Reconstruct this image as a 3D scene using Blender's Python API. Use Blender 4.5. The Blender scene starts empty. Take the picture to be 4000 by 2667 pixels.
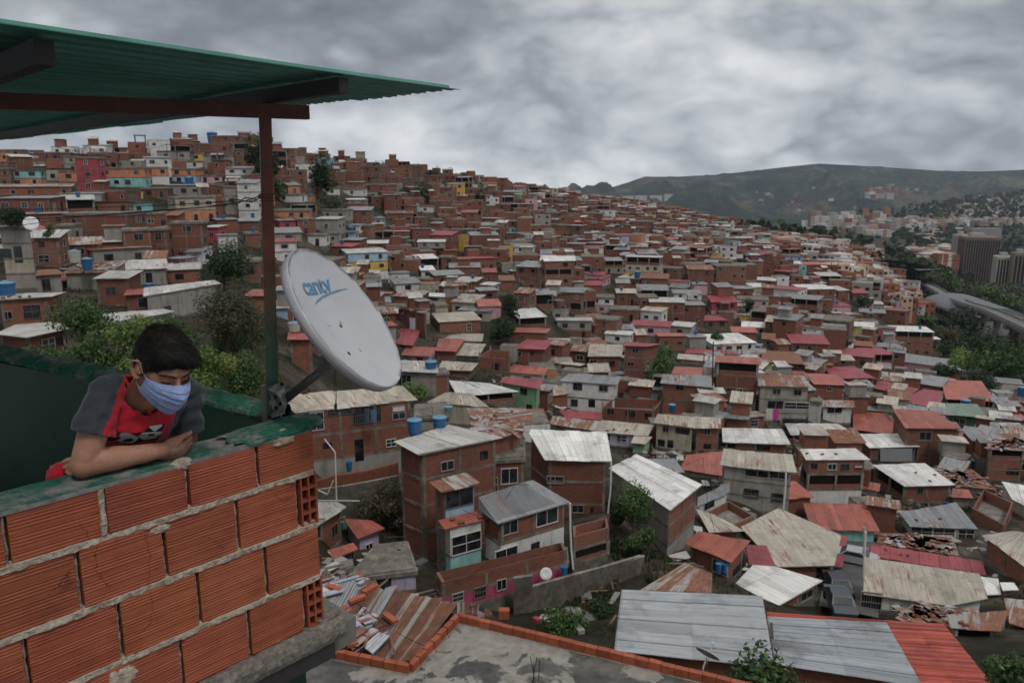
import bpy, math, random
import numpy as np
from mathutils import Vector, Matrix, noise as mnoise
random.seed(7)
# ---------------------------------------------------------------- camera, sky, sun
SC = bpy.context.scene
F = 28.0/36.0*4000.0
PITCH = math.radians(11.85)
cam_d = bpy.data.cameras.new('camera'); cam = bpy.data.objects.new('camera', cam_d)
SC.collection.objects.link(cam); SC.camera = cam
cam_d.lens = 28.0; cam_d.sensor_width = 36.0
cam.location = (0, 0, 0); cam.rotation_euler = (math.pi/2-PITCH, 0, 0)
cam_d.clip_start = 0.05; cam_d.clip_end = 30000
cam_d.dof.use_dof = True; cam_d.dof.focus_distance = 2.7; cam_d.dof.aperture_fstop = 9.0
SC.view_settings.view_transform = 'Standard'; SC.view_settings.look = 'None'
SC.view_settings.exposure = 0.05; SC.view_settings.gamma = 1.0
SC.cycles.adaptive_threshold = .03; SC.cycles.max_bounces = 6; SC.cycles.diffuse_bounces = 3; SC.cycles.glossy_bounces = 2; SC.cycles.transmission_bounces = 2; SC.cycles.volume_bounces = 0
SUN_EL, SUN_AZ = math.radians(58), math.radians(150)   # azimuth from +Y towards +X

def N_(nt, t, **kw):
    n = nt.nodes.new(t)
    for k, v in kw.items():
        if k.startswith('i_'):
            n.inputs[k[2:].replace('_', ' ')].default_value = v
        else:
            setattr(n, k, v)
    return n
def ramp(nt, stops, src=None, interp='LINEAR'):
    n = nt.nodes.new('ShaderNodeValToRGB'); cr = n.color_ramp; cr.interpolation = interp
    while len(cr.elements) > 1: cr.elements.remove(cr.elements[-1])
    cr.elements[0].position = stops[0][0]; cr.elements[0].color = col4(stops[0][1])
    for p, c in stops[1:]:
        e = cr.elements.new(p); e.color = col4(c)
    if src is not None: nt.links.new(src, n.inputs[0])
    return n.outputs[0]
def col4(c):
    if isinstance(c, (int, float)): return (c, c, c, 1)
    return tuple(c)+(1,) if len(c) == 3 else tuple(c)
def mth(nt, op, a, b=None, c=None, clamp=False):
    n = nt.nodes.new('ShaderNodeMath'); n.operation = op; n.use_clamp = clamp
    for i, s in enumerate((a, b, c)):
        if s is None: continue
        if isinstance(s, (int, float)): n.inputs[i].default_value = s
        else: nt.links.new(s, n.inputs[i])
    return n.outputs[0]
def vmth(nt, op, a, b=None):
    n = nt.nodes.new('ShaderNodeVectorMath'); n.operation = op
    for i, s in enumerate((a, b)):
        if s is None: continue
        if isinstance(s, (tuple, list)): n.inputs[i].default_value = s
        else: nt.links.new(s, n.inputs[i])
    return n.outputs['Value'] if op in ('DOT_PRODUCT', 'LENGTH', 'DISTANCE') else n.outputs[0]
def mix(nt, fac, a, b, mode='MIX'):
    n = nt.nodes.new('ShaderNodeMix'); n.data_type = 'RGBA'; n.blend_type = mode
    for k, s in ((0, fac), (6, a), (7, b)):
        if isinstance(s, (int, float)): n.inputs[k].default_value = s if k == 0 else col4(s)
        elif isinstance(s, (tuple, list)): n.inputs[k].default_value = col4(s)
        else: nt.links.new(s, n.inputs[k])
    return n.outputs[2]
def noise_(nt, vec, scale, detail=4, rough=.55, dist=0.0, col=False):
    n = N_(nt, 'ShaderNodeTexNoise'); n.inputs['Scale'].default_value = scale
    n.inputs['Detail'].default_value = detail; n.inputs['Roughness'].default_value = rough
    n.inputs['Distortion'].default_value = dist
    if vec is not None: nt.links.new(vec, n.inputs['Vector'])
    return n.outputs['Color' if col else 'Fac']

def ray(px, py):                      # photograph pixel (4000 wide) -> world direction
    a = (px-2000)/F; v = (py-1333.5)/F
    return Vector((a, math.cos(PITCH)-v*math.sin(PITCH), -math.sin(PITCH)-v*math.cos(PITCH)))

def build_world():
    w = bpy.data.worlds.new('World'); SC.world = w; w.use_nodes = True
    nt = w.node_tree; nt.nodes.clear()
    out = N_(nt, 'ShaderNodeOutputWorld')
    sky = N_(nt, 'ShaderNodeTexSky', sky_type='NISHITA', sun_disc=False)
    sky.sun_elevation = SUN_EL; sky.sun_rotation = SUN_AZ; sky.air_density = 1.5; sky.dust_density = 2.0
    tc = N_(nt, 'ShaderNodeTexCoord'); g = tc.outputs['Generated']
    sep = N_(nt, 'ShaderNodeSeparateXYZ'); nt.links.new(g, sep.inputs[0])
    z = sep.outputs[2]
    # cloud relief: billowing density, lit where it thins upwards and dark on its underside
    zz = mth(nt, 'ADD', mth(nt, 'ABSOLUTE', z), 0.85)
    cx = mth(nt, 'DIVIDE', sep.outputs[0], zz); cy = mth(nt, 'DIVIDE', sep.outputs[1], zz)
    cmb = N_(nt, 'ShaderNodeCombineXYZ'); nt.links.new(cx, cmb.inputs[0]); nt.links.new(cy, cmb.inputs[1]); nt.links.new(mth(nt, 'MULTIPLY', z, 1.5), cmb.inputs[2])
    p = cmb.outputs[0]
    w1 = vmth(nt, 'MULTIPLY', vmth(nt, 'SUBTRACT', noise_(nt, p, 5.0, 2, .5, col=True), (.5, .5, .5)), (.06, .06, .06)); p = vmth(nt, 'ADD', p, w1)
    def dens(q):
        t = mth(nt, 'MULTIPLY_ADD', noise_(nt, q, 2.3, 9, .55), .80, .10)
        for sc_, w_ in ((5.0, .13), (11, .065), (24, .035)):
            t = mth(nt, 'SUBTRACT', t, mth(nt, 'MULTIPLY', mth(nt, 'ABSOLUTE', mth(nt, 'SUBTRACT', noise_(nt, q, sc_, 1.5, .4), .5)), w_*4))
        return t
    d0 = dens(p); d1 = dens(vmth(nt, 'ADD', p, (.005, -.012, .026)))
    rel = mth(nt, 'SUBTRACT', d0, d1)
    v = mth(nt, 'ADD', mth(nt, 'ADD', mth(nt, 'MULTIPLY', mth(nt, 'SUBTRACT', .47, d0), 1.25), .46), mth(nt, 'MULTIPLY', rel, 1.7))
    # broad light and dark masses of the cloud deck, by direction
    for (px, py, r, amp) in SKY_BLOBS:
        d = ray(px*1.7007, py*1.7007).normalized()
        # squash: blobs are wider than tall
        df = vmth(nt, 'SUBTRACT', g, tuple(d))
        df = vmth(nt, 'MULTIPLY', df, (1, 1, 1.9))
        ln = vmth(nt, 'LENGTH', df)
        t = mth(nt, 'DIVIDE', ln, r)
        e = mth(nt, 'POWER', 2.718, mth(nt, 'MULTIPLY', mth(nt, 'MULTIPLY', t, t), -1.0))
        v = mth(nt, 'ADD', v, mth(nt, 'MULTIPLY', e, amp*1.7))
    cc = ramp(nt, [(.15, (.14, .155, .185)), (.30, (.205, .225, .26)), (.42, (.30, .325, .36)), (.52, (.44, .465, .50)), (.64, (.62, .64, .67)), (.80, (.88, .89, .91))], v)
    # brighter overhead (thin cloud above the picture)
    up = ramp(nt, [(0, 0), (.34, 0), (.75, 1), (1, 1)], z)
    cc = mix(nt, up, cc, (.86, .86, .86), 'MIX')
    bg1 = N_(nt, 'ShaderNodeBackground'); nt.links.new(cc, bg1.inputs[0]); bg1.inputs[1].default_value = 1.0
    bg2 = N_(nt, 'ShaderNodeBackground'); nt.links.new(sky.outputs[0], bg2.inputs[0]); bg2.inputs[1].default_value = 0.08
    cov = ramp(nt, [(0, 1), (.70, 1), (.95, .75)], v)
    mx = N_(nt, 'ShaderNodeMixShader'); nt.links.new(cov, mx.inputs[0])
    nt.links.new(bg2.outputs[0], mx.inputs[1]); nt.links.new(bg1.outputs[0], mx.inputs[2])
    nt.links.new(mx.outputs[0], out.inputs[0])
# (x, y, radius, amount) in 2352-wide picture units
SKY_BLOBS = [(300, 60, .22, -.10), (600, 110, .10, .08), (850, 150, .20, -.13), (1150, 60, .10, -.05), (1230, 20, .05, .07),
             (1700, 210, .26, .12), (1400, 300, .17, -.09), (1950, 60, .18, .02), (2250, 130, .16, -.07),
             (1320, 415, .10, .10), (1900, 330, .20, -.05), (2150, 240, .12, .03), (800, 330, .18, .10), (150, 380, .25, .10),
             (1100, 390, .12, .05), (1600, 385, .10, -.02), (1000, 300, .10, .02)]
build_world()
sd = bpy.data.lights.new('sun', 'SUN'); so = bpy.data.objects.new('sun', sd); SC.collection.objects.link(so)
sd.energy = 1.35; sd.angle = math.radians(12); sd.color = (1, .97, .92)
so.rotation_euler = Vector((-math.sin(SUN_AZ)*math.cos(SUN_EL), -math.cos(SUN_AZ)*math.cos(SUN_EL), -math.sin(SUN_EL))).to_track_quat('-Z', 'Y').to_euler()
so.location = (0, 0, 60)

# ---------------------------------------------------------------- views: raw coordinates read off enlarged crops
VIEWS = {'S': (0, 0, 1), 'D': (0, 0, 1.70068), 'A': (1100, 1300, .87173), 'B': (2300, 1300, .87179), 'L': (0, 500, .595238),
         'M': (1000, 500, .595238), 'R': (2000, 600, .85034), 'N': (1400, 1550, .542), 'P': (1150, 2150, .5102), 'Q': (3000, 700, .5102),
         'K': (900, 1450, .4464), 'H': (1000, 900, .5102), 'W': (0, 1200, .93583), 'C': (0, 0, .63781), 'X': (200, 1200, .47847), 'Y': (200, 1600, .29762)}
def S(view, x, y):
    a, b, k = VIEWS[view]; return (a+x*k, b+y*k)
def at_Y(px, py, Y):
    d = ray(px, py); return d*(Y/d.y)
def at_z(px, py, z):
    d = ray(px, py); return d*(z/d.z)
def at_plane(px, py, p0, n):
    d = ray(px, py); return d*(Vector(p0).dot(n)/d.dot(n))
def proj(p):
    c, s = math.cos(PITCH), math.sin(PITCH)
    dep = p[1]*c-p[2]*s
    up = p[1]*s+p[2]*c
    return (2000+F*p[0]/dep, 1333.5-F*up/dep)

# ---------------------------------------------------------------- mesh builder
class MB:
    def __init__(s):
        s.v = []; s.f = []; s.m = []; s.uv = []; s.c = []
    def face(s, pts, mat=0, uv=None, col=(1, 1, 1, 0)):
        b = len(s.v); s.v.extend([tuple(p) for p in pts]); n = len(pts)
        s.f.append(tuple(range(b, b+n))); s.m.append(mat)
        s.uv.extend(uv if uv else [(0, 0)]*n); s.c.append(col)
    def add(s, verts, faces, mat=0, col=(1, 1, 1, 0), uvs=None):
        b = len(s.v); s.v.extend([tuple(p) for p in verts])
        for i, f in enumerate(faces):
            s.f.append(tuple(b+k for k in f)); s.m.append(mat)
            s.uv.extend(uvs[i] if uvs else [(0, 0)]*len(f)); s.c.append(col)
    def wall(s, a, b, z0, z1, mat=0, col=(1, 1, 1, 0), u0=0.0, z1b=None, z0b=None):
        # vertical quad from a to b (xy), outward normal to the right of a->b
        L = math.hypot(b[0]-a[0], b[1]-a[1]); zb = z1 if z1b is None else z1b; z0b = z0 if z0b is None else z0b
        s.face([(a[0], a[1], z0), (b[0], b[1], z0b), (b[0], b[1], zb), (a[0], a[1], z1)], mat,
               [(u0, z0), (u0+L, z0b), (u0+L, zb), (u0, z1)], col)
    def box(s, c, ax, ay, az, mat=0, col=(1, 1, 1, 0)):
        # centre + half-axis vectors
        c = Vector(c); ax = Vector(ax); ay = Vector(ay); az = Vector(az)
        P = lambda i, j, k: c+ax*i+ay*j+az*k
        lx, ly, lz = ax.length, ay.length, az.length
        for (q, w, h) in (([P(-1, -1, -1), P(1, -1, -1), P(1, -1, 1), P(-1, -1, 1)], lx, lz),
                          ([P(1, 1, -1), P(-1, 1, -1), P(-1, 1, 1), P(1, 1, 1)], lx, lz),
                          ([P(1, -1, -1), P(1, 1, -1), P(1, 1, 1), P(1, -1, 1)], ly, lz),
                          ([P(-1, 1, -1), P(-1, -1, -1), P(-1, -1, 1), P(-1, 1, 1)], ly, lz),
                          ([P(-1, -1, 1), P(1, -1, 1), P(1, 1, 1), P(-1, 1, 1)], lx, ly),
                          ([P(-1, 1, -1), P(1, 1, -1), P(1, -1, -1), P(-1, -1, -1)], lx, ly)):
            s.face(q, mat, [(0, 0), (2*w, 0), (2*w, 2*h), (0, 2*h)], col)
    def bar(s, a, b, w, h, mat=0, col=(1, 1, 1, 0), up=(0, 0, 1)):
        a = Vector(a); b = Vector(b); d = (b-a); L = d.length
        if L < 1e-6: return
        d.normalize(); up = Vector(up); sd_ = d.cross(up)
        if sd_.length < 1e-4: sd_ = d.cross(Vector((1, 0, 0)))
        sd_.normalize(); u = sd_.cross(d).normalized()
        s.box((a+b)/2, d*L/2, sd_*w/2, u*h/2, mat, col)
    def tube(s, pts, r, seg=6, mat=0, col=(1, 1, 1, 0), cap=True):
        pts = [Vector(p) for p in pts]; n = len(pts)
        rs = r if isinstance(r, (list, tuple)) else [r]*n
        V = []; prev = None
        for i, p in enumerate(pts):
            d = (pts[min(i+1, n-1)]-pts[max(i-1, 0)]).normalized()
            if prev is None:
                a = d.cross(Vector((0, 0, 1)))
                if a.length < .1: a = d.cross(Vector((1, 0, 0)))
                a.normalize()
            else:
                a = (prev-d*prev.dot(d)).normalized()
            prev = a; b = d.cross(a)
            for k in range(seg):
                t = 2*math.pi*k/seg
                V.append(p+(a*math.cos(t)+b*math.sin(t))*rs[i])
        Fs = [(i*seg+k, i*seg+(k+1) % seg, (i+1)*seg+(k+1) % seg, (i+1)*seg+k) for i in range(n-1) for k in range(seg)]
        if cap: Fs += [tuple(range(seg))[::-1], tuple((n-1)*seg+k for k in range(seg))]
        s.add(V, Fs, mat, col)
    def lathe(s, base, prof, seg=12, mat=0, col=(1, 1, 1, 0), axis=(0, 0, 1)):
        base = Vector(base); ax = Vector(axis).normalized()
        a = ax.cross(Vector((0, 1, 0)));
        if a.length < .1: a = ax.cross(Vector((1, 0, 0)))
        a.normalize(); b = ax.cross(a); V = []
        for (r, h) in prof:
            for k in range(seg):
                t = 2*math.pi*k/seg; V.append(base+ax*h+(a*math.cos(t)+b*math.sin(t))*r)
        n = len(prof)
        Fs = [(i*seg+k, i*seg+(k+1) % seg, (i+1)*seg+(k+1) % seg, (i+1)*seg+k) for i in range(n-1) for k in range(seg)]
        Fs += [tuple(range(seg))[::-1], tuple((n-1)*seg+k for k in range(seg))]
        s.add(V, Fs, mat, col)
    def mesh(s, name, mats, smooth=False):
        me = bpy.data.meshes.new(name); me.from_pydata(s.v, [], s.f)
        for m in mats: me.materials.append(m)
        me.polygons.foreach_set('material_index', s.m)
        if smooth: me.polygons.foreach_set('use_smooth', [True]*len(s.f))
        ul = me.uv_layers.new(name='UVMap'); ul.data.foreach_set('uv', [q for p in s.uv for q in p])
        ca = me.color_attributes.new('col', 'FLOAT_COLOR', 'CORNER')
        arr = []
        for f, c in zip(s.f, s.c): arr.extend(tuple(c)*len(f))
        ca.data.foreach_set('color', arr)
        me.update(); return me
    def obj(s, name, mats, parent=None, smooth=False):
        if not isinstance(mats, (list, tuple)): mats = [mats]
        return link(name, s.mesh(name, mats, smooth), parent)
def link(name, me, parent=None):
    o = bpy.data.objects.new(name, me); SC.collection.objects.link(o)
    if parent is not None:
        o.parent = parent
        o.matrix_parent_inverse = Matrix.Translation(-Vector(parent.location))
    return o
def thing(name, loc, label, cat, group=None):
    o = bpy.data.objects.new(name, None); SC.collection.objects.link(o); o.location = loc
    o.empty_display_size = .3
    return tag(o, label, cat, group)
def tag(o, label=None, cat=None, group=None, kind=None):
    if label: o['label'] = label
    if cat: o['category'] = cat
    if group: o['group'] = group
    if kind: o['kind'] = kind
    return o

# ---------------------------------------------------------------- materials
MATS = {}
def newmat(name, rough=.8, spec=.3, metal=0.0):
    m = bpy.data.materials.new(name); m.use_nodes = True; nt = m.node_tree; nt.nodes.clear()
    out = N_(nt, 'ShaderNodeOutputMaterial'); b = N_(nt, 'ShaderNodeBsdfPrincipled')
    b.inputs['Roughness'].default_value = rough; b.inputs['Specular IOR Level'].default_value = spec
    b.inputs['Metallic'].default_value = metal
    nt.links.new(b.outputs[0], out.inputs[0]); MATS[name] = m
    return m, nt, b
def objc(nt): return N_(nt, 'ShaderNodeNewGeometry').outputs['Position']
def uvc(nt): return N_(nt, 'ShaderNodeUVMap').outputs[0]
def attr(nt):
    a = N_(nt, 'ShaderNodeAttribute'); a.attribute_name = 'col'; return a
def bump(nt, b, h, strength=.5, dist=.02):
    n = N_(nt, 'ShaderNodeBump'); n.inputs['Strength'].default_value = strength; n.inputs['Distance'].default_value = dist
    nt.links.new(h, n.inputs['Height']); nt.links.new(n.outputs[0], b.inputs['Normal']); return n
def simple(name, c, rough=.7, spec=.3, metal=0.0, var=.25, scale=6.0, use_attr=False):
    m, nt, b = newmat(name, rough, spec, metal)
    n = noise_(nt, objc(nt), scale, 5, .6)
    f = ramp(nt, [(.25, 1-var), (.75, 1+var*.5)], n)
    base = mix(nt, 1.0, c, f, 'MULTIPLY')
    if use_attr: base = mix(nt, 1.0, base, attr(nt).outputs['Color'], 'MULTIPLY')
    nt.links.new(base, b.inputs['Base Color']); return m

def m_brick():
    m, nt, b = newmat('hollow_brick', .85, .2)
    uv = uvc(nt); a = attr(nt); pos = objc(nt)
    br = N_(nt, 'ShaderNodeTexBrick'); nt.links.new(uv, br.inputs['Vector'])
    br.inputs['Scale'].default_value = 1.0; br.inputs['Brick Width'].default_value = .32; br.inputs['Row Height'].default_value = .22
    br.inputs['Mortar Size'].default_value = .012; br.inputs['Mortar Smooth'].default_value = .3; br.inputs['Bias'].default_value = 0
    br.inputs['Color1'].default_value = (.225, .078, .048, 1); br.inputs['Color2'].default_value = (.155, .056, .037, 1)
    br.inputs['Mortar'].default_value = (.17, .125, .10, 1)
    n = noise_(nt, pos, 1.1, 6, .65); n2 = noise_(nt, pos, .28, 5, .6)
    c = mix(nt, ramp(nt, [(.50, 0), (.68, .55)], n), br.outputs[0], (.20, .115, .082))
    c = mix(nt, ramp(nt, [(.40, .5), (.56, 0)], n2), c, (.13, .062, .042))
    # rain streaks below floor slabs
    sx = N_(nt, 'ShaderNodeMapping'); nt.links.new(uv, sx.inputs[0]); sx.inputs['Scale'].default_value = (2.2, .18, 1)
    st = noise_(nt, sx.outputs[0], 1.0, 5, .6)
    c = mix(nt, ramp(nt, [(.55, 0), (.72, .55)], st), c, (.085, .055, .045))
    c = mix(nt, 1.0, c, a.outputs['Color'], 'MULTIPLY')
    nt.links.new(c, b.inputs['Base Color'])
    bump(nt, b, br.outputs['Fac'], -.4, .02); return m
def m_plaster():
    m, nt, b = newmat('wall_plaster', .85, .2)
    uv = uvc(nt); a = attr(nt); pos = objc(nt)
    n = noise_(nt, pos, .9, 6, .65)
    sx = N_(nt, 'ShaderNodeMapping'); nt.links.new(uv, sx.inputs[0]); sx.inputs['Scale'].default_value = (1.7, .22, 1)
    st = noise_(nt, sx.outputs[0], 1.2, 6, .65)
    c = mix(nt, 1.0, a.outputs['Color'], ramp(nt, [(.3, .72), (.7, 1.08)], n), 'MULTIPLY')
    c = mix(nt, ramp(nt, [(.52, 0), (.70, .6)], st), c, mix(nt, 1.0, c, (.36, .33, .31), 'MULTIPLY'))
    c = mix(nt, ramp(nt, [(.66, 0), (.72, .8)], noise_(nt, pos, .45, 8, .7)), c, (.22, .19, .165))
    nt.links.new(c, b.inputs['Base Color'])
    bump(nt, b, noise_(nt, pos, 14, 5, .6), .3, .01); return m
def m_concrete():
    m, nt, b = newmat('raw_concrete', .9, .2)
    pos = objc(nt); a = attr(nt)
    c = ramp(nt, [(.30, (.075, .07, .064)), (.5, (.16, .15, .135)), (.68, (.26, .24, .215)), (.8, (.34, .32, .29))], noise_(nt, pos, .9, 8, .68))
    c = mix(nt, ramp(nt, [(.5, 0), (.62, .6)], noise_(nt, pos, 3.1, 6, .6)), c, (.085, .08, .075))
    c = mix(nt, 1.0, c, a.outputs['Color'], 'MULTIPLY')
    nt.links.new(c, b.inputs['Base Color']); bump(nt, b, noise_(nt, pos, 9, 6, .65), .4, .02); return m
def m_sheet():
    # corrugated roofing: colour from the attribute, its alpha is the share of rust; u across the ribs, v down the slope
    m, nt, b = newmat('corrugated_sheet', .55, .35)
    uv = uvc(nt); a = attr(nt); pos = objc(nt)
    sp = N_(nt, 'ShaderNodeSeparateXYZ'); nt.links.new(uv, sp.inputs[0]); u, v = sp.outputs[0], sp.outputs[1]
    rib = mth(nt, 'ADD', mth(nt, 'MULTIPLY', mth(nt, 'SINE', mth(nt, 'MULTIPLY', u, 2*math.pi/.19)), .5), .5)
    # per sheet tint
    cell = N_(nt, 'ShaderNodeTexWhiteNoise'); cell.noise_dimensions = '2D'
    cv = N_(nt, 'ShaderNodeCombineXYZ')
    fu = mth(nt, 'FLOOR', mth(nt, 'DIVIDE', u, .83)); fv = mth(nt, 'FLOOR', mth(nt, 'DIVIDE', v, 2.9))
    nt.links.new(fu, cv.inputs[0]); nt.links.new(fv, cv.inputs[1]); nt.links.new(cv.outputs[0], cell.inputs['Vector'])
    c = mix(nt, 1.0, a.outputs['Color'], ramp(nt, [(0, .80), (1, 1.10)], cell.outputs['Value']), 'MULTIPLY')
    # streaky dirt down the slope
    sx = N_(nt, 'ShaderNodeMapping'); nt.links.new(uv, sx.inputs[0]); sx.inputs['Scale'].default_value = (4.0, .35, 1)
    st = noise_(nt, sx.outputs[0], 1.0, 7, .68)
    c = mix(nt, ramp(nt, [(.45, 0), (.75, .6)], st), c, mix(nt, 1.0, c, (.42, .40, .38), 'MULTIPLY'))
    dn = noise_(nt, pos, .55, 8, .7)
    c = mix(nt, ramp(nt, [(.52, 0), (.70, .7)], dn), c, mix(nt, 1.0, c, (.33, .31, .29), 'MULTIPLY'))
    # lap seams and fixing rows
    su = mth(nt, 'FRACT', mth(nt, 'DIVIDE', u, .83)); sv = mth(nt, 'FRACT', mth(nt, 'DIVIDE', v, 2.9))
    seam = mth(nt, 'MAXIMUM', mth(nt, 'LESS_THAN', su, .045), mth(nt, 'LESS_THAN', sv, .022))
    c = mix(nt, mth(nt, 'MULTIPLY', seam, .5), c, mix(nt, 1.0, c, (.35, .33, .32), 'MULTIPLY'))
    # rust
    rs = N_(nt, 'ShaderNodeMapping'); nt.links.new(uv, rs.inputs[0]); rs.inputs['Scale'].default_value = (2.6, .30, 1)
    rn = noise_(nt, rs.outputs[0], 1.3, 8, .7)
    rn = mth(nt, 'ADD', mth(nt, 'MULTIPLY', rn, .82), mth(nt, 'MULTIPLY', cell.outputs['Value'], .18))
    th = mth(nt, 'SUBTRACT', 1.0, a.outputs['Alpha'])
    rf = mth(nt, 'MULTIPLY', mth(nt, 'SUBTRACT', rn, mth(nt, 'ADD', mth(nt, 'MULTIPLY', th, .40), .26)), 9.0, clamp=True)
    rf = mth(nt, 'MULTIPLY', rf, mth(nt, 'GREATER_THAN', a.outputs['Alpha'], .02))
    rc = ramp(nt, [(.3, (.095, .038, .024)), (.55, (.19, .075, .04)), (.75, (.28, .14, .085))], noise_(nt, pos, 2.3, 6, .6))
    c = mix(nt, mth(nt, 'MULTIPLY', rf, .92), c, rc)
    nt.links.new(c, b.inputs['Base Color'])
    nt.links.new(ramp(nt, [(0, .5), (1, .9)], rf), b.inputs['Roughness'])
    bump(nt, b, rib, .9, .035); return m
def m_window():
    m, nt, b = newmat('window_opening', .25, .5)
    a = attr(nt)
    n = noise_(nt, objc(nt), 1.3, 3, .5)
    c = mix(nt, ramp(nt, [(.45, 0), (.75, .5)], n), (.010, .011, .013), (.07, .075, .085))
    nt.links.new(c, b.inputs['Base Color']); return m
BRICK = m_brick(); PLASTER = m_plaster(); CONC = m_concrete(); SHEET = m_sheet(); WIN = m_window()
FRAME = simple('window_frame_paint', (.42, .41, .39), .6, use_attr=True, var=.2)
TANKM = simple('blue_plastic', (.018, .10, .24), .4, .5, var=.15, scale=3)
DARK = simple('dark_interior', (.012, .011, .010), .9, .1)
WHITEP = simple('white_paint', (.62, .62, .60), .6)
IRON = simple('rusty_iron', (.060, .040, .032), .7, .3, var=.4, scale=20)
GALV = simple('galvanised_pipe', (.42, .42, .42), .5, .5, .3)
HM = [BRICK, PLASTER, CONC, SHEET, WIN, FRAME, DARK]     # material slots of every house mesh
mB, mP, mC, mS, mW, mF, mD = range(7)
# ---------------------------------------------------------------- terrain
CTRL = [  # picture x, y (2352 wide), forward distance Y
 (100,1500,6.5),
 (900,1470,34),(1250,1440,44),(1385,1382,50.5),(1270,1405,48),(1150,1420,48),(1500,1400,46),(1700,1420,46),(1930,1350,66),(2250,1400,60),
 (1400,1200,60),(1600,1200,72),(1850,1230,80),(1720,1150,82),(2000,1230,78),(2330,1103,100),(2060,1072,110),
 (1350,940,138),(1400,860,150),(1600,940,125),(1780,960,120),(1650,880,148),(2000,930,160),(2350,960,175),
 (800,1090,66),(770,1300,54),(900,1250,56),(1000,1020,85),(940,950,95),(1100,900,112),(1000,860,125),
 (60,900,38),(60,790,76),(70,830,60),(450,850,56),(300,760,80),(600,840,70),(740,900,80),(180,690,92),(420,690,100),
 (370,598,133),(200,560,140),(560,640,130),(700,700,125),(500,505,195),(150,470,170),(20,520,130),(20,412,200),(160,405,215),(350,392,224),(520,366,246),(610,372,250),(680,440,235),
 (800,470,250),(847,644,195),(780,560,205),(760,394,305),(960,402,345),(900,500,280),(1000,560,260),(1000,640,215),
 (1140,440,400),(1100,520,330),(1200,672,168),(1180,600,250),(1130,780,150),(1300,600,300),(1370,693,225),(1320,780,175),
 (1250,452,520),(1350,475,600),(1300,520,430),(1450,560,380),(1530,480,800),(1553,553,460),(1600,640,270),(1550,760,200),
 (1700,560,560),(1750,640,320),(1886,788,230),(1700,760,225),(1850,723,265),(1900,600,430),(1900,560,700),(2000,640,420),(2000,560,1000),
 (2186,735,540),(2240,655,1050),(2100,620,800),(2100,760,430),(2150,830,300),(2250,880,230),(2350,780,400),(2340,650,900),
 (1800,530,1500),(1900,525,2600),(2100,515,2600),(2340,510,2600),(1700,520,2500),(1600,500,2000),(2000,530,3600),(1500,500,2500),
 (1400,478,1500),(1250,470,1300),(1100,470,1000),(900,480,700),(700,480,520),(400,470,450),(100,470,420),(300,480,1200),(900,490,2500),(1300,490,4000),(1700,520,4500),(2300,520,4500)]
def ut(dx, dy):
    d = ray(dx*1.70068, dy*1.70068); return d.x/d.y, d.z/d.y
_P = []; _T = []
for (x, y, Y) in CTRL:
    u, t = ut(x, y); _P.append((u*4.0, math.log(Y)*1.5)); _T.append(t)
# outside the frame
for (u, Y, t) in [(-1.2, 8, -1.6), (1.2, 10, -1.5), (-1.2, 60, -.25), (-1.2, 150, -.05), (-1.2, 300, 0.0), (-1.2, 600, -.06), (1.2, 60, -.55), (1.2, 200, -.33), (1.2, 600, -.16), (1.2, 3000, -.07), (-1.2, 3000, -.07), (-.65, 1200, -.09), (-.65, 3000, -.08), (-.65, 5500, -.08), (-.3, 5500, -.07), (0, 5500, -.07), (.3, 5500, -.07), (.65, 5500, -.07), (-1.2, 5500, -.08), (1.2, 5500, -.07),
                  (-.3, 9, -1.9), (.3, 9, -1.9), (.3, 26, -.84), (.1, 21, -.86), (.55, 28, -.82), (.8, 30, -.8), (0, 15, -1.1), (.35, 15, -1.25), (-.2, 14, -1.05), (-.2, 20, -.80), (.15, 32, -.74), (.45, 36, -.74), (-.6, 5, -2.6), (0, 5, -2.6), (.7, 5, -2.6)]:
    _P.append((u*4.0, math.log(Y)*1.5)); _T.append(t)
_P = np.array(_P); _T = np.array(_T)
def _phi(r): return r
_R = np.sqrt(((_P[:, None]-_P[None])**2).sum(-1))
_A = np.zeros((len(_P)+3, len(_P)+3)); n_ = len(_P)
_A[:n_, :n_] = _phi(_R)-np.eye(n_)*.05; _A[:n_, n_] = 1; _A[:n_, n_+1:] = _P; _A[n_, :n_] = 1; _A[n_+1:, :n_] = _P.T
_W = np.linalg.solve(_A, np.concatenate([_T, [0, 0, 0]]))
def terr_t(u, Y):
    u = np.clip(np.asarray(u, float), -1.25, 1.25); Y = np.clip(np.asarray(Y, float), 4, 6000)
    q = np.stack([u*4.0, np.log(Y)*1.5], -1)
    r = np.sqrt(((q[..., None, :]-_P)**2).sum(-1))
    return _phi(r)@_W[:n_]+_W[n_]+q@_W[n_+1:]
def terr(x, y):
    return float(terr_t(x/max(y, 4), y)*max(y, 4))
GY = np.exp(np.linspace(math.log(5.0), math.log(4200.0), 330))
_ucache = {}
def col_t(u):
    k = round(u, 3)
    if k not in _ucache: _ucache[k] = terr_t(np.full(GY.shape, k), GY)
    return _ucache[k]
def ground_hit(px, py, ymin=20):
    d = ray(px, py); u = d.x/d.y; t = d.z/d.y; ct = col_t(u)
    for i in range(len(GY)-1):
        if GY[i] < ymin: continue
        if ct[i+1] >= t:
            a, b = ct[i], ct[i+1]
            k = 0 if a >= t else (t-a)/(b-a)
            Y = GY[i]+(GY[i+1]-GY[i])*k
            return Vector((u*Y, Y, t*Y))
    return None
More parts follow.
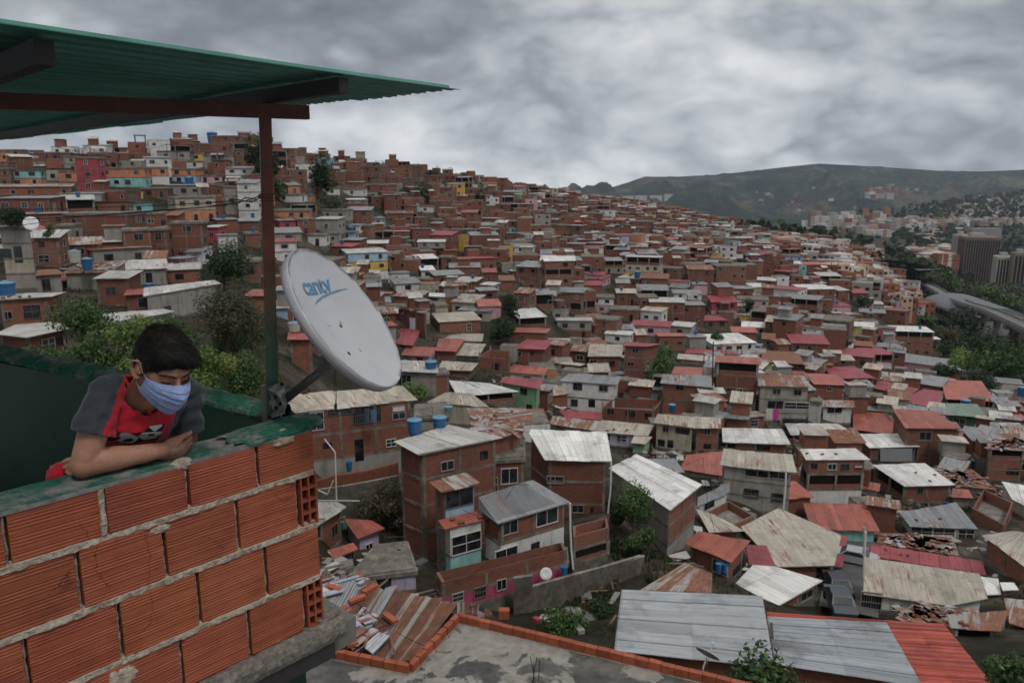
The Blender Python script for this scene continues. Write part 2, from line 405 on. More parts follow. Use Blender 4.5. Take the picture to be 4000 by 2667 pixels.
def build_terrain():
    us = np.linspace(-1.25, 1.25, 200); ys = GY
    mb = MB(); U, Yg = np.meshgrid(us, ys); T = terr_t(U, Yg)
    V = np.stack([U*Yg, Yg, T*Yg], -1)
    for i in range(len(ys)):
        for j in range(len(us)):
            p = V[i, j]
            k = mnoise.noise(Vector((p[0], p[1], 0))*.12)*.6 + mnoise.noise(Vector((p[0], p[1], 0))*.5)*.15
            V[i, j, 2] += k*min(1, Yg[i, j]/60)
    V = V.reshape(-1, 3).tolist(); n = len(us)
    Fs = [(i*n+j, i*n+j+1, (i+1)*n+j+1, (i+1)*n+j) for i in range(len(ys)-1) for j in range(n-1)]
    # a plain apron under and behind the camera
    b = len(V); zc = V[0][2]; V += [(-60, -60, zc), (60, -60, zc)]
    Fs += [(b, b+1, n-1, 0)]
    mb.add(V, Fs)
    m, nt, bs = newmat('hillside_soil', .95, .1)
    pos = objc(nt)
    c = ramp(nt, [(.34, (.012, .014, .008)), (.46, (.026, .024, .016)), (.54, (.055, .045, .034)), (.68, (.12, .100, .080))], noise_(nt, pos, .09, 10, .68))
    c = mix(nt, ramp(nt, [(.45, 0), (.65, .8)], noise_(nt, pos, .9, 6, .6)), c, (.024, .024, .016))
    nt.links.new(c, bs.inputs['Base Color']); bump(nt, bs, noise_(nt, pos, 1.5, 8, .7), .8, .3)
    o = mb.obj('ground', m, smooth=True); tag(o, kind='structure')
build_terrain()
# ---------------------------------------------------------------- houses
RND = random.Random(11)
WC = {'w': (.56, .55, .53), 'p': (.50, .30, .34), 'y': (.55, .36, .10), 't': (.23, .44, .43), 'l': (.30, .42, .52), 'g': (.27, .25, .225), 'c': (.36, .32, .25),
      'm': (.35, .06, .13), 'k': (.30, .06, .075), 'e': (.20, .34, .20), 's': (.46, .20, .115), 'v': (.40, .34, .46), 'Y': (.46, .46, .17), 'B': (.12, .20, .36), 'G': (.035, .07, .04)}
WN = {'b': 'bare brick', 'w': 'white', 'p': 'pink', 'y': 'yellow', 't': 'turquoise', 'l': 'pale blue', 'g': 'grey plastered', 'c': 'beige', 'm': 'magenta', 'k': 'dark red', 'e': 'pale green',
      's': 'salmon', 'v': 'lilac', 'Y': 'lime yellow', 'B': 'blue', 'G': 'dark green', 'd': 'open fronted', 'z': 'sheet metal clad'}
RC = {'w': ((.43, .42, .395), .12), 'g': ((.22, .23, .24), .22), 'r': ((.27, .050, .060), .10), 'o': ((.33, .095, .066), .14), 't': ((.40, .36, .30), .22), 'R': ((.33, .31, .29), .72), 'x': ((.31, .30, .29), .55),
      'W': ((.60, .59, .57), .02), 'N': ((.15, .20, .16), .1)}
RN = {'w': 'white sheet roof', 'g': 'grey sheet roof', 'r': 'crimson sheet roof', 'o': 'orange red sheet roof', 't': 'stained tan roof', 'R': 'rusty sheet roof', 'x': 'rubble strewn roof', 'c': 'flat concrete roof',
      'b': 'unfinished open top', 'W': 'clean white roof', 'N': 'green roof'}
ROOFS = []     # (plane point, normal, world polygon, house name) for standing things on roofs
PX_RECTS = []  # picture boxes of the placed houses
HOUSES = []
def inset(poly, d):
    c = sum((Vector(p[:2]) for p in poly), Vector((0, 0)))/len(poly); r = []
    for p in poly:
        q = Vector(p[:2]); w = c-q; L = max(w.length, .01); r.append(q+w*min(d*1.35/L, .45))
    return r
def window_geo(mb, a, dirv, nrm, w, h, kind=0, fc=(1, 1, 1, 0), deep=1.0):
    # a: centre of window on the wall; dirv along the wall, nrm outward
    A = Vector(a); D = Vector(dirv); Nn = Vector(nrm); Z = Vector((0, 0, 1)); t = .05*deep
    mb.face([A-D*w/2-Z*h/2+Nn*.02, A+D*w/2-Z*h/2+Nn*.02, A+D*w/2+Z*h/2+Nn*.02, A-D*w/2+Z*h/2+Nn*.02], mW)
    if kind == 9: return
    for (c, hx, hz) in ((A+Z*(h/2+t/2), w/2+t, t/2), (A-Z*(h/2+t/2), w/2+t, t/2), (A+D*(w/2+t/2), t/2, h/2), (A-D*(w/2+t/2), t/2, h/2)):
        mb.box(c+Nn*.035, D*hx, Nn*.045, Z*hz, mF, fc)
    if kind >= 1: mb.box(A+Nn*.035, D*.02, Nn*.025, Z*h/2, mF, fc)
    if kind >= 2: mb.box(A+Nn*.034, D*w/2, Nn*.022, Z*.02, mF, fc)
    if kind == 3:
        k = int(w/.16)
        for i in range(1, k): mb.box(A+D*(-w/2+w*i/k)+Nn*.06, D*.012, Nn*.012, Z*h/2, mF, (.35, .35, .35, 0))
    if kind == 4: mb.box(A+Z*h*.30+Nn*.03, D*w*.47, Nn*.02, Z*h*.17, mF, (1.3, 1.3, 1.35, 0))

class House:
    def __init__(s, poly, zr, zb, walls, roof, floors=None, overhang=.35, rnd=None, detail=2):
        s.poly = [Vector(p[:2]) for p in poly]; s.zr = zr if isinstance(zr, list) else [zr]*len(poly)
        s.zb = zb; s.walls = walls; s.roof = roof; s.ov = overhang if roof not in 'cb' else 0.0
        s.rnd = rnd or RND; s.detail = detail
        s.wp = inset(s.poly, s.ov) if s.ov else s.poly
        s.hgt = min(s.zr)-zb
        s.nf = floors or max(1, round(s.hgt/2.7))
        s.cen = sum(s.poly, Vector((0, 0)))/len(poly)
        s.tint = .80+s.rnd.random()*.36
        s.wins = []; s.side = None; s.cur = 0; s.par = None
    def wall_code(s, k):            # storey k from the bottom
        w = s.side if (s.side and s.cur != 0) else s.walls; j = s.nf-1-k
        if len(w) == 1: return w
        return w[min(len(w)-1, int(j*len(w)/s.nf))]
    def ccol(s, code):
        if code == 'b': t = s.tint; return (t, t*(.94+.1*s.rnd.random()), t, 0)
        if code in WC:
            c = WC[code]; return (c[0], c[1], c[2], 0)
        return (1, 1, 1, 0)
    def zwall(s, i):                # top of wall at corner i
        return s.zr[i]-(.12 if s.roof not in 'cb' else 0)
    def build_walls(s, mb, frame):
        n = len(s.wp); fh = s.hgt/s.nf
        cols = {c: s.ccol(c) for c in set(s.walls+(s.side or ''))}
        for i in range(n):
            a, b = s.wp[i], s.wp[(i+1) % n]; s.cur = i
            u0 = 0.0
            for k in range(s.nf):
                z0 = s.zb+k*fh; top = k == s.nf-1
                z1 = s.zwall(i) if top else z0+fh; z1b = s.zwall((i+1) % n) if top else z0+fh
                cd = s.wall_code(k)
                if cd == 'b': mb.wall(a, b, z0, z1, mB, cols[cd], u0, z1b)
                elif cd == 'd':
                    L = (b-a).length
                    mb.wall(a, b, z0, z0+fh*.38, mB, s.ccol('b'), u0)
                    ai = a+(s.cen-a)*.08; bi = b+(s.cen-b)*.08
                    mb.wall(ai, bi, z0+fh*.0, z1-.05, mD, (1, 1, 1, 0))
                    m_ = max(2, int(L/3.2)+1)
                    for q in range(m_):
                        p = a.lerp(b, (q+.02)/(m_-1) if q < m_-1 else .98)
                        mb.box((p.x, p.y, (z0+z1)/2), (.11, 0, 0), (0, .11, 0), (0, 0, (min(z1, z1b)-z0)/2-.01), mC, (1.3, 1.3, 1.3, 0))
                elif cd == 'z': mb.wall(a, b, z0, z1, mS, (.28, .29, .30, .15), u0, z1b)
                else: mb.wall(a, b, z0, z1, mP, cols[cd], u0, z1b)
            mb.wall(a, b, s.zb-7, s.zb, mC, (.8, .78, .75, 0), u0)
        if frame:
            has_b = 'b' in s.walls+(s.side or '')
            for k in range(s.nf+1):
                if k == s.nf and s.roof != 'c': continue
                if k == 0 and s.detail < 2: continue
                z = s.zb+k*fh; t = .11 if k < s.nf else .14; o = .035 if s.roof != 'c' or k < s.nf else .16
                if k == s.nf: z = min(s.zr)-.14+.02
                pts = [s.cen+(p-s.cen)*(1+o/max((p-s.cen).length, .1)*1.4) for p in s.wp]
                for i in range(n):
                    a, b = pts[i], pts[(i+1) % n]; mb.wall(a, b, z-t, z+t, mC, (.95, .88, .80, 0))
                top = [(p.x, p.y, z+t) for p in pts]; mb.face(top, mC, [(p[0], p[1]) for p in top], (1.0, 1.0, 1.0, 0))
                bt = [(p.x, p.y, z-t) for p in pts][::-1]; mb.face(bt, mC, [(p[0], p[1]) for p in bt], (1.0, 1.0, 1.0, 0))
            if has_b:
                for i in range(n):
                    a, b = s.wp[i], s.wp[(i+1) % n]; L = (b-a).length; s.cur = i
                    if L < 1: continue
                    d = (b-a)/L; nn = Vector((d.y, -d.x)); m_ = max(1, round(L/3.4))
                    for q in range(m_+1):
                        for k in range(s.nf):
                            if s.wall_code(k) != 'b': continue
                            z0 = s.zb+k*fh+.115; z1 = s.zb+(k+1)*fh-(.115 if k < s.nf-1 else .16)
                            p = a+d*(.13+(L-.26)*q/m_)+nn*.012
                            mb.box((p.x, p.y, (z0+z1)/2), tuple(d*.11)+(0,), tuple(nn*.03)+(0,), (0, 0, (z1-z0)/2), mC, (.9, .8, .72, 0))
    def build_walls_top(s, mb):
        n = len(s.wp); c = s.ccol(s.walls)
        for i in range(n):
            a, b = s.wp[i], s.wp[(i+1) % n]
            if s.walls == 'd': p = a*.97+s.cen*.03; mb.box((p.x, p.y, (s.zb+s.zr[i])/2), (.08, 0, 0), (0, .08, 0), (0, 0, (s.zr[i]-s.zb)/2-.05), mC)
            else: mb.wall(a, b, s.zb, s.zwall(i), mB if s.walls == 'b' else mP, c, 0, s.zwall((i+1) % n))
    def build_roof(s, mb):
        n = len(s.poly); r = s.roof
        if r == 'c':
            z = min(s.zr)
            for i in range(n):
                a, b = s.wp[i], s.wp[(i+1) % n]
            top = [(p.x, p.y, z+.16) for p in s.wp]
            mb.face(top, mC, [(p[0], p[1]) for p in top], (.85, .82, .78, 0))
            for i in range(n): mb.wall(s.wp[i], s.wp[(i+1) % n], z-.02, z+.16, mC, (1.1, 1.08, 1.05, 0))
            return
        if r == 'b':   # open top: thin walls round an unroofed storey
            z = min(s.zr); ph = s.par or 1.55; inner = [s.cen+(p-s.cen)*(1-.16/max((p-s.cen).length, .2)*1.4) for p in s.wp]
            for i in range(n):
                a, b = s.wp[i], s.wp[(i+1) % n]; ai, bi = inner[i], inner[(i+1) % n]
                mb.wall(bi, ai, z-ph-.05, z, mB, s.ccol('b'))
                mb.face([(a.x, a.y, z), (b.x, b.y, z), (bi.x, bi.y, z), (ai.x, ai.y, z)], mB, None, (.9, .9, .9, 0))
            mb.face([(p.x, p.y, z-ph) for p in inner], mC, [(p.x, p.y) for p in inner])
            for i in range(n if not s.par else 0):
                p = s.wp[i]*.985+s.cen*.015
                mb.box((p.x, p.y, z+.25), (.1, 0, 0), (0, .1, 0), (0, 0, .5), mC, (1.2, 1.2, 1.2, 0))
                if s.detail > 1: mb.box((p.x, p.y, z+.95), (.012, 0, 0), (0, .012, 0), (0, 0, .35), mD)
            return
        c, rust = RC[r]; t = .9+.2*s.rnd.random()
        cc = (c[0]*t, c[1]*t, c[2]*t, min(1, rust*(.5+s.rnd.random())))
        P3 = [Vector((p.x, p.y, z)) for p, z in zip(s.poly, s.zr)]
        fe = (P3[1]-P3[0]).normalized()
        back = sum(P3[2:], Vector())/len(P3[2:]); vd = (back-(P3[0]+P3[1])/2); vd -= fe*vd.dot(fe); vd.normalize()
        uvs = [((p-P3[0]).dot(fe), (p-P3[0]).dot(vd)) for p in P3]
        if getattr(s, 'rot', False): uvs = [(b_, a_) for a_, b_ in uvs]
        L0 = (P3[1]-P3[0]).length
        if n == 4 and s.cen.length < 150 and L0 > 2 and r != 'x':      # overlapping single sheets
            ns = max(2, int(L0/.83)); dn3 = Vector((0, 0, -.035)); mb.face([p+dn3 for p in P3], mS, uvs, cc)
            for k in range(ns):
                k0, k1 = k/ns-.01, (k+1)/ns+.02; e0, e1 = s.rnd.uniform(-.10, .14), s.rnd.uniform(-.10, .10); q = s.rnd.uniform(.80, 1.08); lf = s.rnd.uniform(0, .025); tw = s.rnd.uniform(-.02, .02)
                a0, a1 = P3[0].lerp(P3[1], k0)-vd*e0, P3[0].lerp(P3[1], k1)-vd*e0; b0, b1 = P3[3].lerp(P3[2], k0)+vd*e1, P3[3].lerp(P3[2], k1)+vd*e1
                D3 = (a0+(0*vd), a1, b1, b0); D3 = [p+Vector((0, 0, lf+(tw if i in (1, 2) else 0))) for i, p in enumerate(D3)]
                ru = min(1, cc[3]*s.rnd.uniform(.6, 1.5)); u0 = k*.83+s.rnd.random()*7*0; v0 = s.rnd.random()*9
                uq = [(u0, v0), (u0+.83, v0), (u0+.83, v0+(b1-a1).length), (u0, v0+(b0-a0).length)]
                if getattr(s, 'rot', False): uq = [(b_, a_) for a_, b_ in uq]
                mb.face(D3, mS, uq, (cc[0]*q, cc[1]*q, cc[2]*q, ru))
        else: mb.face(P3, mS, uvs, cc)
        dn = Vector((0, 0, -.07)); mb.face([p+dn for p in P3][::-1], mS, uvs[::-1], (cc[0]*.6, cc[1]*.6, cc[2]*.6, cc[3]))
        for i in range(n):
            a, b = P3[i], P3[(i+1) % n]; mb.face([a+dn, b+dn, b, a], mS, None, cc)
        if s.detail >= 2 and s.cen.length < 110 and s.rnd.random() < .22 or r == 'x':   # loose bricks and planks holding the sheets down
            q = 2+int(s.rnd.random()*3) if r != 'x' else 44
            nn = fe.cross(vd)
            if nn.z < 0: nn = -nn
            L1 = (P3[1]-P3[0]).length; L2 = (back-(P3[0]+P3[1])/2).length
            for _ in range(q):
                k1, k2 = .06+.88*s.rnd.random(), .08+.8*s.rnd.random()
                a0 = P3[0].lerp(P3[1], k1); b0 = P3[-1].lerp(P3[2], k1); p = a0.lerp(b0, k2)+nn*.09
                a = s.rnd.random()*3.14; d1 = fe*math.cos(a)+vd*math.sin(a); d2 = nn.cross(d1)
                if r == 'x' and s.rnd.random() < .68:
                    L = .5+s.rnd.random()*1.3; mb.box(p, d1*L, d2*(.1+.3*s.rnd.random()), nn*.02, mS, (.3, .29, .28, s.rnd.random()))
                else: mb.box(p+nn*.02, d1*.17, d2*.10, nn*.08, mB, (.85, .85, .85, 0))
    def auto_windows(s, density=.75):
        n = len(s.wp); fh = s.hgt/s.nf
        if fh < 1.6: return
        for i in range(n):
            a, b = s.wp[i], s.wp[(i+1) % n]; L = (b-a).length
            if L < 1.8: continue
            d = (b-a)/L; nn = Vector((d.y, -d.x)); mid = (a+b)/2
            if nn.dot(-mid) < 0.06*mid.length: continue
            for k in range(s.nf):
                cd = s.wall_code(k)
                if cd == 'd': continue
                m_ = max(1, int(L/(2.3+s.rnd.random()*1.2)))
                for q in range(m_):
                    if s.rnd.random() > density: continue
                    w = s.rnd.choice([.8, 1.0, 1.1, 1.3]); h = s.rnd.choice([.8, .95, 1.05])
                    if w > L*.6: w = L*.45
                    zc = s.zb+k*fh+fh*.55
                    if k == 0 and s.rnd.random() < .2: w, h, zc = .85, 1.9, s.zb+1.0
                    p = a+d*(L*(q+.5)/m_+(s.rnd.random()-.5)*.5)
                    s.wins.append((Vector((p.x, p.y, zc)), Vector((d.x, d.y, 0)), Vector((nn.x, nn.y, 0)), w, min(h, fh*.62), s.rnd.choice([0, 0, 1, 2, 3, 9])))
    def px_window(s, cx, cy, wpx, hpx, kind=2):
        d = ray(cx, cy); best = None; n = len(s.wp)
        for i in range(n):
            a, b = s.wp[i], s.wp[(i+1) % n]; e = b-a; L = e.length
            if L < .5: continue
            e = e/L; nn = Vector((e.y, -e.x, 0)); den = d.dot(nn)
            if den >= 0: continue
            t = Vector((a.x, a.y, 0)).dot(nn)/den; p = d*t; k = (p.xy-a).dot(e)
            if -.3 < k < L+.3 and t > 0 and (best is None or t < best[0]): best = (t, p, Vector((e.x, e.y, 0)), nn, k, L)
        if not best: return
        t, p, e, nn, k, L = best
        dep = p.length; sc = dep/F; c = max(.25, abs(e.dot(Vector((d.y, -d.x, 0)).normalized())))
        w = min(wpx*sc/c, L*.92); h = hpx*sc*1.03; k = min(max(k, w/2+.05), L-w/2-.05)
        q = Vector((p.x, p.y, 0))+e*(k-(p.xy-Vector((s.wp[0].x, s.wp[0].y))).length*0) if False else p
        s.wins.append((p, e, nn, w, h, kind))
    def emit(s, name, label, group=None, parts=True, frame=True):
        zb = s.zb; t = thing(name, (s.cen.x, s.cen.y, zb), label, 'house', group)
        if parts:
            mb = MB(); s.build_walls(mb, frame); mb.obj('walls', HM, t)
            mb = MB(); s.build_roof(mb); mb.obj('roof', HM, t)
            for w in s.wins[:90]:
                mb = MB(); fc = s.rnd.choice([(.6, .58, .55, 0), (1.2, 1.2, 1.2, 0), (.4, .26, .2, 0), (.22, .22, .23, 0), (.7, .7, .7, 0)])
                window_geo(mb, *w, fc=fc); mb.obj('window', HM, t)
        else:
            mb = MB(); s.build_walls(mb, frame); s.build_roof(mb)
            for w in s.wins: window_geo(mb, *w)
            mb.obj('walls', HM, t)
        s.obj = t; return t
    def into(s, mb):
        s.build_walls(mb, False); s.build_roof(mb)
        for w in s.wins: window_geo(mb, *w, fc=(1, 1, 1, 0)) if s.detail > 0 else window_geo(mb, *w[:5], kind=9)
def register(h, y=None):
    P3 = [Vector((p.x, p.y, z+(.16 if h.roof == 'c' else 0))) for p, z in zip(h.poly, h.zr)]
    if h.roof != 'b': ROOFS.append((P3, h))
    pr = [proj((p.x, p.y, z)) for p, z in zip(h.poly, h.zr)]+[proj((p.x, p.y, h.zb)) for p in h.poly]
    xs = [p[0] for p in pr]; ys = [p[1] for p in pr]
    h.px = (min(xs), min(ys), max(xs), max(ys)); h.dist = h.cen.length
    PX_RECTS.append((h.px, h.dist)); HOUSES.append(h)
# roof outline traced in the picture -> true outline on its roof plane; first two points are the front edge
def HQ(view, pts, hp, walls, roof, label, wins=(), Y=None, floors=None, slope=0.0, rot=False, ov=.35, zb=None, dzs=None, side=None, par=None, parts=True):
    P = [S(view, *p) for p in pts]; kx = VIEWS[view][2]
    mx = (P[0][0]+P[1][0])/2; my = (P[0][1]+P[1][1])/2
    if Y is None:
        g = ground_hit(mx, my+hp*kx); Y = g.y; base = g.z
    else: base = at_Y(mx, my+hp*kx, Y).z
    z = at_Y(mx, my, Y).z
    zs = []; q = []
    for i, p in enumerate(P):
        zi = z+(dzs[i] if dzs else (slope if i >= 2 else 0)); w = at_z(p[0], p[1], zi); q.append(w.xy); zs.append(zi)
    h = House(q, zs, base if zb is None else zb, walls, roof, floors, ov); h.rot = rot; h.side = side; h.par = par
    if wins == 'auto': h.auto_windows()
    else:
        for w in wins:
            x, y = S(view, w[0], w[1]); h.px_window(x, y, w[2]*kx, w[3]*kx, w[4] if len(w) > 4 else 2)
    register(h); h.emit('house', label); return h
# large houses of the hollow, traced one by one (views A, B, N are enlarged crops)
HQ('A', [(65,358),(600,298),(530,235),(-20,285)], 330, 'bbg', 't', 'long brick house with mottled tan roof and denim hanging in its barred window',
   [(382,365,118,72,3),(155,395,60,75,3),(525,357,52,55,4),(265,352,110,24,3),(348,525,38,95,9),(490,492,40,30,2),(205,505,40,26,9)], Y=64, floors=3, slope=1.0)
HQ('A', [(880,575),(1085,560),(1085,470),(880,480)], 330, 'bp', 'c', 'set back house with balcony balustrades between the tank topped house and grey roof', [(1020,640,70,66,1),(930,680,70,60,3)], Y=60, floors=3)
HQ('A', [(613,545),(985,470),(750,415),(505,488)], 470, 'b', 'w', 'tall bare brick house with white sheet roof carrying two blue water tanks', [(742,594,52,38,1),(906,548,36,40,9)], Y=55.5, floors=4, slope=.3)
HQ('A', [(870,500),(1085,440),(1095,335),(830,335)], 330, 'bd', 'x', 'brick house under a roof heaped with bricks, planks and rusty sheets', [], Y=60.5, floors=4, slope=.8)
HQ('A', [(1180,568),(1475,575),(1450,445),(1100,432)], 300, 'b', 'W', 'brick block with broken white roof and two openings beside the leafy bush', [(1226,657,70,30,1),(1327,787,48,32,1),(1390,800,14,40,9)], Y=66, floors=3, slope=1.4)
HQ('N', [(597,686),(880,622),(775,548),(505,607)], 300, 'l', 'R', 'pale blue upper room with rusty sheet roof above the tiled eave', [(727,725,190,118,1)], Y=51.3, floors=1, side='b', slope=.3)
HQ('N', [(622,955),(930,875),(872,815),(575,890)], 420, 'wt', 'o', 'narrow cream and turquoise house with tiled eave and gridded window', [(777,1050,205,130,2),(760,1270,150,60,1)], Y=50.5, floors=2, side='ct', dzs=[0,0,.3,.3])
HQ('N', [(1005,912),(1530,758),(1260,598),(1215,606),(868,720),(868,806)], 330, 'bw', 'g', 'brick house with large slate grey sheet roof and white pipe at its corner', [(1090,938,102,90,1),(1357,862,145,105,1),(1275,1105,60,120,9),(1065,1130,150,80,1)], Y=51.5, floors=2, dzs=[0,0,1.0,1.0,1.0,.3])
HQ('N', [(600,1335),(1500,1100),(1470,1045),(560,1265)], 215, 'bm', 'b', 'magenta ground floor house with long brick balcony parapet above it', [(875,1405,75,70,3),(715,1440,70,55,3),(1030,1350,60,70,1)], Y=48.5, floors=2, par=1.0)
HQ('N', [(1300,1240),(1500,1190),(1495,1090),(1290,1130)], 110, 'w', 'c', 'low white annex beside the magenta house with a small dark opening', [(1350,1290,40,55,9)], Y=50.5, floors=1)
HQ('N', [(1550,1010),(1805,940),(1790,870),(1545,930)], 190, 'bd', 'b', 'brick terrace on posts right of the white pipe with rubble on top', [], Y=55, floors=2, par=.9)
HQ('A', [(340,922),(462,876),(400,838),(275,830)], 130, 'v', 'o', 'small pink house with red sheet roof and washing at its window', [(392,972,28,56,2)], Y=55, slope=.3)
HQ('A', [(165,862),(290,780),(250,757),(120,755)], 150, 'b', 'w', 'small brick house with white roof half hidden by the foreground brick wall', [(236,885,24,50,1)], Y=54)
HQ('A', [(185,1030),(345,968),(320,940),(160,985)], 90, 'm', 'o', 'low shed with red sheet awning and slatted front below the pink house', [(270,1030,110,60,3)], Y=50)
HQ('A', [(290,1100),(600,1062),(560,940),(430,955)], 90, 'v', 'c', 'low pink house under a stained flat concrete slab', [(460,1120,60,60,9)], Y=47, ov=.3)
HQ('A', [(600,380),(750,372),(740,312),(600,325)], 60, 'g', 'c', 'dark flat roofed annex between the tan roofed house and the tanks', [], Y=78)
HQ('A', [(652,312),(925,332),(850,272),(735,266)], 90, 'c', 't', 'house with pale tan hipped roof and a grey tank beside it', [], slope=.8, Y=86)
HQ('A', [(540,172),(700,180),(690,128),(535,122)], 110, 'g', 'w', 'low grey house with white sheet roof behind the blue topped brick room', [(560,210,40,40,1)])
HQ('A', [(642,190),(748,180),(735,160),(640,165)], 105, 'b', 'c', 'plain brick room carrying a round blue water tank beside the banana plant', [])
HQ('A', [(790,285),(1062,262),(930,225),(750,212)], 45, 'dw', 'W', 'open sided house with wide white canopy roof and pink parapets', [], slope=.2)
HQ('A', [(995,176),(1175,190),(1190,155),(1040,142)], 40, 'w', 'o', 'narrow house with orange red roof above the crimson roofed one', [(1100,205,30,20,1)])
HQ('A', [(975,222),(1150,250),(1170,208),(1000,195)], 105, 'ek', 'r', 'narrow pale green house with crimson sheet roof left of the white balcony house', [(1085,262,30,26,1),(1110,340,26,40,9)])
HQ('A', [(1030,70),(1180,75),(1215,35),(1100,28)], 75, 'b', 'r', 'brick house with crimson roof and teal curtain in its window', [(1060,95,26,20,1),(1122,92,16,16,9)])
HQ('A', [(885,105),(1020,118),(1025,80),(935,75)], 60, 'b', 'b', 'roofless brick shell with grey posts beside the crimson roofed brick house', [(960,150,30,30,9)])
HQ('A', [(535,100),(665,105),(695,65),(560,60)], 30, 'p', 'o', 'pink house with wide red sheet roof right of the dish', [(620,118,24,14,1)])
HQ('A', [(690,80),(780,84),(820,28),(705,25)], 40, 'b', 'o', 'brick house with patched red roof beside the long tan roofs', [])
HQ('A', [(765,100),(880,104),(915,50),(800,40)], 24, 'g', 't', 'low house with stained cream sheet roof behind the roofless brick shell', [])
HQ('A', [(700,165),(850,170),(880,135),(720,125)], 30, 'b', 't', 'low brick house with buckled tan roof right of the round blue tank', [])
HQ('A', [(1245,215),(1500,233),(1520,195),(1290,180)], 142, 'w', 'g', 'large white two storey house with balcony and grey roof, crimson strip in front', [(1327,240,38,28,1),(1442,248,38,26,1),(1312,312,28,28,2),(1390,316,30,34,9)], slope=.5)
HQ('A', [(1235,374),(1432,390),(1430,355),(1250,345)], 14, 'w', 'r', 'low crimson roofed porch in front of the white balcony house', [])
HQ('A', [(1200,408),(1400,437),(1430,395),(1215,372)], 22, 'g', 'R', 'long low house with rusty brown roof below the crimson porch', [])
HQ('B', [(60,332),(292,348),(330,300),(110,290)], 62, 'b', 'b', 'roofless brick storey with grey plaster inside, beside the white balcony house', [(98,352,30,26,1),(186,362,44,30,1),(265,373,30,26,9)])
HQ('B', [(30,442),(260,462),(290,412),(60,390)], 60, 'v', 't', 'lilac house with two barred windows under a weathered tan roof', [(84,466,24,26,3),(147,473,42,26,3)])
HQ('B', [(188,492),(255,498),(285,465),(205,455)], 50, 'e', 't', 'small bright green room beside the lilac barred window house', [])
HQ('B', [(290,402),(475,427),(475,377),(310,362)], 112, 'cp', 't', 'beige and pink house with washing, next to an outside stair', [(345,430,24,28,1),(325,492,30,30,9),(366,497,26,34,9),(420,440,60,26,9)])
HQ('B', [(475,427),(592,427),(590,380),(470,375)], 102, 'b', 't', 'brick house with two stacked windows and pale sheet roof by the stair', [(530,441,26,28,1),(531,507,32,22,9)])
HQ('B', [(320,322),(470,328),(475,300),(330,292)], 45, 'd', 'R', 'rooftop shelter with rust stained roof over a blue tank', [])
HQ('B', [(-5,105),(150,105),(152,52),(0,48)], 85, 'b', 't', 'brick house with ribbed pale roof and two windows above the white house', [(20,133,28,24,1),(104,137,24,26,1)])
HQ('B', [(-85,80),(-10,85),(5,50),(-70,48)], 60, 'b', 'R', 'small brick house with brown rusty roof left of the ribbed pale roof', [(-40,110,30,20,1)])
HQ('B', [(150,57),(262,62),(325,50),(165,42)], 212, 'b', 'r', 'tall narrow brick house with thin crimson roof touching the round tree', [(208,79,26,22,1),(187,139,26,16,1),(182,250,22,30,9)], floors=4)
HQ('B', [(322,225),(560,245),(545,190),(335,185)], 142, 'b', 'g', 'brick house with patched grey roof right of the round tree', [(408,245,32,18,1)])
HQ('B', [(370,182),(528,192),(530,155),(385,150)], 20, 'g', 'o', 'low house with faded pink roof behind the patched grey roof', [])
HQ('B', [(395,115),(560,130),(570,105),(400,92)], 20, 'g', 't', 'low house with long cream roof behind the faded pink roof', [])
HQ('B', [(430,90),(660,100),(662,80),(440,70)], 18, 'w', 'r', 'wide low house with crimson roof on the white terrace', [])
HQ('B', [(565,130),(770,142),(770,110),(570,100)], 225, 'dbbg', 'o', 'tall brick house with open dark top terrace and red pink roof', [(632,253,26,18,1),(676,259,22,18,1),(630,318,30,30,2)], floors=4)
HQ('B', [(762,237),(995,244),(960,190),(755,185)], 180, 'gg', 'R', 'big grey plastered house with rust striped roof and a magenta towel hanging', [(842,262,30,22,1),(936,266,28,22,1),(838,321,66,34,1),(930,326,100,26,2),(840,400,30,18,1),(925,395,100,20,1)], floors=3)
HQ('B', [(775,130),(965,140),(940,85),(775,78)], 56, 'Y', 'R', 'yellow house with rust striped roof and one wide dark window', [(905,153,110,24,1)])
HQ('B', [(1010,230),(1182,236),(1105,185),(960,180)], 72, 'b', 'o', 'brick house with salmon roof right of the yellow house', [(1078,252,18,12,1)])
HQ('B', [(1045,332),(1190,334),(1185,302),(1050,300)], 74, 'w', 'R', 'white house with one square window and brown roof below the salmon roofed one', [(1101,346,56,24,1)])
HQ('B', [(990,305),(1042,312),(1045,295),(1000,290)], 100, 'w', 'c', 'white tower like stair house beside the grey plastered house', [])
HQ('B', [(1110,205),(1285,202),(1190,152),(1035,150)], 48, 'bd', 'r', 'brick house with bright crimson roof and dark terrace, behind the salmon roofs', [(1235,214,40,16,9)])
HQ('B', [(1275,247),(1440,282),(1480,250),(1300,210)], 30, 'b', 'r', 'long crimson roofed house left of the wide salmon canopy', [])
HQ('B', [(1395,302),(1560,342),(1592,262),(1500,250)], 30, 'w', 'r', 'crimson roofed house with coloured washing under its eave', [])
HQ('B', [(1600,296),(1825,308),(1760,215),(1578,210)], 60, 'd', 'o', 'open terrace under a wide salmon canopy with a blue tank', [])
HQ('B', [(1600,366),(1790,380),(1740,318),(1600,314)], 60, 'G', 'N', 'dark green house below the wide salmon canopy', [(1660,395,40,20,1)])
HQ('B', [(1420,426),(1668,430),(1545,350),(1362,340)], 170, 'b', 'o', 'large square brick house with flat salmon roof and concrete grid', [(1508,463,42,34,1),(1605,471,30,24,1)], floors=3)
HQ('B', [(1185,432),(1410,462),(1330,360),(1185,352)], 25, 'b', 'o', 'low house under a plain red brown roof left of the square brick house', [])
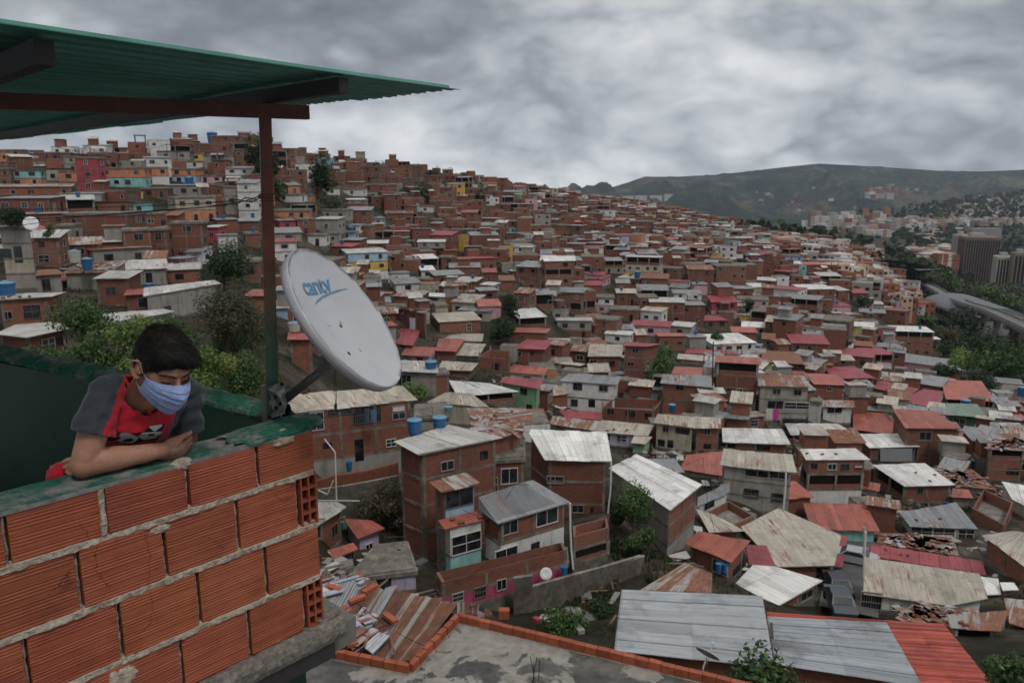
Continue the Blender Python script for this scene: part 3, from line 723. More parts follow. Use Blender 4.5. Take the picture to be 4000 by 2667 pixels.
HQ('B', [(905,457),(1187,450),(1110,405),(880,405)], 66, 'b', 'W', 'brick house with white roof and dark porch above the four windowed house', [(1130,474,30,24,1),(945,472,80,30,9)])
HQ('B', [(602,490),(900,500),(860,430),(598,425)], 45, 'b', 'W', 'low brick house with white roof behind the grey eaved house', [(630,505,50,20,9),(780,515,60,20,9)])
HQ('B', [(590,592),(925,627),(905,545),(605,520)], 188, 'gg', 't', 'grey house with brick edged balconies and corner pipe under a pale roof', [(755,630,96,28,1),(850,637,80,28,1),(728,718,58,36,2),(845,737,44,34,2)], floors=3, slope=.6)
HQ('B', [(975,569),(1255,567),(1190,517),(945,520)], 205, 'bdw', 'W', 'brick house with white roof and a row of four upper windows', [(1006,596,30,24,1),(1090,599,32,24,1),(1148,601,30,26,1),(1208,604,28,18,4)], floors=3)
HQ('B', [(1258,515),(1480,509),(1390,450),(1195,452)], 76, 'b', 'W', 'brick house with white roof and grey tarpaulin across its front', [(1382,545,140,48,1)])
HQ('B', [(1415,687),(1637,681),(1500,583),(1270,590)], 80, 'b', 'W', 'brick house with long white roof stepping down to a pink terrace', [(1485,708,16,20,1)], side='d')
HQ('B', [(1440,866),(1738,878),(1640,760),(1392,803)], 58, 'w', 'g', 'single storey white house with grey sheet roof and barred porch', [(1490,890,70,34,3),(1590,895,70,34,3),(1690,900,50,34,3)])
HQ('B', [(1000,880),(1300,888),(1235,768),(960,760)], 75, 't', 'o', 'turquoise house under a big dull red roof beside the parked silver car', [(1040,910,50,40,9)])
HQ('B', [(520,806),(640,862),(742,818),(625,752)], 40, 'b', 'b', 'small roofless brick enclosure with rubble inside, behind the beige roof', [], ov=0, par=1.9)
HQ('B', [(540,893),(695,886),(560,812),(482,790)], 40, 'b', 't', 'low house with beige sheet roof behind the red roofed brick hut', [])
HQ('B', [(845,1047),(1102,1041),(1132,905),(850,783),(680,868)], 70, 'b', 't', 'big five sided beige roofed hall by the parked cars', [(1050,1075,50,50,9)], dzs=[0,0,0,.4,.4])
HQ('B', [(1102,1047),(1138,1050),(1160,910),(1134,905)], 50, 'g', 'r', 'narrow crimson lean to beside the big beige hall and the silver car', [])
HQ('B', [(718,1040),(840,1057),(795,952),(705,950)], 40, 'b', 'r', 'small crimson roofed room between the brick hut and beige hall', [])
HQ('B', [(430,942),(637,1027),(718,932),(495,888)], 110, 'b', 'o', 'brick hut with dull red roof and two blue barrels on its balcony', [(588,1048,58,54,1),(675,1050,50,36,9)], Y=57, slope=.4)
HQ('B', [(850,1222),(1050,1108),(835,1045),(735,1038),(620,1160)], 60, 'b', 'W', 'brick house with stepped white roof and wire frame on top', [(975,1175,40,36,1)], dzs=[0,0,.3,.3,.3])
HQ('B', [(230,1152),(545,1162),(550,1075),(430,1030)], 40, 'g', 'R', 'low shed with rusty brown roof behind the large grey roof', [], Y=48)
HQ('B', [(1230,1168),(1615,1222),(1788,1188),(1750,1078),(1235,1003)], 70, 'w', 't', 'white house with wide cream roof and barred bay beside the alley', [(1382,1226,34,26,1),(1265,1205,70,80,3),(1460,1235,30,20,1)], dzs=[0,0,.2,.5,.5])
HQ('B', [(1265,1000),(1770,1081),(1752,1020),(1268,945)], 12, 'g', 'r', 'long crimson roof strip behind the wide cream roof', [])
HQ('B', [(1290,940),(1660,998),(1630,905),(1300,895)], 14, 'g', 'x', 'low house roofed with scattered rubbish and sheet scraps', [])
HQ('B', [(1765,907),(1965,1052),(1995,900),(1900,885)], 100, 'b', 't', 'long brick house with beige roof against the right edge', [], slope=.3)
HQ('B', [(1785,1172),(1848,1170),(1835,1100),(1755,1090)], 14, 'g', 'W', 'tiny lean to with white sheets beside the cream roof', [])
HQ('B', [(1855,1153),(1927,1150),(1905,1117),(1842,1116)], 20, 'b', 'W', 'tiny shed with white roof near the right edge', [])
HQ('B', [(1720,785),(1860,860),(1900,760),(1770,700)], 60, 'b', 'b', 'roofless brick terrace with a washing tub at the right edge', [], par=1.3)
HQ('B', [(1900,745),(2000,800),(1990,690),(1850,665)], 60, 'c', 'W', 'small house with bluish white roof cut by the right edge', [])
HQ('B', [(1790,520),(1965,528),(1955,475),(1780,470)], 140, 'dbb', 'x', 'brick house with dark open upper floor and ragged roof, right edge', [(1898,622,40,24,9)], floors=3)
HQ('B', [(1620,682),(1830,702),(1720,610),(1540,605)], 30, 'g', 'x', 'jumble of low grey scrap roofs below the square brick house', [])
HQ('B', [(1625,735),(1720,738),(1700,700),(1630,695)], 40, 'g', 'o', 'small house with dull red roof beside the grey scrap roofs', [])
HQ('B', [(410,610),(595,640),(595,530),(440,545)], 30, 'c', 'o', 'low house under a flat brick red roof beside the grey eaved house', [])
HQ('B', [(485,780),(632,712),(630,668),(490,735)], 60, 'w', 'g', 'low white house with thin grey roof beside the long white roof', [(540,770,40,30,9)])
HQ('B', [(365,795),(505,682),(215,545),(90,605)], 250, 'bg', 'W', 'long shed like house with bent white roof over a deep green ravine', [], Y=60, floors=3, side='gg')
HQ('B', [(1620,1320),(1840,1335),(1882,1245),(1605,1262)], 110, 'db', 'R', 'rusty roofed brick shed with dark doorway at the lower right', [], Y=50)
HQ('B', [(1390,1275),(1600,1290),(1700,1235),(1440,1240)], 20, 'g', 'x', 'low scrap roof of loose sheets beside the rusty shed', [], Y=53)
HQ('B', [(1885,1300),(1990,1330),(2000,1200),(1860,1185)], 60, 'b', 'R', 'narrow house with striped dark roof at the lower right edge', [], Y=52)
HQ('L', [(-40,1350),(172,1374),(462,1312),(380,1268),(100,1290)], 160, 'b', 'w', 'low brick house with white corrugated roof at the left edge behind the trees', [(318,1420,60,60,3),(400,1395,60,50,9)], Y=60)
HQ('L', [(630,1297),(1142,1205),(1070,1188),(690,1215)], 90, 'z', 'w', 'long sheet clad shed with white roof behind the boy', [], Y=62)
HQ('L', [(945,1105),(1435,1022),(1400,998),(950,1048)], 170, 'g', 'w', 'grey and brick house with clean white roof beside the dark tree', [(1100,1200,40,60,9)], slope=.2)
HQ('L', [(400,1002),(835,962),(795,918),(395,960)], 60, 'g', 'r', 'shack with red and white sheeted roof weighed down by stones', [(450,1030,60,40,9)])
HQ('L', [(-30,1130),(330,1105),(430,1075),(-20,1090)], 190, 'b', 'w', 'brick house with barred window and flat pale roof carrying a blue tank', [(210,1205,80,70,3),(50,1230,40,40,1)], Y=76)
HQ('L', [(0,657),(195,655),(190,650),(0,650)], 400, 'gcg', 'c', 'tall grey concrete house at the left edge with plants on its terrace', [(35,830,60,60,9),(120,830,40,90,9)], Y=88, floors=4)
HQ('H', [(240,835),(440,835),(420,785),(250,780)], 260, 'by', 'o', 'brick and yellow house with red roof behind the dish arm', [(480,1150,60,60,3)], Y=84)
HQ('H', [(1085,590),(1300,640),(1320,600),(1110,585)], 160, 'b', 'x', 'brick house with patterned curtain in its doorway beside the dish', [(1198,710,44,86,4),(1110,620,30,30,1)])
HQ('H', [(1075,870),(1200,880),(1265,750),(1080,750)], 30, 'b', 'r', 'house with broad crimson roof touching the right rim of the dish', [])
HQ('M', [(1540,1335),(1910,1345),(1935,1315),(1600,1305)], 62, 'b', 'o', 'long brick house with straight salmon red roof at mid slope', [(1600,1365,20,16,1),(1750,1370,20,16,1)])
HQ('M', [(1050,1100),(1262,1110),(1240,1083),(1090,1080)], 55, 'w', 'W', 'white walled house with big white roof on mid slope right of the dish', [(1150,1122,90,12,1)])
HQ('M', [(1225,1390),(1480,1400),(1490,1350),(1290,1345)], 22, 'g', 't', 'low house with ragged cream roof above the pale green stretch', [])
# smaller houses read off the picture as fronts: view, left, top, right, bottom, storeys top to bottom, roof
ROWS = '''
L 172 160 440 285 bg c|L 440 185 520 290 g c|L 515 195 660 420 kkk c|L 405 282 515 355 s c|L 80 275 260 385 ts N|L 0 265 75 390 b c|L 668 262 955 390 st c|L 955 258 1110 375 sw c
L 770 165 975 262 bg b|L 1045 150 1245 262 gg g|L 1120 222 1335 268 w c|L 1240 165 1340 222 y c|L 1240 102 1540 195 bb c|L 1380 52 1600 140 b c|L 1340 180 1540 265 gy c|L 1535 140 1605 265 bb c
L 1125 268 1295 365 sl c|L 1295 310 1470 365 p c|L 1475 262 1665 362 wg g|L 1560 362 1700 600 wwww g|L 1485 385 1562 570 ggg c|L 0 385 415 460 b R|L 415 430 650 500 gd g|L 0 460 320 560 bb g
L 320 470 440 560 wd g|L 440 470 600 560 d w|L 600 480 840 560 b g|L 840 490 1000 560 td g|L 930 395 1100 462 bp c|L 1100 375 1310 455 gg g|L 1310 370 1490 460 b c|L 1165 455 1425 620 css c
L 435 565 850 775 bb c|L 870 560 1125 670 bs c|L 840 668 990 880 bb c|L 980 665 1115 870 bb c|L 1135 622 1340 880 bbb c|L 1345 650 1440 760 k w|L 1445 700 1560 820 w g|L 1570 610 1700 700 b g|L 1615 690 1710 780 bt c
L 1600 870 1715 1010 bt c|L 195 720 395 910 bb w|L 200 970 395 1085 g R|L 640 985 860 1165 b w|L 865 950 1080 1030 g w|L 1080 955 1300 1030 b w|L 450 780 640 860 b R|L 640 790 980 900 gd R|L 960 900 1080 950 c R|L 1080 885 1240 950 p g
L 860 1165 1060 1215 b o|L 440 1000 735 1062 g x|L 200 560 430 650 b g|L 400 640 440 760 g c|L 0 150 80 240 s c|L 1640 1100 1720 1230 b o|L 1130 700 1180 780 g g|L 1430 600 1570 690 b g|L 1240 855 1310 900 w g
M 145 135 330 250 bbd c|M 335 175 455 235 b b|M 175 275 340 375 bbw c|M 480 232 600 300 b g|M 465 290 590 360 bw c|M 590 250 840 355 bb c|M 700 230 800 260 b c|M 860 262 1030 330 b b|M 1020 245 1100 325 b c|M 845 302 935 330 t c
M 1100 312 1200 372 b c|M 1190 297 1270 362 b c|M 450 362 550 410 b g|M 555 400 705 450 wb c|M 700 372 930 470 bgb c|M 130 440 300 490 w c|M 300 450 360 490 s c|M 205 375 300 440 s g|M 440 405 550 442 w c|M 115 540 345 600 sb c
M 420 537 605 610 gs c|M 150 605 270 670 k g|M 270 597 400 700 bb c|M 375 597 555 700 gbw w|M 315 655 362 697 w c|M 595 637 690 692 w g|M 550 697 655 740 l c|M 690 640 750 722 b c|M 120 692 300 750 g g|M 335 702 465 777 w c|M 465 690 550 765 g c
M 125 747 275 880 ww r|M 550 735 700 830 b g|M 480 777 650 850 b r|M 600 817 880 1000 lyw w|M 840 950 1015 1022 w g|M 905 1035 1100 1080 w g|M 690 757 865 812 b W|M 870 722 1000 792 b c|M 880 677 1005 742 b t|M 1050 515 1165 557 w c|M 1035 587 1130 652 b c
M 1240 667 1420 722 bb c|M 1140 602 1230 662 b c|M 1380 592 1600 642 b t|M 1590 557 1750 612 b c|M 1600 612 1730 690 bt c|M 1310 440 1490 512 bb c|M 1150 390 1290 462 bb c|M 1490 440 1560 545 wb c|M 1560 452 1700 502 dg g|M 1680 420 1740 492 e g
M 1060 747 1240 832 gd W|M 1160 807 1320 852 b o|M 1055 857 1210 932 d W|M 1210 847 1325 942 bb c|M 1080 932 1180 987 w W|M 1385 855 1590 942 bb r|M 1650 780 1830 860 ww g|M 1885 872 2085 1140 bdbbb W|M 1490 947 1580 1012 b r|M 1290 1010 1460 1062 b w
M 1460 1065 1600 1132 b g|M 1180 1165 1262 1282 ct c|M 1260 1142 1460 1232 cc R|M 1310 1202 1550 1267 c g|M 1460 1168 1615 1255 pw o|M 880 1112 1100 1172 by R|M 1960 1077 2150 1212 bd g|M 1820 1092 1960 1192 db g|M 2090 962 2280 1032 p r|M 2130 1032 2270 1082 b r
M 1700 1282 1930 1312 d W|M 1975 1262 2200 1382 gb w|M 2210 1292 2352 1362 b R|M 1190 1265 1490 1342 b t|M 1600 1000 1700 1070 b R|M 1740 1020 1880 1070 b b|M 740 590 860 650 g g|M 860 560 1030 640 b x|M 1430 640 1600 700 b g|M 1640 690 1760 740 b g|M 1770 640 1960 700 b c
M 1990 760 2160 830 b g|M 2100 480 2250 530 b g|M 1870 560 2040 640 bb c|M 2040 640 2160 700 b g|M 2200 690 2352 740 w c|M 1620 420 1690 470 b g|M 1000 390 1120 450 b g|M 960 330 1030 390 b c|M 750 450 850 520 bg c|M 600 470 740 520 g W|M 590 540 760 630 bb g
R 405 305 515 365 bb o|R 535 312 650 400 bbb c|R 645 322 725 372 b r|R 140 272 240 342 bb c|R 320 275 415 332 b c|R 760 357 870 402 g c|R 500 415 605 472 wB c|R 605 407 690 472 bb w|R 515 475 680 612 dcyy w|R 420 492 515 552 dg g|R 285 577 430 607 p r
R 470 572 600 622 b t|R 680 527 770 592 b c|R 765 432 900 512 dg R|R 905 440 1000 492 w c|R 950 472 1135 512 bb c|R 805 532 925 607 bb R|R 930 517 1080 612 bb c|R 575 627 715 682 d g|R 690 587 805 617 w r|R 740 642 870 702 wp g|R 1095 582 1205 612 b W|R 1095 612 1200 667 c W
R 1175 622 1320 667 w r|R 1325 622 1490 702 bb W|R 1400 562 1510 642 dbb w|R 1200 572 1370 602 b g|R 1240 667 1400 742 db g|R 1400 672 1475 720 b g|R 1285 762 1535 827 b c|R 1060 797 1170 832 gd W|R 910 682 1035 757 kp r|R 1035 672 1170 737 pt c|R 870 767 1000 802 b r
R 545 790 722 838 p r|R 720 792 825 847 g w|R 580 722 695 787 w t|R 630 682 790 782 bb w|R 450 717 580 772 bb c|R 355 662 465 732 wp c|R 205 642 330 732 bb g|R 90 652 200 712 b g|R 205 772 370 842 gb w|R 370 762 490 842 bb c|R 1505 792 1640 872 YY W|R 1680 802 1745 882 pp c
R 1755 817 1920 932 dbb W|R 1910 852 1960 932 b W|R 1645 887 1790 952 b g|R 1620 922 1755 1012 db r|R 1480 927 1640 992 bp r|R 1750 962 1950 1012 p g|R 670 837 800 902 bb o|R 805 842 900 897 g g|R 420 842 545 872 w W|R 900 872 1140 912 w W|R 1200 862 1280 912 b r|R 1280 872 1450 952 bb r
R 1150 852 1200 890 b R|R 2175 1052 2320 1092 g g|R 1840 1060 1960 1120 b g|R 2040 1000 2140 1040 g g|R 1950 990 2050 1050 b w|R 1360 620 1440 660 w c|R 1630 500 1690 560 tw c|R 1640 560 1700 600 l c|R 1720 620 1810 660 bw r|R 1800 590 1860 650 w c|R 1560 640 1640 690 b r|R 1620 690 1700 730 g w
R 1700 720 1800 790 b R|R 1800 700 1880 740 w r|R 1180 440 1280 470 w l|R 1230 470 1330 520 l c|R 1330 510 1430 560 b o|R 1150 540 1290 580 b r|R 1430 420 1510 450 w c|R 1500 480 1600 530 w c|R 1000 620 1090 670 b g|R 240 330 330 400 bb g|R 0 520 140 600 bb g|R 130 490 285 640 bbbb W
R 0 640 90 700 b R|R 200 330 260 380 b c|R 700 400 760 450 b c|R 330 430 420 490 ww r|R 480 640 570 700 b t|R 1200 510 1330 545 w W|R 1600 730 1700 790 b g|R 1010 820 1120 870 b o|R 470 300 540 350 b c|R 280 260 330 300 b c|R 880 500 940 560 b g|R 1540 560 1640 600 b r|R 1000 360 1100 400 b c
R 1100 380 1200 420 g c|R 1200 400 1290 440 w g|R 830 600 900 650 p g|R 1460 700 1560 750 p r
'''
def front(view, xl, yt, xr, yb, walls, roof, rnd, zmul=1.0):
    a = S(view, xl, yt); b = S(view, xr, yb); k = 1
    cx = (a[0]+b[0])/2; g = ground_hit(cx, b[1], 45)
    if g is None:
        ct = col_t(ray(cx, b[1]).x/ray(cx, b[1]).y); i = max((k for k in range(len(GY)) if 120 < GY[k] < 600), key=lambda k: ct[k]); g = at_Y(cx, b[1], float(GY[i])+rnd.uniform(-4, 4))
    dist = math.hypot(g.x, g.y); W = (b[0]-a[0])*math.hypot(dist, g.z)/F
    top = at_Y(cx, a[1], g.y).z; hgt = max(2.2, top-g.z)
    d = min(10, max(4, W*(.55+.4*rnd.random())))
    base = math.atan2(-g.x, g.y)*.75                 # facing the viewer, roughly
    yaw = base+math.radians(rnd.uniform(-24, 24)); rel = yaw-math.atan2(-g.x, g.y)
    w = max(2.5, (W-d*abs(math.sin(rel))*.8)/max(.5, math.cos(rel)))
    return make_box_house(g.xy, w, d, yaw, g.z, hgt, walls, roof, rnd)
def make_box_house(c, w, d, yaw, zb, hgt, walls, roof, rnd, detail=2):
    e = Vector((math.cos(yaw), math.sin(yaw))); f = Vector((-e.y, e.x)); c = Vector(c)
    ov = .3 if roof not in 'cb' else 0
    p = [c-e*(w/2+ov)-f*ov, c+e*(w/2+ov)-f*ov, c+e*(w/2+ov)+f*(d+ov), c-e*(w/2+ov)+f*(d+ov)]
    z = zb+hgt
    if roof in 'cb': zr = [z]*4
    else:
        s1 = rnd.uniform(-.3, .9); zr = [z, z, z+s1, z+s1]
    nf = max(len(walls) if hgt/len(walls) > 1.9 else 1, round(hgt/2.75))
    h = House(p, zr, zb, walls, roof, nf, .3, rnd, detail); return h
AUTO = []
for line in ROWS.strip().splitlines():
    for t in line.split('|'):
        q = t.split()
        if len(q) < 7: continue
        v, x0, y0, x1, y1, wl, rf = q
        wl = ''.join(ch for ch in wl if ch in WN); rf = rf if rf in RN else 'g'
        h = front(v, *map(float, (x0, y0, x1, y1)), wl, rf, RND)
        if h is None: continue
        h.auto_windows(.8); register(h); AUTO.append(h)
# everything between them: houses packed on the slope
FAVELA = [(0,345),(620,345),(1180,428),(1500,478),(1640,520),(1800,555),(1950,610),(2060,690),(2120,790),(2352,900),(2352,1300),(0,1300)]
def in_poly(x, y, P):
    r = False; j = len(P)-1
    for i in range(len(P)):
        if (P[i][1] > y) != (P[j][1] > y) and x < (P[j][0]-P[i][0])*(y-P[i][1])/(P[j][1]-P[i][1])+P[i][0]: r = not r
        j = i
    return r
NEARF = [(1400,960),(2400,960),(2400,1500),(1960,1500),(1960,1240),(1900,1240),(1880,1330),(1560,1330),(1590,1180),(1500,1100),(1400,1030)]
CLEAR = [(440,560,620,720),(620,860,720,960),(1130,650,1200,730),(1470,790,1560,900),(430,700,620,930),(620,1080,900,1400),(0,850,620,1000),(80,760,620,900),(1100,720,1180,790),(2060,690,2380,893),(100,680,260,900)]
def wall_pick(r, far):
    t = r.random()
    if t < .74: return r.choice(['b', 'b', 'bb', 'bb', 'bb', 'bg', 'db', 'bd'])
    if t < .83: return r.choice(['g', 'c', 'bg', 'gg'])
    if t < .91: return r.choice(['w', 'ww', 'bw'])
    return r.choice(['p', 's', 't', 'y', 'k', 'l', 'bp', 'bs', 'bt', 'e', 'v'])
def roof_pick(r, right):
    t = r.random()
    if t < (.42 if right else .58): return 'c'
    if t < .64: return 'b' if r.random() < .4 else 'g'
    if t < .78: return 'g'
    if t < .85: return 'w'
    if t < .89: return 't'
    if t < .94: return 'R'
    return 'r' if r.random() < .5 else 'o'
FILL = []
rf_ = random.Random(5)
cellsz = 60.0; GRID = {}
def grid_add(pxr, dist):
    for i in range(int(pxr[0]//cellsz), int(pxr[2]//cellsz)+1):
        for j in range(int(pxr[1]//cellsz), int(pxr[3]//cellsz)+1): GRID.setdefault((i, j), []).append((pxr, dist))
for pr_, ds in PX_RECTS: grid_add(pr_, ds)
PLAN = {}
def plan_add(h):
    r = max((p-h.cen).length for p in h.poly)*.66
    PLAN.setdefault((int(h.cen.x//25), int(h.cen.y//25)), []).append((h.cen.x, h.cen.y, r))
def plan_hit(h):
    r = max((p-h.cen).length for p in h.poly)*.66; i0, j0 = int(h.cen.x//25), int(h.cen.y//25)
    for i in (i0-1, i0, i0+1):
        for j in (j0-1, j0, j0+1):
            for (x, y, q) in PLAN.get((i, j), ()):
                if math.hypot(x-h.cen.x, y-h.cen.y) < (r+q)*.86: return True
    return False
for h in HOUSES: plan_add(h)
def blocked(pxr, dist, lim):      # would it hide too much of a house that the picture shows?
    seen = set(); area = (pxr[2]-pxr[0])*(pxr[3]-pxr[1])+1; cov = 0
    for i in range(int(pxr[0]//cellsz), int(pxr[2]//cellsz)+1):
        for j in range(int(pxr[1]//cellsz), int(pxr[3]//cellsz)+1):
            for r, d in GRID.get((i, j), ()):
                if id(r) in seen: continue
                seen.add(id(r))
                w = min(pxr[2], r[2])-max(pxr[0], r[0]); h = min(pxr[3], r[3])-max(pxr[1], r[1])
                if w > 0 and h > 0 and dist < d+1 and w*h > lim*((r[2]-r[0])*(r[3]-r[1])+1): return True
    return False
Y = 62.0
while Y < 1500:
    step = (3.6 if Y < 110 else 4.6)+Y*.007; xs = -Y*.80
    while xs < Y*.80:
        x = xs+rf_.uniform(-2, 2); y = Y+rf_.uniform(-.35, .35)*step
        xs += rf_.uniform(4, 6) if Y < 110 else rf_.uniform(4.6, 7.0)+Y*.004
        u = x/y; t = float(np.interp(y, GY, col_t(round(u, 2)))); z = t*y
        px, py = proj((x, y, z)); dx, dy = px/1.7007, py/1.7007
        if not in_poly(dx, dy, FAVELA) or dx < -40 or dx > 2400: continue
        if any(a < dx < c and b < dy < d for a, b, c, d in CLEAR): continue
        hgt = rf_.choice([2.7, 2.9, 5.2, 5.4, 5.6, 5.6, 7.9, 8.2]) if Y < 700 else rf_.choice([3, 5.5, 5.5, 8])
        w = rf_.uniform(4.2, 8.6); d = rf_.uniform(4.5, 7.5)
        if Y < 110: hgt = rf_.choice([2.5, 2.6, 2.8, 5.2]); w = rf_.uniform(4, 7); d = rf_.uniform(4, 6.5)
        if Y < 95 and not in_poly(dx, dy, NEARF): continue
        yaw = math.atan2(-x, y)*.6+math.radians(rf_.uniform(-22, 22)+25*mnoise.noise(Vector((x*.012, y*.012, 1))))
        wl = wall_pick(rf_, Y); n = max(1, round(hgt/2.75))
        if len(wl) > n: wl = wl[:n]
        h = make_box_house((x, y), w, d, yaw, z-.3, hgt, wl, roof_pick(rf_, dx > 1300), rf_, 1 if Y < 330 else 0)
        pr = [proj((p.x, p.y, zz)) for p in h.poly for zz in (h.zb, max(h.zr))]
        h.px = (min(p[0] for p in pr), min(p[1] for p in pr), max(p[0] for p in pr), max(p[1] for p in pr)); h.dist = h.cen.length
        tight = (h.px[0]+4, h.px[1]+4, h.px[2]-4, h.px[3]-4)
        if plan_hit(h) or blocked(tight, h.dist, (.07 if Y < 110 else .16 if Y < 200 else .34) if Y < 500 else .6): continue
        h.auto_windows(.7); plan_add(h)
        FILL.append(h)
    Y += step
# low sheds and lean-tos squeezed into the remaining gaps of the hollow
Y = 60.0
while Y < 190:
    xs = -Y*.2
    while xs < Y*.80:
        x = xs+rf_.uniform(-.6, .6); y = Y+rf_.uniform(-.6, .6); xs += rf_.uniform(2.2, 3.2)
        t = float(np.interp(y, GY, col_t(round(x/y, 2)))); px, py = proj((x, y, t*y)); dx, dy = px/1.7007, py/1.7007
        if not in_poly(dx, dy, FAVELA) or dx > 2400 or (Y < 95 and not in_poly(dx, dy, NEARF)) or any(a < dx < c and b < dy < d for a, b, c, d in CLEAR): continue
        h = make_box_house((x, y), rf_.uniform(2.4, 4.6), rf_.uniform(2.2, 3.8), math.atan2(-x, y)*.6+math.radians(rf_.uniform(-30, 30)), t*y-.3, rf_.choice([2.2, 2.5, 2.7, 3.2, 4.8]), rf_.choice(['b', 'b', 'b', 'g', 'b', 'c', 'w', 'g']), rf_.choice('ccgtRRwogx'.replace('x', 'g')), rf_, 1)
        pr = [proj((p.x, p.y, zz)) for p in h.poly for zz in (h.zb, max(h.zr))]
        h.px = (min(p[0] for p in pr), min(p[1] for p in pr), max(p[0] for p in pr), max(p[1] for p in pr)); h.dist = h.cen.length
        if plan_hit(h) or blocked((h.px[0]+3, h.px[1]+3, h.px[2]-3, h.px[3]-3), h.dist, .10): continue
        h.auto_windows(.5); plan_add(h); FILL.append(h)
    Y += 2.6
print('manual', len(HOUSES)-len(AUTO), 'rows', len(AUTO), 'fill', len(FILL))
# 300 largest stand alone, the remainder is one mass
FILL.sort(key=lambda h: -(h.px[2]-h.px[0])*(h.px[3]-h.px[1]))
n_ind = max(0, 300-len(HOUSES)); IND = AUTO+FILL[:n_ind]; REST = FILL[n_ind:]
LM = [('the dish', 790, 730), ('the steel post', 612, 600), ('the dark bushy tree', 510, 605), ('the white four floor house', 575, 470), ('the ridge top brick tower', 520, 330),
      ('the pale blue and yellow house', 855, 610), ('the dark round tree', 1170, 700), ('the ridge tree clump', 590, 360), ('the five floor brick house', 1410, 650), ('the round green tree', 1510, 835),
      ('the lime yellow house', 1965, 760), ('the metro station', 2180, 680), ('the leftmost hilltop flats', 100, 370), ('the crimson three floor house', 205, 390), ('the turquoise and salmon row', 285, 400),
      ('the white and grey eaved slope house', 1350, 870), ('the four brick fronts', 350, 550), ('the far hill skyline notch', 1180, 430), ('the ridge end tree', 1140, 430), ('the dark trees above the park', 2200, 830),
      ('the long grey roofed brick hall', 1860, 740), ('the blue fronted house', 1560, 520)]
def look(h):
    ws = []
    for c in h.walls:
        if c in WN and WN[c] not in ws: ws.append(WN[c])
    num = {1: 'one', 2: 'two', 3: 'three', 4: 'four', 5: 'five'}.get(h.nf, 'tall')
    return '%s storey %s house, %s' % (num, ' and '.join(ws[:2]), RN[h.roof])
def relation(h):
    cx = (h.px[0]+h.px[2])/2/1.7007; cy = (h.px[1]+h.px[3])/2/1.7007
    n, lx, ly = min(LM, key=lambda l: (l[1]-cx)**2+2.2*(l[2]-cy)**2)
    dx, dy = cx-lx, (cy-ly)*1.5
    if abs(dx) > abs(dy)*2: r = 'right of' if dx > 0 else 'left of'
    elif abs(dy) > abs(dx)*2: r = 'below' if dy > 0 else 'above'
    else: r = ('below' if dy > 0 else 'above')+(' right of' if dx > 0 else ' left of')
    return n, r, dx*dx+dy*dy
groups = {}
for h in IND:
    n, r, d2 = relation(h); groups.setdefault((look(h), r, n), []).append((d2, id(h), h))
ORD = ['', 'second ', 'third ', 'fourth ', 'fifth ', 'sixth ', 'seventh ', 'eighth ', 'ninth ', 'tenth ']
for (lk, r, n), L_ in groups.items():
    L_.sort(key=lambda t: (t[0], t[1]))
    for i, (_, _, h) in enumerate(L_):
        if len(L_) == 1: s_ = '%s, %s %s' % (lk, r, n)
        else: s_ = '%s, %s%s %s' % (lk, ORD[min(i, 9)] or 'nearest ', r, n)
        w_ = s_.split()
        if len(w_) > 16: s_ = s_.replace(' sheet roof', ' roof').replace('grey plastered', 'grey')
        while len(s_.split()) > 16: s_ = s_.replace(' and ', ' ', 1) if ' and ' in s_ else ' '.join(s_.split()[1:])
        h.label = s_
for h in IND: h.emit('house', h.label, 'houses packed over the hillside', parts=(h.px[2]-h.px[0]) > 62, frame=True)
mb = MB()
for h in REST:
    h.into(mb)
    if h.dist < 420 and RND.random() < .45:      # a smaller room, stair head or lean-to on top or at the side
        e = (h.poly[1]-h.poly[0]).normalized(); f = Vector((-e.y, e.x)); zt = min(h.zr)
        if RND.random() < .6 and h.roof in 'cg': make_box_house(h.cen+e*RND.uniform(-1, 1)-f*RND.uniform(0, .8), RND.uniform(2, 3.6), RND.uniform(2, 3), math.atan2(e.y, e.x), zt+.1, 2.2, RND.choice('bbbgd'), RND.choice('gcRt'), RND, 0).build_walls(mb, False) if False else None
        q = make_box_house(h.cen+e*RND.uniform(-1.4, 1.4)-f*RND.uniform(.5, 1.5), RND.uniform(2, 3.8), RND.uniform(2, 3), math.atan2(e.y, e.x), zt+.1, RND.uniform(1.9, 2.4), RND.choice('bbbgdd'), RND.choice('gcRtw'), RND, 0)
        q.nf = 1; q.ov = .2; q.build_walls_top(mb); q.build_roof(mb)
tag(mb.obj('hillside_houses', HM), 'distant mass of small brick and pale houses covering the far slopes', 'houses', None, 'stuff')
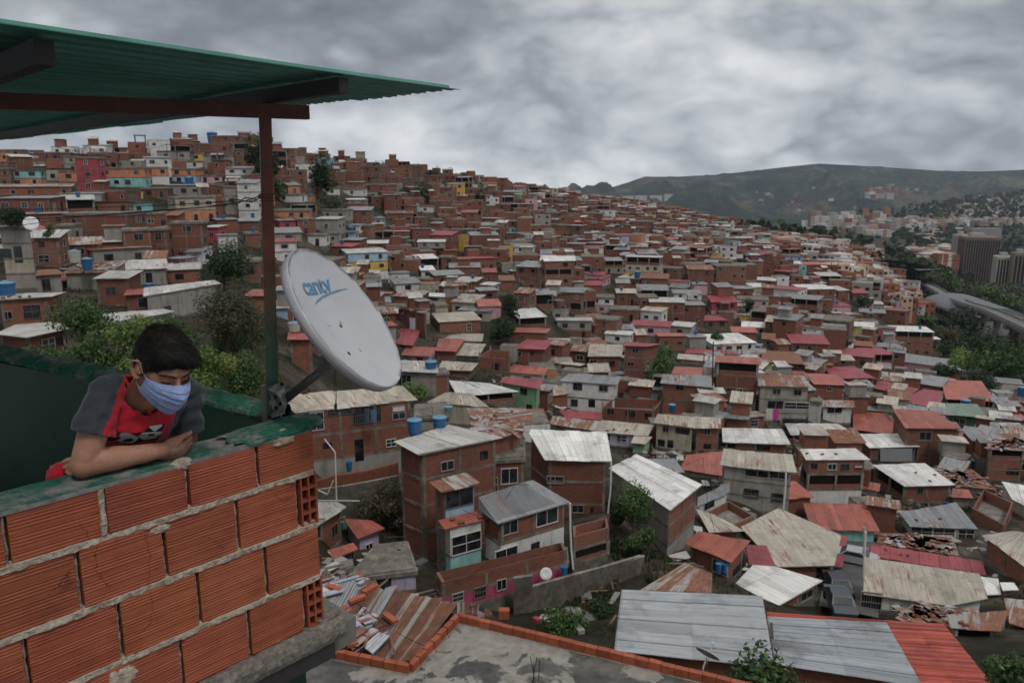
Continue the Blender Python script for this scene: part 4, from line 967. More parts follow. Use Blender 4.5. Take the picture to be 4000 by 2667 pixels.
# ---------------------------------------------------------------- far mountains, valley city, metro line, park
def ridge_z(px_d, y_d, Y): p = at_Y(px_d*1.70068, y_d*1.70068, Y); return p
def build_hills():
    # (picture x, ridge y) of the sky line for each range and its distance
    ranges = [(7000, [(-800,420),(300,440),(900,442),(1120,440),(1200,438),(1290,446),(1380,436),(1440,418),(1480,404),(1560,404),(1640,400),(1720,392),(1800,382),(1880,374),(1960,378),(2060,384),(2180,392),(2260,392),(2352,388),(2600,380),(3200,400)], 'far', 4900),
              (4700, [(-400,470),(900,460),(1150,432),(1210,430),(1260,440),(1310,448),(1420,452),(1560,462),(1640,470),(1700,486),(1780,500),(2000,498),(2100,480),(2200,462),(2280,455),(2352,450),(2800,430)], 'mid', 3350),
              (3500, [(-400,560),(1900,560),(1980,520),(2060,500),(2120,486),(2200,472),(2280,462),(2352,456),(2800,440)], 'spur', 2350)]
    m, nt, bs = newmat('forest_slope', .95, .05)
    pos = objc(nt)
    c = ramp(nt, [(.38, (.008, .016, .010)), (.48, (.022, .036, .019)), (.54, (.045, .052, .030)), (.60, (.105, .085, .052)), (.68, (.20, .14, .085))], noise_(nt, pos, .0030, 12, .70))
    c = mix(nt, ramp(nt, [(.45, .85), (.53, 0)], noise_(nt, pos, .022, 9, .75)), c, (.005, .010, .006))
    c = mix(nt, ramp(nt, [(.54, 0), (.60, .75)], noise_(nt, pos, .0013, 8, .62)), c, ramp(nt, [(.4, (.060, .056, .032)), (.6, (.17, .125, .075))], noise_(nt, pos, .02, 6, .7)))
    nt.links.new(c, bs.inputs['Base Color']); bump(nt, bs, noise_(nt, pos, .012, 10, .72), 1.0, 60)
    for (Y, prof, nm, Y0) in ranges:
        mb = MB(); xs = np.linspace(-.85, .85, 360)*Y; rows = 70
        pz = [(at_Y(x*1.70068, y*1.70068, Y).x, at_Y(x*1.70068, y*1.70068, Y).z) for x, y in prof]
        V = []
        for j in range(rows):
            k = j/(rows-1)
            for x in xs:
                crest = float(np.interp(x, [p[0] for p in pz], [p[1] for p in pz]))
                kk = min(1, k/.72); yy = Y0+(Y-Y0)*kk if k <= .72 else Y+(k-.72)*3000
                xx = x*(yy/Y)
                foot = -290 if Y > 4000 else -215
                s_ = kk**1.25
                n = mnoise.fractal(Vector((xx*.0011, yy*.0011, 3.0)), 1.0, 2.0, 6)
                rid = abs(mnoise.noise(Vector((xx*.0022+.5*n, yy*.0007, 7.7))))+.5*abs(mnoise.noise(Vector((xx*.006, yy*.002, 1.7))))
                z = foot+(crest-foot)*s_+(n*150-rid*260+60)*math.sin(min(1, kk)*math.pi)*(Y/7000)**1.6+mnoise.noise(Vector((x*.012, yy*.01, 0)))*9*s_
                if Y > 4000: z += (abs(mnoise.noise(Vector((x*.004, 2.2, 0))))*26+mnoise.noise(Vector((x*.02, 2.2, 0)))*7-10)*s_
                if k > .72: z = crest-(k-.72)*1500
                V.append((xx, yy, z))
        n = len(xs)
        mb.add(V, [(j*n+i, j*n+i+1, (j+1)*n+i+1, (j+1)*n+i) for j in range(rows-1) for i in range(n-1)])
        tag(mb.obj('hills', m, smooth=True), kind='structure')
build_hills()
r_ = random.Random(3)
CITYM = simple('far_render', (1, 1, 1), .8, .2, var=.15, scale=.2, use_attr=True)
def block(mb, x, y, z, w, d, h, yaw, col, floors, mats=(0, 1)):
    e = Vector((math.cos(yaw), math.sin(yaw))); f = Vector((-e.y, e.x)); c = Vector((x, y))
    P = [c-e*w/2-f*d/2, c+e*w/2-f*d/2, c+e*w/2+f*d/2, c-e*w/2+f*d/2]
    for i in range(4): mb.wall(P[i], P[(i+1) % 4], z-(45 if Vector((x, y)).length < 3500 else 12), z+h, 0, col)
    mb.face([(p.x, p.y, z+h) for p in P], 0, None, (col[0]*.8, col[1]*.8, col[2]*.8, 0))
    fh = h/floors
    for i in (0, 1, 3):
        a, b = P[i], P[(i+1) % 4]; L = (b-a).length; dd = (b-a)/L; nn = Vector((dd.y, -dd.x))
        m_ = max(2, int(L/3.6))
        for k in range(floors):
            for q in range(m_):
                p = a+dd*(L*(q+.5)/m_)+nn*.06; zc = z+fh*(k+.55)
                mb.face([(p.x-dd.x*.9, p.y-dd.y*.9, zc-.7), (p.x+dd.x*.9, p.y+dd.y*.9, zc-.7), (p.x+dd.x*.9, p.y+dd.y*.9, zc+.7), (p.x-dd.x*.9, p.y-dd.y*.9, zc+.7)], 1)
# apartment blocks: view, left, right, top, bottom, distance, colour
FLATS = [('Q',255,285,315,378,2600,(.55,.56,.56),'white'),('Q',295,328,312,378,2620,(.55,.56,.56),'white'),('Q',338,368,310,375,2640,(.55,.56,.56),'white'),('Q',376,408,310,373,2660,(.55,.56,.56),'white'),('Q',430,458,308,372,2680,(.55,.56,.56),'white'),('Q',466,498,306,370,2700,(.55,.56,.56),'white'),
  ('Q',780,835,275,345,2700,(.48,.42,.34),'cream'),('Q',838,892,270,345,2720,(.46,.40,.33),'cream'),('Q',428,498,482,548,1500,(.40,.35,.29),'tan'),('Q',770,810,440,530,1750,(.42,.40,.36),'beige'),('Q',808,862,470,560,1650,(.46,.46,.46),'pale grey'),
  ('Q',905,950,462,545,1700,(.45,.40,.30),'cream'),('Q',950,1000,468,548,1720,(.42,.37,.28),'tan'),('Q',690,765,370,450,2200,(.28,.23,.22),'brown'),('Q',835,880,405,470,2100,(.42,.36,.28),'cream'),('Q',560,605,330,380,2500,(.40,.34,.28),'tan'),
  ('Q',1220,1270,500,585,1300,(.34,.30,.25),'tan'),('Q',1275,1328,503,590,1310,(.36,.31,.26),'tan'),('Q',520,560,375,425,2300,(.42,.40,.38),'pale grey'),('Q',1665,1700,282,325,2600,(.46,.44,.42),'white'),('Q',1704,1740,282,325,2620,(.46,.44,.42),'white'),
  ('Q',1375,1500,372,415,2300,(.52,.52,.52),'white'),('Q',1520,1780,375,440,1900,(.26,.23,.22),'brown'),('Q',740,780,425,480,2000,(.40,.38,.33),'beige'),('Q',870,915,430,500,1950,(.30,.26,.24),'brown'),('Q',195,292,196,209,5900,(.45,.47,.48),'white'),
  ('R',505,560,195,222,5700,(.42,.40,.38),'pale'),('R',562,620,192,226,5700,(.42,.40,.38),'pale'),('R',630,690,192,225,5720,(.42,.40,.38),'pale'),('R',695,755,186,212,5740,(.42,.40,.38),'pale'),('R',100,140,165,202,3000,(.36,.34,.33),'pale'),('R',20,95,160,190,3100,(.26,.20,.18),'brown')]
for (v, x0, x1, y0, y1, Yd, col, cn) in FLATS:
    a = S(v, x0, y0); b = S(v, x1, y1); g = at_Y((a[0]+b[0])/2, b[1], Yd); top = at_Y((a[0]+b[0])/2, a[1], Yd)
    w = (b[0]-a[0])*Yd/F*.92; h = top.z-g.z; mb = MB()
    block(mb, g.x, g.y, g.z, w, min(w, 22), h, math.radians(r_.uniform(-12, 12)), col+(0,), max(2, round(h/4.2)))
    o = mb.obj('apartment_block', [CITYM, WIN])
    n = FLATS.index((v, x0, x1, y0, y1, Yd, col, cn))
    lab = {0: 'leftmost of the six white slab towers in the valley', 1: 'second from left of the six white slab towers', 2: 'third from left of the six white slab towers', 3: 'fourth from left of the six white slab towers', 4: 'fifth from left of the six white slab towers', 5: 'rightmost of the six white slab towers in the valley',
           6: 'left half of the paired cream towers above the white city', 7: 'right half of the paired cream towers above the white city', 8: 'lone tan block standing just beyond the brick hillside', 9: 'beige tower left of the pale grey tower in the valley', 10: 'pale grey tower nearest the smoke in the valley middle',
           11: 'cream tower immediately right of the pale grey tower', 12: 'tan tower with a red foot, right of the cream one', 13: 'wide brown block in the middle of the white city', 14: 'cream block behind the pale grey tower', 15: 'small tan block right of the six white slab towers',
           16: 'left one of two tan blocks left of the brown office tower', 17: 'right one of two tan blocks left of the brown office tower', 18: 'small pale grey block below the white slab towers', 19: 'left of two little white blocks on the villa slope', 20: 'right of two little white blocks on the villa slope',
           21: 'long low white building left above the office tower', 22: 'wide brown block directly behind the brown office tower', 23: 'short beige block between brown block and pale tower', 24: 'dark brown block right behind the cream tower', 25: 'solitary long white building high on the forest slope',
           26: 'first pale slab from left on the far hill shoulder', 27: 'second pale slab from left on the far hill shoulder', 28: 'third pale slab from left on the far hill shoulder', 29: 'fourth pale slab from left on the far hill shoulder', 30: 'pale block beyond the end of the brick ridge', 31: 'brown block cluster beyond the end of the brick ridge'}[n]
    tag(o, lab, 'apartment block', 'apartment blocks in the valley')
# the mass of the lower city and villas on the far slopes
mb = MB(); pal = [(.50,.48,.45),(.42,.38,.32),(.36,.34,.32),(.28,.15,.11),(.46,.30,.22),(.56,.55,.54),(.30,.27,.25)]
def city_zone(P, n, Yr, hr, wr, redp=.2):
    xs = [p[0] for p in P]; ys = [p[1] for p in P]; k = 0
    while k < n:
        x = r_.uniform(min(xs), max(xs)); y = r_.uniform(min(ys), max(ys)); k += 1
        if not in_poly(x, y, P): continue
        X, Yp = S('Q', x, y); g = ground_hit(X, Yp, Yr[0])
        if Yr[2] if len(Yr) > 2 else False: g = at_Y(X, Yp, Yr[0]+(max(ys)-y)/(max(ys)-min(ys))*(Yr[1]-Yr[0]))
        if g is None: continue
        c = r_.choice(pal) if r_.random() > redp else (.24, .09, .055)
        w = r_.uniform(*wr); h = r_.uniform(*hr); t = r_.uniform(.7, 1.1)
        block(mb, g.x, g.y, g.z, w, w*.8, h, r_.uniform(-.5, .5), (c[0]*t, c[1]*t, c[2]*t, 0), max(1, int(h/3.5)))
city_zone([(300,330),(900,300),(1000,420),(900,520),(500,470)], 170, (1700, 2500, 1), (14, 38), (14, 24), .05)
city_zone([(0,395),(250,395),(500,340),(700,310),(1240,320),(1420,480),(1420,560),(900,640),(700,560),(300,520),(0,470)], 900, (1250, 2600, 1), (6, 20), (12, 26), .1)
city_zone([(1000,330),(1200,290),(1400,215),(1700,160),(1960,150),(1960,330),(1500,350)], 700, (2400, 3450, 1), (6, 12), (12, 26), .15)
city_zone([(-900,200),(0,60),(700,60),(1900,60),(1900,160),(1200,230),(0,250)], 70, (5600, 6300, 1), (6, 12), (18, 34), .2)
city_zone([(0,470),(420,480),(860,560),(840,700),(1000,760),(1120,900),(1180,1060),(900,1000),(700,900),(300,640),(0,560)], 620, (330, 1200), (4, 9), (7, 13), .4)
city_zone([(860,560),(1420,560),(1420,640),(1100,640),(860,650)], 150, (1000, 1300, 1), (5, 12), (12, 20), .3)
city_zone([(-1900,130),(-1700,110),(-1450,120),(-1450,200),(-1650,220),(-1900,200)], 150, (2400, 3200, 1), (8, 30), (14, 26), .3)
city_zone([(-1700,175),(-1200,215),(-700,280),(-100,400),(-100,440),(-900,330),(-1700,260)], 500, (700, 1500), (4, 9), (8, 14), .75)
city_zone([(740,90),(960,60),(1010,150),(780,150)], 34, (5500, 6000, 1), (14, 34), (26, 50), .55)
tag(mb.obj('valley_city', [CITYM, WIN]), 'pale mass of low buildings filling the valley and far slopes', 'buildings', None, 'stuff')

# brown office tower
def tower(v, x0, x1, y0, y1, Yd, label, fins, body, rib, side=None, depth=None):
    a = S(v, x0, y0); b = S(v, x1, y1); g = at_Y((a[0]+b[0])/2, b[1], Yd); top = at_Y((a[0]+b[0])/2, a[1], Yd)
    w = (b[0]-a[0])*Yd/F; h = top.z-g.z+8; d = depth or w*.8
    t = thing('office_tower', (g.x, g.y, g.z-8), label, 'tower'); yaw = math.radians(-14)
    e = Vector((math.cos(yaw), math.sin(yaw), 0)); f = Vector((-e.y, e.x, 0)); c = Vector((g.x, g.y, g.z-8))+f*d/2; Z = Vector((0, 0, 1))
    m1 = MB(); m1.box(c+Z*h/2, e*w/2, f*d/2, Z*h/2, 0, body+(0,)); m1.obj('tower_body', [CITYM, WIN], t)
    m2 = MB(); k = fins
    for i in range(k+1): m2.box(c-f*(d/2+.4)+e*(-w/2+w*i/k)+Z*h/2, e*.35, f*.5, Z*(h/2), 0, rib+(0,))
    for i in range(8): m2.box(c-e*(w/2+.4)+f*(-d/2+d*i/7)+Z*h/2, e*.5, f*.35, Z*(h/2), 0, rib+(0,))
    m2.obj('facade_fins', [CITYM], t)
    m3 = MB(); m3.box(c+Z*(h+1.5), e*(w/2+.8), f*(d/2+.8), Z*1.6, 0, (rib[0]*.9, rib[1]*.9, rib[2]*.9, 0)); m3.box(c+Z*(h+5)-e*w*.1, e*w*.2, f*d*.2, Z*2.4, 0, (.30, .29, .28, 0)); m3.obj('roof_cap', [CITYM], t)
    m4 = MB()
    for i in range(k):
        for j in range(1): m4.box(c-f*(d/2+.15)+e*(-w/2+w*(i+.5)/k)+Z*(h*.5), e*(w/k*.30), f*.12, Z*(h*.47), 1)
    m4.obj('glazing', [CITYM, WIN], t); return t
tower('R', 2072, 2214, 396, 588, 1050, 'tall brown ribbed office tower above the park trees', 13, (.115, .075, .055), (.17, .12, .09))
tower('R', 2028, 2078, 385, 572, 1100, 'slim pale grey tower with dark glass strip left of the brown office tower', 2, (.23, .22, .21), (.30, .29, .27), depth=22)
tower('R', 2222, 2298, 485, 600, 960, 'pale banded apartment tower right of the brown office tower', 6, (.34, .31, .27), (.42, .39, .34))
tower('R', 2296, 2360, 468, 608, 940, 'dark olive tower cut by the right edge of the picture', 4, (.13, .105, .06), (.22, .18, .12))
# metro station with a curved roof, viaduct and motorway
def station():
    Yd = 520; ref = S('R', 1905, 740); g = at_Y(*ref, Yd)
    t = thing('metro_station', (g.x, g.y, g.z), 'grey metro station with arched ribbed roof above the viaduct', 'station')
    A = at_Y(*S('R', 1912, 735), 500); B = at_Y(*S('R', 2150, 735), 430)
    zb = A.z; e = Vector((B.x-A.x, B.y-A.y, 0)); L = e.length; e.normalize(); f = Vector((-e.y, e.x, 0))
    sc = lambda px: px*A.length/F
    Hh = sc(85/1.176); m = MB(); m.box(A+e*L*.5+f*14+Vector((0, 0, Hh*.26)), e*L*.5, f*14, Vector((0, 0, Hh*.30)), 0, (.20, .20, .20, 0)); m.obj('station_walls', [CITYM, WIN], t)
    m = MB(); n = 14; P = []
    for i in range(n+1):
        a = math.pi*i/n; P.append((14-math.cos(a)*17, math.sin(a)*Hh*.42+Hh*.56))
    for i in range(n):
        (y0, z0), (y1, z1) = P[i], P[i+1]; p = A-e*3; q = A+e*(L*.78)
        m.face([p+f*y0+Vector((0, 0, z0)), q+f*y0+Vector((0, 0, z0)), q+f*y1+Vector((0, 0, z1)), p+f*y1+Vector((0, 0, z1))], 0, [(0, y0), (L, y0), (L, y1), (0, y1)], (.13, .14, .15, 0))
    for j in (0, 1):
        p = A-e*3+e*(L*.78+3)*j
        m.face([p+f*y+Vector((0, 0, z)) for y, z in P], 0, None, (.14, .15, .16, 0))
    m.obj('arched_roof', [CITYM], t)
    m = MB()
    for i in range(9): m.box(A+e*(L*(i+.5)/9)-f*.3+Vector((0, 0, Hh*.34)), e*(L*.035), f*.4, Vector((0, 0, Hh*.10)), 0)
    m.obj('window', [DARK], t)
    m = MB(); m.box(A+e*L*.70+f*4+Vector((0, 0, Hh*.42)), e*3.2, f*6, Vector((0, 0, Hh*.42)), 0, (.36, .36, .36, 0)); m.obj('stair_tower', [CITYM], t)
    m = MB(); m.box(A+e*L*.86+f*12+Vector((0, 0, Hh*.70)), e*L*.13, f*12, Vector((0, 0, Hh*.03)), 0, (.10, .10, .11, 0)); m.obj('platform_canopy', [CITYM], t)
station()
ASPH = simple('asphalt', (.085, .083, .080), .9, .2, var=.3, scale=.8)
def viaduct():
    pts = [('R',1745,565,900,0),('R',1830,585,760,0),('R',1920,612,640,0),('R',2000,660,520,0),('R',2100,700,440,0),('R',2200,730,380,0),('R',2352,800,310,0),('R',2500,870,280,0)]
    P = [at_Y(*S(v, x, y), Y_) for v, x, y, Y_, _ in pts]
    t = thing('metro_viaduct', tuple(P[3]), 'long grey concrete metro viaduct curving past the station and park', 'viaduct')
    m = MB()
    for a, b in zip(P, P[1:]):
        m.bar(a, b, 7.5, 1.4, 0, (.13, .128, .125, 0)); s_ = (b-a).normalized().cross(Vector((0, 0, 1))).normalized()
        for q in (-3.6, 3.6): m.bar(a+s_*q+Vector((0, 0, 1.4)), b+s_*q+Vector((0, 0, 1.4)), .3, .9, 0, (.20, .195, .19, 0))
    m.obj('deck', [CITYM], t)
    for a, b in zip(P, P[1:]):
        n = max(1, int((b-a).length/28))
        for i in range(n):
            p = a.lerp(b, (i+.5)/n); m = MB(); m.box(p-Vector((0, 0, 9)), (1.1, 0, 0), (0, 1.1, 0), (0, 0, 9), 0, (.15, .145, .14, 0)); m.box(p-Vector((0, 0, 1.6)), (4, 0, 0), (0, 1.2, 0), (0, 0, .8), 0, (.15, .145, .14, 0)); m.obj('pier', [CITYM], t)
viaduct()
def strip(name, pts, w, mat, lift=.35, n=10):
    P = []
    G = [ground_hit(*S(v, x, y), 20) for v, x, y in pts]
    for a, b in zip(G, G[1:]):
        for i in range(n): P.append(a.lerp(b, i/n))
    P.append(G[-1]); m = MB(); L_ = []
    for i, p in enumerate(P):
        d = (P[min(i+1, len(P)-1)]-P[max(i-1, 0)]); d.z = 0; d.normalize(); s_ = Vector((d.y, -d.x, 0))
        l, r = p+s_*w/2, p-s_*w/2
        z = max(terr(l.x, l.y), terr(r.x, r.y), terr(p.x, p.y))+lift
        L_.append((Vector((l.x, l.y, z)), Vector((r.x, r.y, z))))
    for i in range(len(L_)-1): m.face([L_[i][1], L_[i][0], L_[i+1][0], L_[i+1][1]], 0)
    o = m.obj(name, mat); tag(o, kind='structure'); return L_
strip('motorway', [('R',1690,530),('R',1800,540),('R',1900,560),('R',1800,575),('R',1740,560)], 26, ASPH, 2.5)
strip('alley', [('B',1160,1270),('B',1165,1180),('B',1185,1080),('B',1200,1000),('B',1212,940)], 4.2, ASPH, .25)

# haze: the air between here and the mountains
def haze():
    m = bpy.data.materials.new('haze_air'); m.use_nodes = True; nt = m.node_tree; nt.nodes.clear(); out = N_(nt, 'ShaderNodeOutputMaterial'); v = N_(nt, 'ShaderNodeVolumePrincipled')
    v.inputs['Color'].default_value = (.72, .84, 1.0, 1); v.inputs['Density'].default_value = .000036; v.inputs['Anisotropy'].default_value = 0.0
    nt.links.new(v.outputs[0], out.inputs['Volume'])
    mb = MB(); mb.box((0, 3600, 60), (7600, 0, 0), (0, 4400, 0), (0, 0, 540)); o = mb.obj('haze', m); tag(o, 'thin haze filling the valley air', 'haze', None, 'stuff')
haze()

def woodland():
    r = random.Random(15); mb = MB(); P = [(1650,520),(1760,505),(1950,490),(2352,440),(2352,640),(2080,650),(1900,565)]
    for _ in range(2600):
        x, y = r.uniform(1650, 2352), r.uniform(440, 650)
        if not in_poly(x, y, P) or (x < 2050 and y > 505 and r.random() < .7): continue
        if y > 500: g = ground_hit(*S('D', x, y), 600)
        else: g = at_Y(*S('D', x, y), 2450+(500-y)/60*1000)
        if g is None or g.y < 620: continue
        R = r.uniform(3.5, 7)*(1+g.y/4000); c0 = r.uniform(.6, 1.3); base = r.choice([(.018, .032, .014), (.028, .045, .018), (.045, .045, .024), (.014, .024, .012)])
        for j in range(9):
            d = Vector((r.gauss(0, 1), r.gauss(0, 1), r.gauss(0, .7))).normalized(); q = g+d*R*.7+Vector((0, 0, R*.5)); a = d.cross(Vector((r.random(), r.random(), r.random()))).normalized()*R*.55; b_ = d.cross(a).normalized()*R*.5; k = c0*r.uniform(.7, 1.3)
            mb.face([q-a, q-b_, q+a, q+b_], 0, None, (base[0]*k, base[1]*k, base[2]*k, 0))
    m, nt, b = newmat('far_foliage', .9, .1); nt.links.new(attr(nt).outputs['Color'], b.inputs['Base Color'])
    tag(mb.obj('woodland', m), 'dark trees scattered through the valley city and far slope', 'woodland', None, 'stuff')
woodland()
# ---------------------------------------------------------------- balcony in the foreground
def vz(p, z): return Vector((p[0], p[1], z))
ZT = -1.00
WA = at_z(*S('W', 25, 850), ZT); WB = at_z(*S('W', 1312, 500), ZT)
wd = (WB-WA); wd.z = 0; wd.normalize(); wn = Vector((wd.y, -wd.x, 0))      # wn: outward (towards the viewer)
def on_wall(x, y, v='W'):
    p = at_plane(*S(v, x, y), WA, wn); return (p-WA).dot(wd), p.z
def wp(s_, z, o=0.0): return WA+wd*s_+wn*o+Vector((0, 0, z-ZT))
SE = on_wall(1318, 800)[0]                                    # right end of the wall
rows_z = [ZT, on_wall(1240, 708)[1], on_wall(1240, 935)[1], on_wall(1200, 1178)[1], on_wall(1240, 1370)[1]]
JOINTS = [[on_wall(*q)[0] for q in ((28, 980), (435, 850), (785, 760), (1072, 640))],
          [on_wall(*q)[0] for q in ((338, 1190), (692, 1050), (993, 930), (1243, 810))],
          [on_wall(*q)[0] for q in ((115, 1500), (505, 1380), (832, 1240), (1110, 1110))],
          [on_wall(*q)[0] for q in ((310, 1640), (760, 1500), (1042, 1370), (1270, 1230))]]
print('rows', rows_z, 'joints', JOINTS, 'end', SE)
def m_terracotta():
    m, nt, b = newmat('extruded_terracotta', .75, .25)
    pos = objc(nt); uv = uvc(nt); a = attr(nt)
    c = ramp(nt, [(.30, (.14, .036, .020)), (.5, (.225, .060, .031)), (.72, (.29, .088, .049))], noise_(nt, pos, 5.5, 8, .65))
    mp = N_(nt, 'ShaderNodeMapping'); nt.links.new(uv, mp.inputs[0]); mp.inputs['Scale'].default_value = (3, 60, 1)
    c = mix(nt, .35, c, ramp(nt, [(.3, (.15, .035, .018)), (.7, (.42, .12, .055))], noise_(nt, mp.outputs[0], 1, 4, .6)))
    c = mix(nt, ramp(nt, [(.70, 0), (.76, .65)], noise_(nt, pos, 38, 5, .6)), c, (.40, .30, .24))
    c = mix(nt, ramp(nt, [(.66, 0), (.72, .55)], noise_(nt, pos, 9, 7, .7)), c, (.36, .24, .18))
    c = mix(nt, ramp(nt, [(.28, .7), (.36, 0)], noise_(nt, pos, 3.2, 7, .7)), c, (.10, .030, .018))
    # hairline cracks
    ck = N_(nt, 'ShaderNodeTexVoronoi'); ck.feature = 'DISTANCE_TO_EDGE'; ck.inputs['Scale'].default_value = 3.1
    wv = vmth(nt, 'ADD', pos, vmth(nt, 'SCALE', noise_(nt, pos, 9, 4, .6, col=True)))
    sc = [n for n in nt.nodes if n.bl_idname == 'ShaderNodeVectorMath' and n.operation == 'SCALE'][-1]; sc.inputs['Scale'].default_value = .10
    nt.links.new(wv, ck.inputs['Vector'])
    crk = mth(nt, 'MULTIPLY', mth(nt, 'LESS_THAN', ck.outputs['Distance'], .003), mth(nt, 'GREATER_THAN', noise_(nt, pos, 2.6, 2, .5), .60))
    c = mix(nt, mth(nt, 'MULTIPLY', crk, .9), c, (.025, .010, .008))
    c = mix(nt, 1.0, c, a.outputs['Color'], 'MULTIPLY')
    nt.links.new(c, b.inputs['Base Color']); bump(nt, b, noise_(nt, pos, 90, 4, .6), .25, .002); return m
TERRA = m_terracotta()
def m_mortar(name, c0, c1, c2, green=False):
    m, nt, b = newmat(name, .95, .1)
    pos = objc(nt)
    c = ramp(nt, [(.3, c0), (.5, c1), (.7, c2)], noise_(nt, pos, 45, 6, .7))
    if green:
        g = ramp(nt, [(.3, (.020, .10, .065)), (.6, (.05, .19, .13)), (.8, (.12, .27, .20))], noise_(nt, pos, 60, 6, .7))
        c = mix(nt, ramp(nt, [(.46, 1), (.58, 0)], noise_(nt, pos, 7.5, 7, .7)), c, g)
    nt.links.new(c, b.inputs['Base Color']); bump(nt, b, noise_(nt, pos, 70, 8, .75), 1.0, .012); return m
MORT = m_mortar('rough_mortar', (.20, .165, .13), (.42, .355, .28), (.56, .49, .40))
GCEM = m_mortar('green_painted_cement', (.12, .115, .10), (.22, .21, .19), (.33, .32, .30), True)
SLABM = m_mortar('slab_edge_concrete', (.085, .078, .068), (.18, .162, .138), (.29, .265, .23))
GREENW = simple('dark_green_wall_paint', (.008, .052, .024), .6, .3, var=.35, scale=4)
BACK = .17
wall = thing('brick_wall', tuple(wp(SE*.5, rows_z[4])), 'bare terracotta hollow brick parapet the boy leans on, green painted on top', 'wall')
# ribbed block faces
def ribs(h):
    pr = [(0, 0)]; z = .004; k = 0
    n = int((h-.008)/.0108); zone = [1, 1, 1, 0, 1, 1, 1, 1, 0, 1, 1, 1, 1, 0, 0, 1, 1, 1, 1, 0, 1, 1, 1]
    for i in range(n):
        p = (h-.008)/n
        if zone[i % len(zone)]: pr += [(z, -.0), (z+p*.30, .0022), (z+p*.62, .0022), (z+p*.86, -.0)]
        else: pr += [(z, .0021), (z+p, .0021)]
        z += p
    pr.append((h, 0)); return pr
def block_face(mb, s0, s1, z0, z1, col, seed):
    rr = random.Random(seed); tilt = rr.uniform(-.002, .002); off = rr.uniform(-.002, .003); dz = rr.uniform(-.002, .002)
    pr = ribs(z1-z0); n = 10
    ss = [s0+(s1-s0)*i/n for i in range(n+1)]
    V = []; U = []
    for (h, d) in pr:
        for i, s_ in enumerate(ss):
            e = 0
            if i in (0, n): e = -.003*rr.random()
            if h == 0 or h == z1-z0: e -= .004*rr.random()
            V.append(wp(s_, z0+h+dz+tilt*(i/n-.5), d+off+e)); U.append((s_, z0+h))
    m = n+1; Fs = []; UV = []
    for j in range(len(pr)-1):
        for i in range(n):
            f = (j*m+i, j*m+i+1, (j+1)*m+i+1, (j+1)*m+i); Fs.append(f); UV.append([U[k] for k in f])
    mb.add(V, Fs, 0, col, UV)
    # side returns
    for s_ in (s0, s1): mb.box(wp(s_+(.002 if s_ == s0 else -.002), (z0+z1)/2, -.03), wd*.002, wn*.0285, Vector((0, 0, (z1-z0)/2-.001)), 0, col)
    for z_ in (z0, z1): mb.box(wp((s0+s1)/2, z_+(.001 if z_ == z0 else -.001), -.03), wd*(s1-s0)/2, wn*.0285, Vector((0, 0, .001)), 0, col)
mb = MB(); br_ = random.Random(21); gap = .0085
PITCHB = (JOINTS[0][3]-JOINTS[0][0])/3
for r in range(4):
    z1, z0 = rows_z[r]-(.0085 if r else .0), rows_z[r+1]+.0085
    J = list(JOINTS[r]); 
    while J[0] > -2.2: J.insert(0, J[0]-PITCHB)
    end = SE if r in (0, 2) else None
    if end: J.append(end+.0)
    for i in range(len(J)-1):
        t = br_.uniform(.86, 1.12); last = i == len(J)-2 and end
        block_face(mb, J[i]+gap, J[i+1]-(gap if not last else 0), z0, z1, (t, t*br_.uniform(.93, 1.05), t*br_.uniform(.9, 1.05), 0), br_.random())
    if not end:     # the end of a block of the side wall: eight open cells
        s0, s1 = JOINTS[r][3]+.018, SE+.004
        for i in range(3): mb.box(wp(s0+(s1-s0)*i/2, (z0+z1)/2, -.06), wd*.0042, wn*.062, Vector((0, 0, (z1-z0)/2)), 0, (.95, .9, .9, 0))
        for k in range(5): mb.box(wp((s0+s1)/2, z0+(z1-z0)*k/4, -.06), wd*((s1-s0)/2+.004), wn*.0615, Vector((0, 0, .0042)), 0, (.95, .9, .9, 0))
        mb.box(wp((s0+s1)/2, (z0+z1)/2, -.115), wd*(s1-s0)/2, wn*.004, Vector((0, 0, (z1-z0)/2)), 0, (.55, .5, .5, 0))
# right hand end face of the wall
mb.wall(wp(SE, 0, -.004), wp(SE, 0, -BACK), rows_z[4], ZT, 0, (.8, .8, .8, 0))
mb.obj('brickwork', TERRA, wall)
# mortar core: a rough sheet just behind the block faces, bulging out at the joints
def rough_strip(mb, s0, s1, z0, z1, off, amp, step=.006, seed=0, back=.03):
    ns = max(2, int((s1-s0)/step)); nz = max(2, int((z1-z0)/step)); V = []
    for j in range(nz+1):
        for i in range(ns+1):
            s_, z = s0+(s1-s0)*i/ns, z0+(z1-z0)*j/nz
            n = mnoise.fractal(Vector((s_*34, z*34, seed)), 1, 2, 4)*amp+mnoise.noise(Vector((s_*9, z*9, seed+5)))*amp*1.2
            e = 0
            if j in (0, nz) or i in (0, ns): e = -back
            V.append(wp(s_+mnoise.noise(Vector((s_*40, z*40, 9)))*.003, z+mnoise.noise(Vector((s_*30, z*50, 3)))*.003, off+n+e))
    m = ns+1
    mb.add(V, [(j*m+i, j*m+i+1, (j+1)*m+i+1, (j+1)*m+i) for j in range(nz) for i in range(ns)])
mb = MB()
for r in range(1, 4): rough_strip(mb, -1.2, SE, rows_z[r]-.016, rows_z[r]+.017, .006, .0075, seed=r)
for r in range(4):
    for i, j in enumerate(JOINTS[r]):
        w_ = .0085 if (r, i) != (0, 1) else .019
        rough_strip(mb, j-w_, j+w_*.5, rows_z[r+1]+.01, rows_z[r]-.01, -.004 if w_ < .01 else .004, .006, seed=20+r*5+i, back=.012)
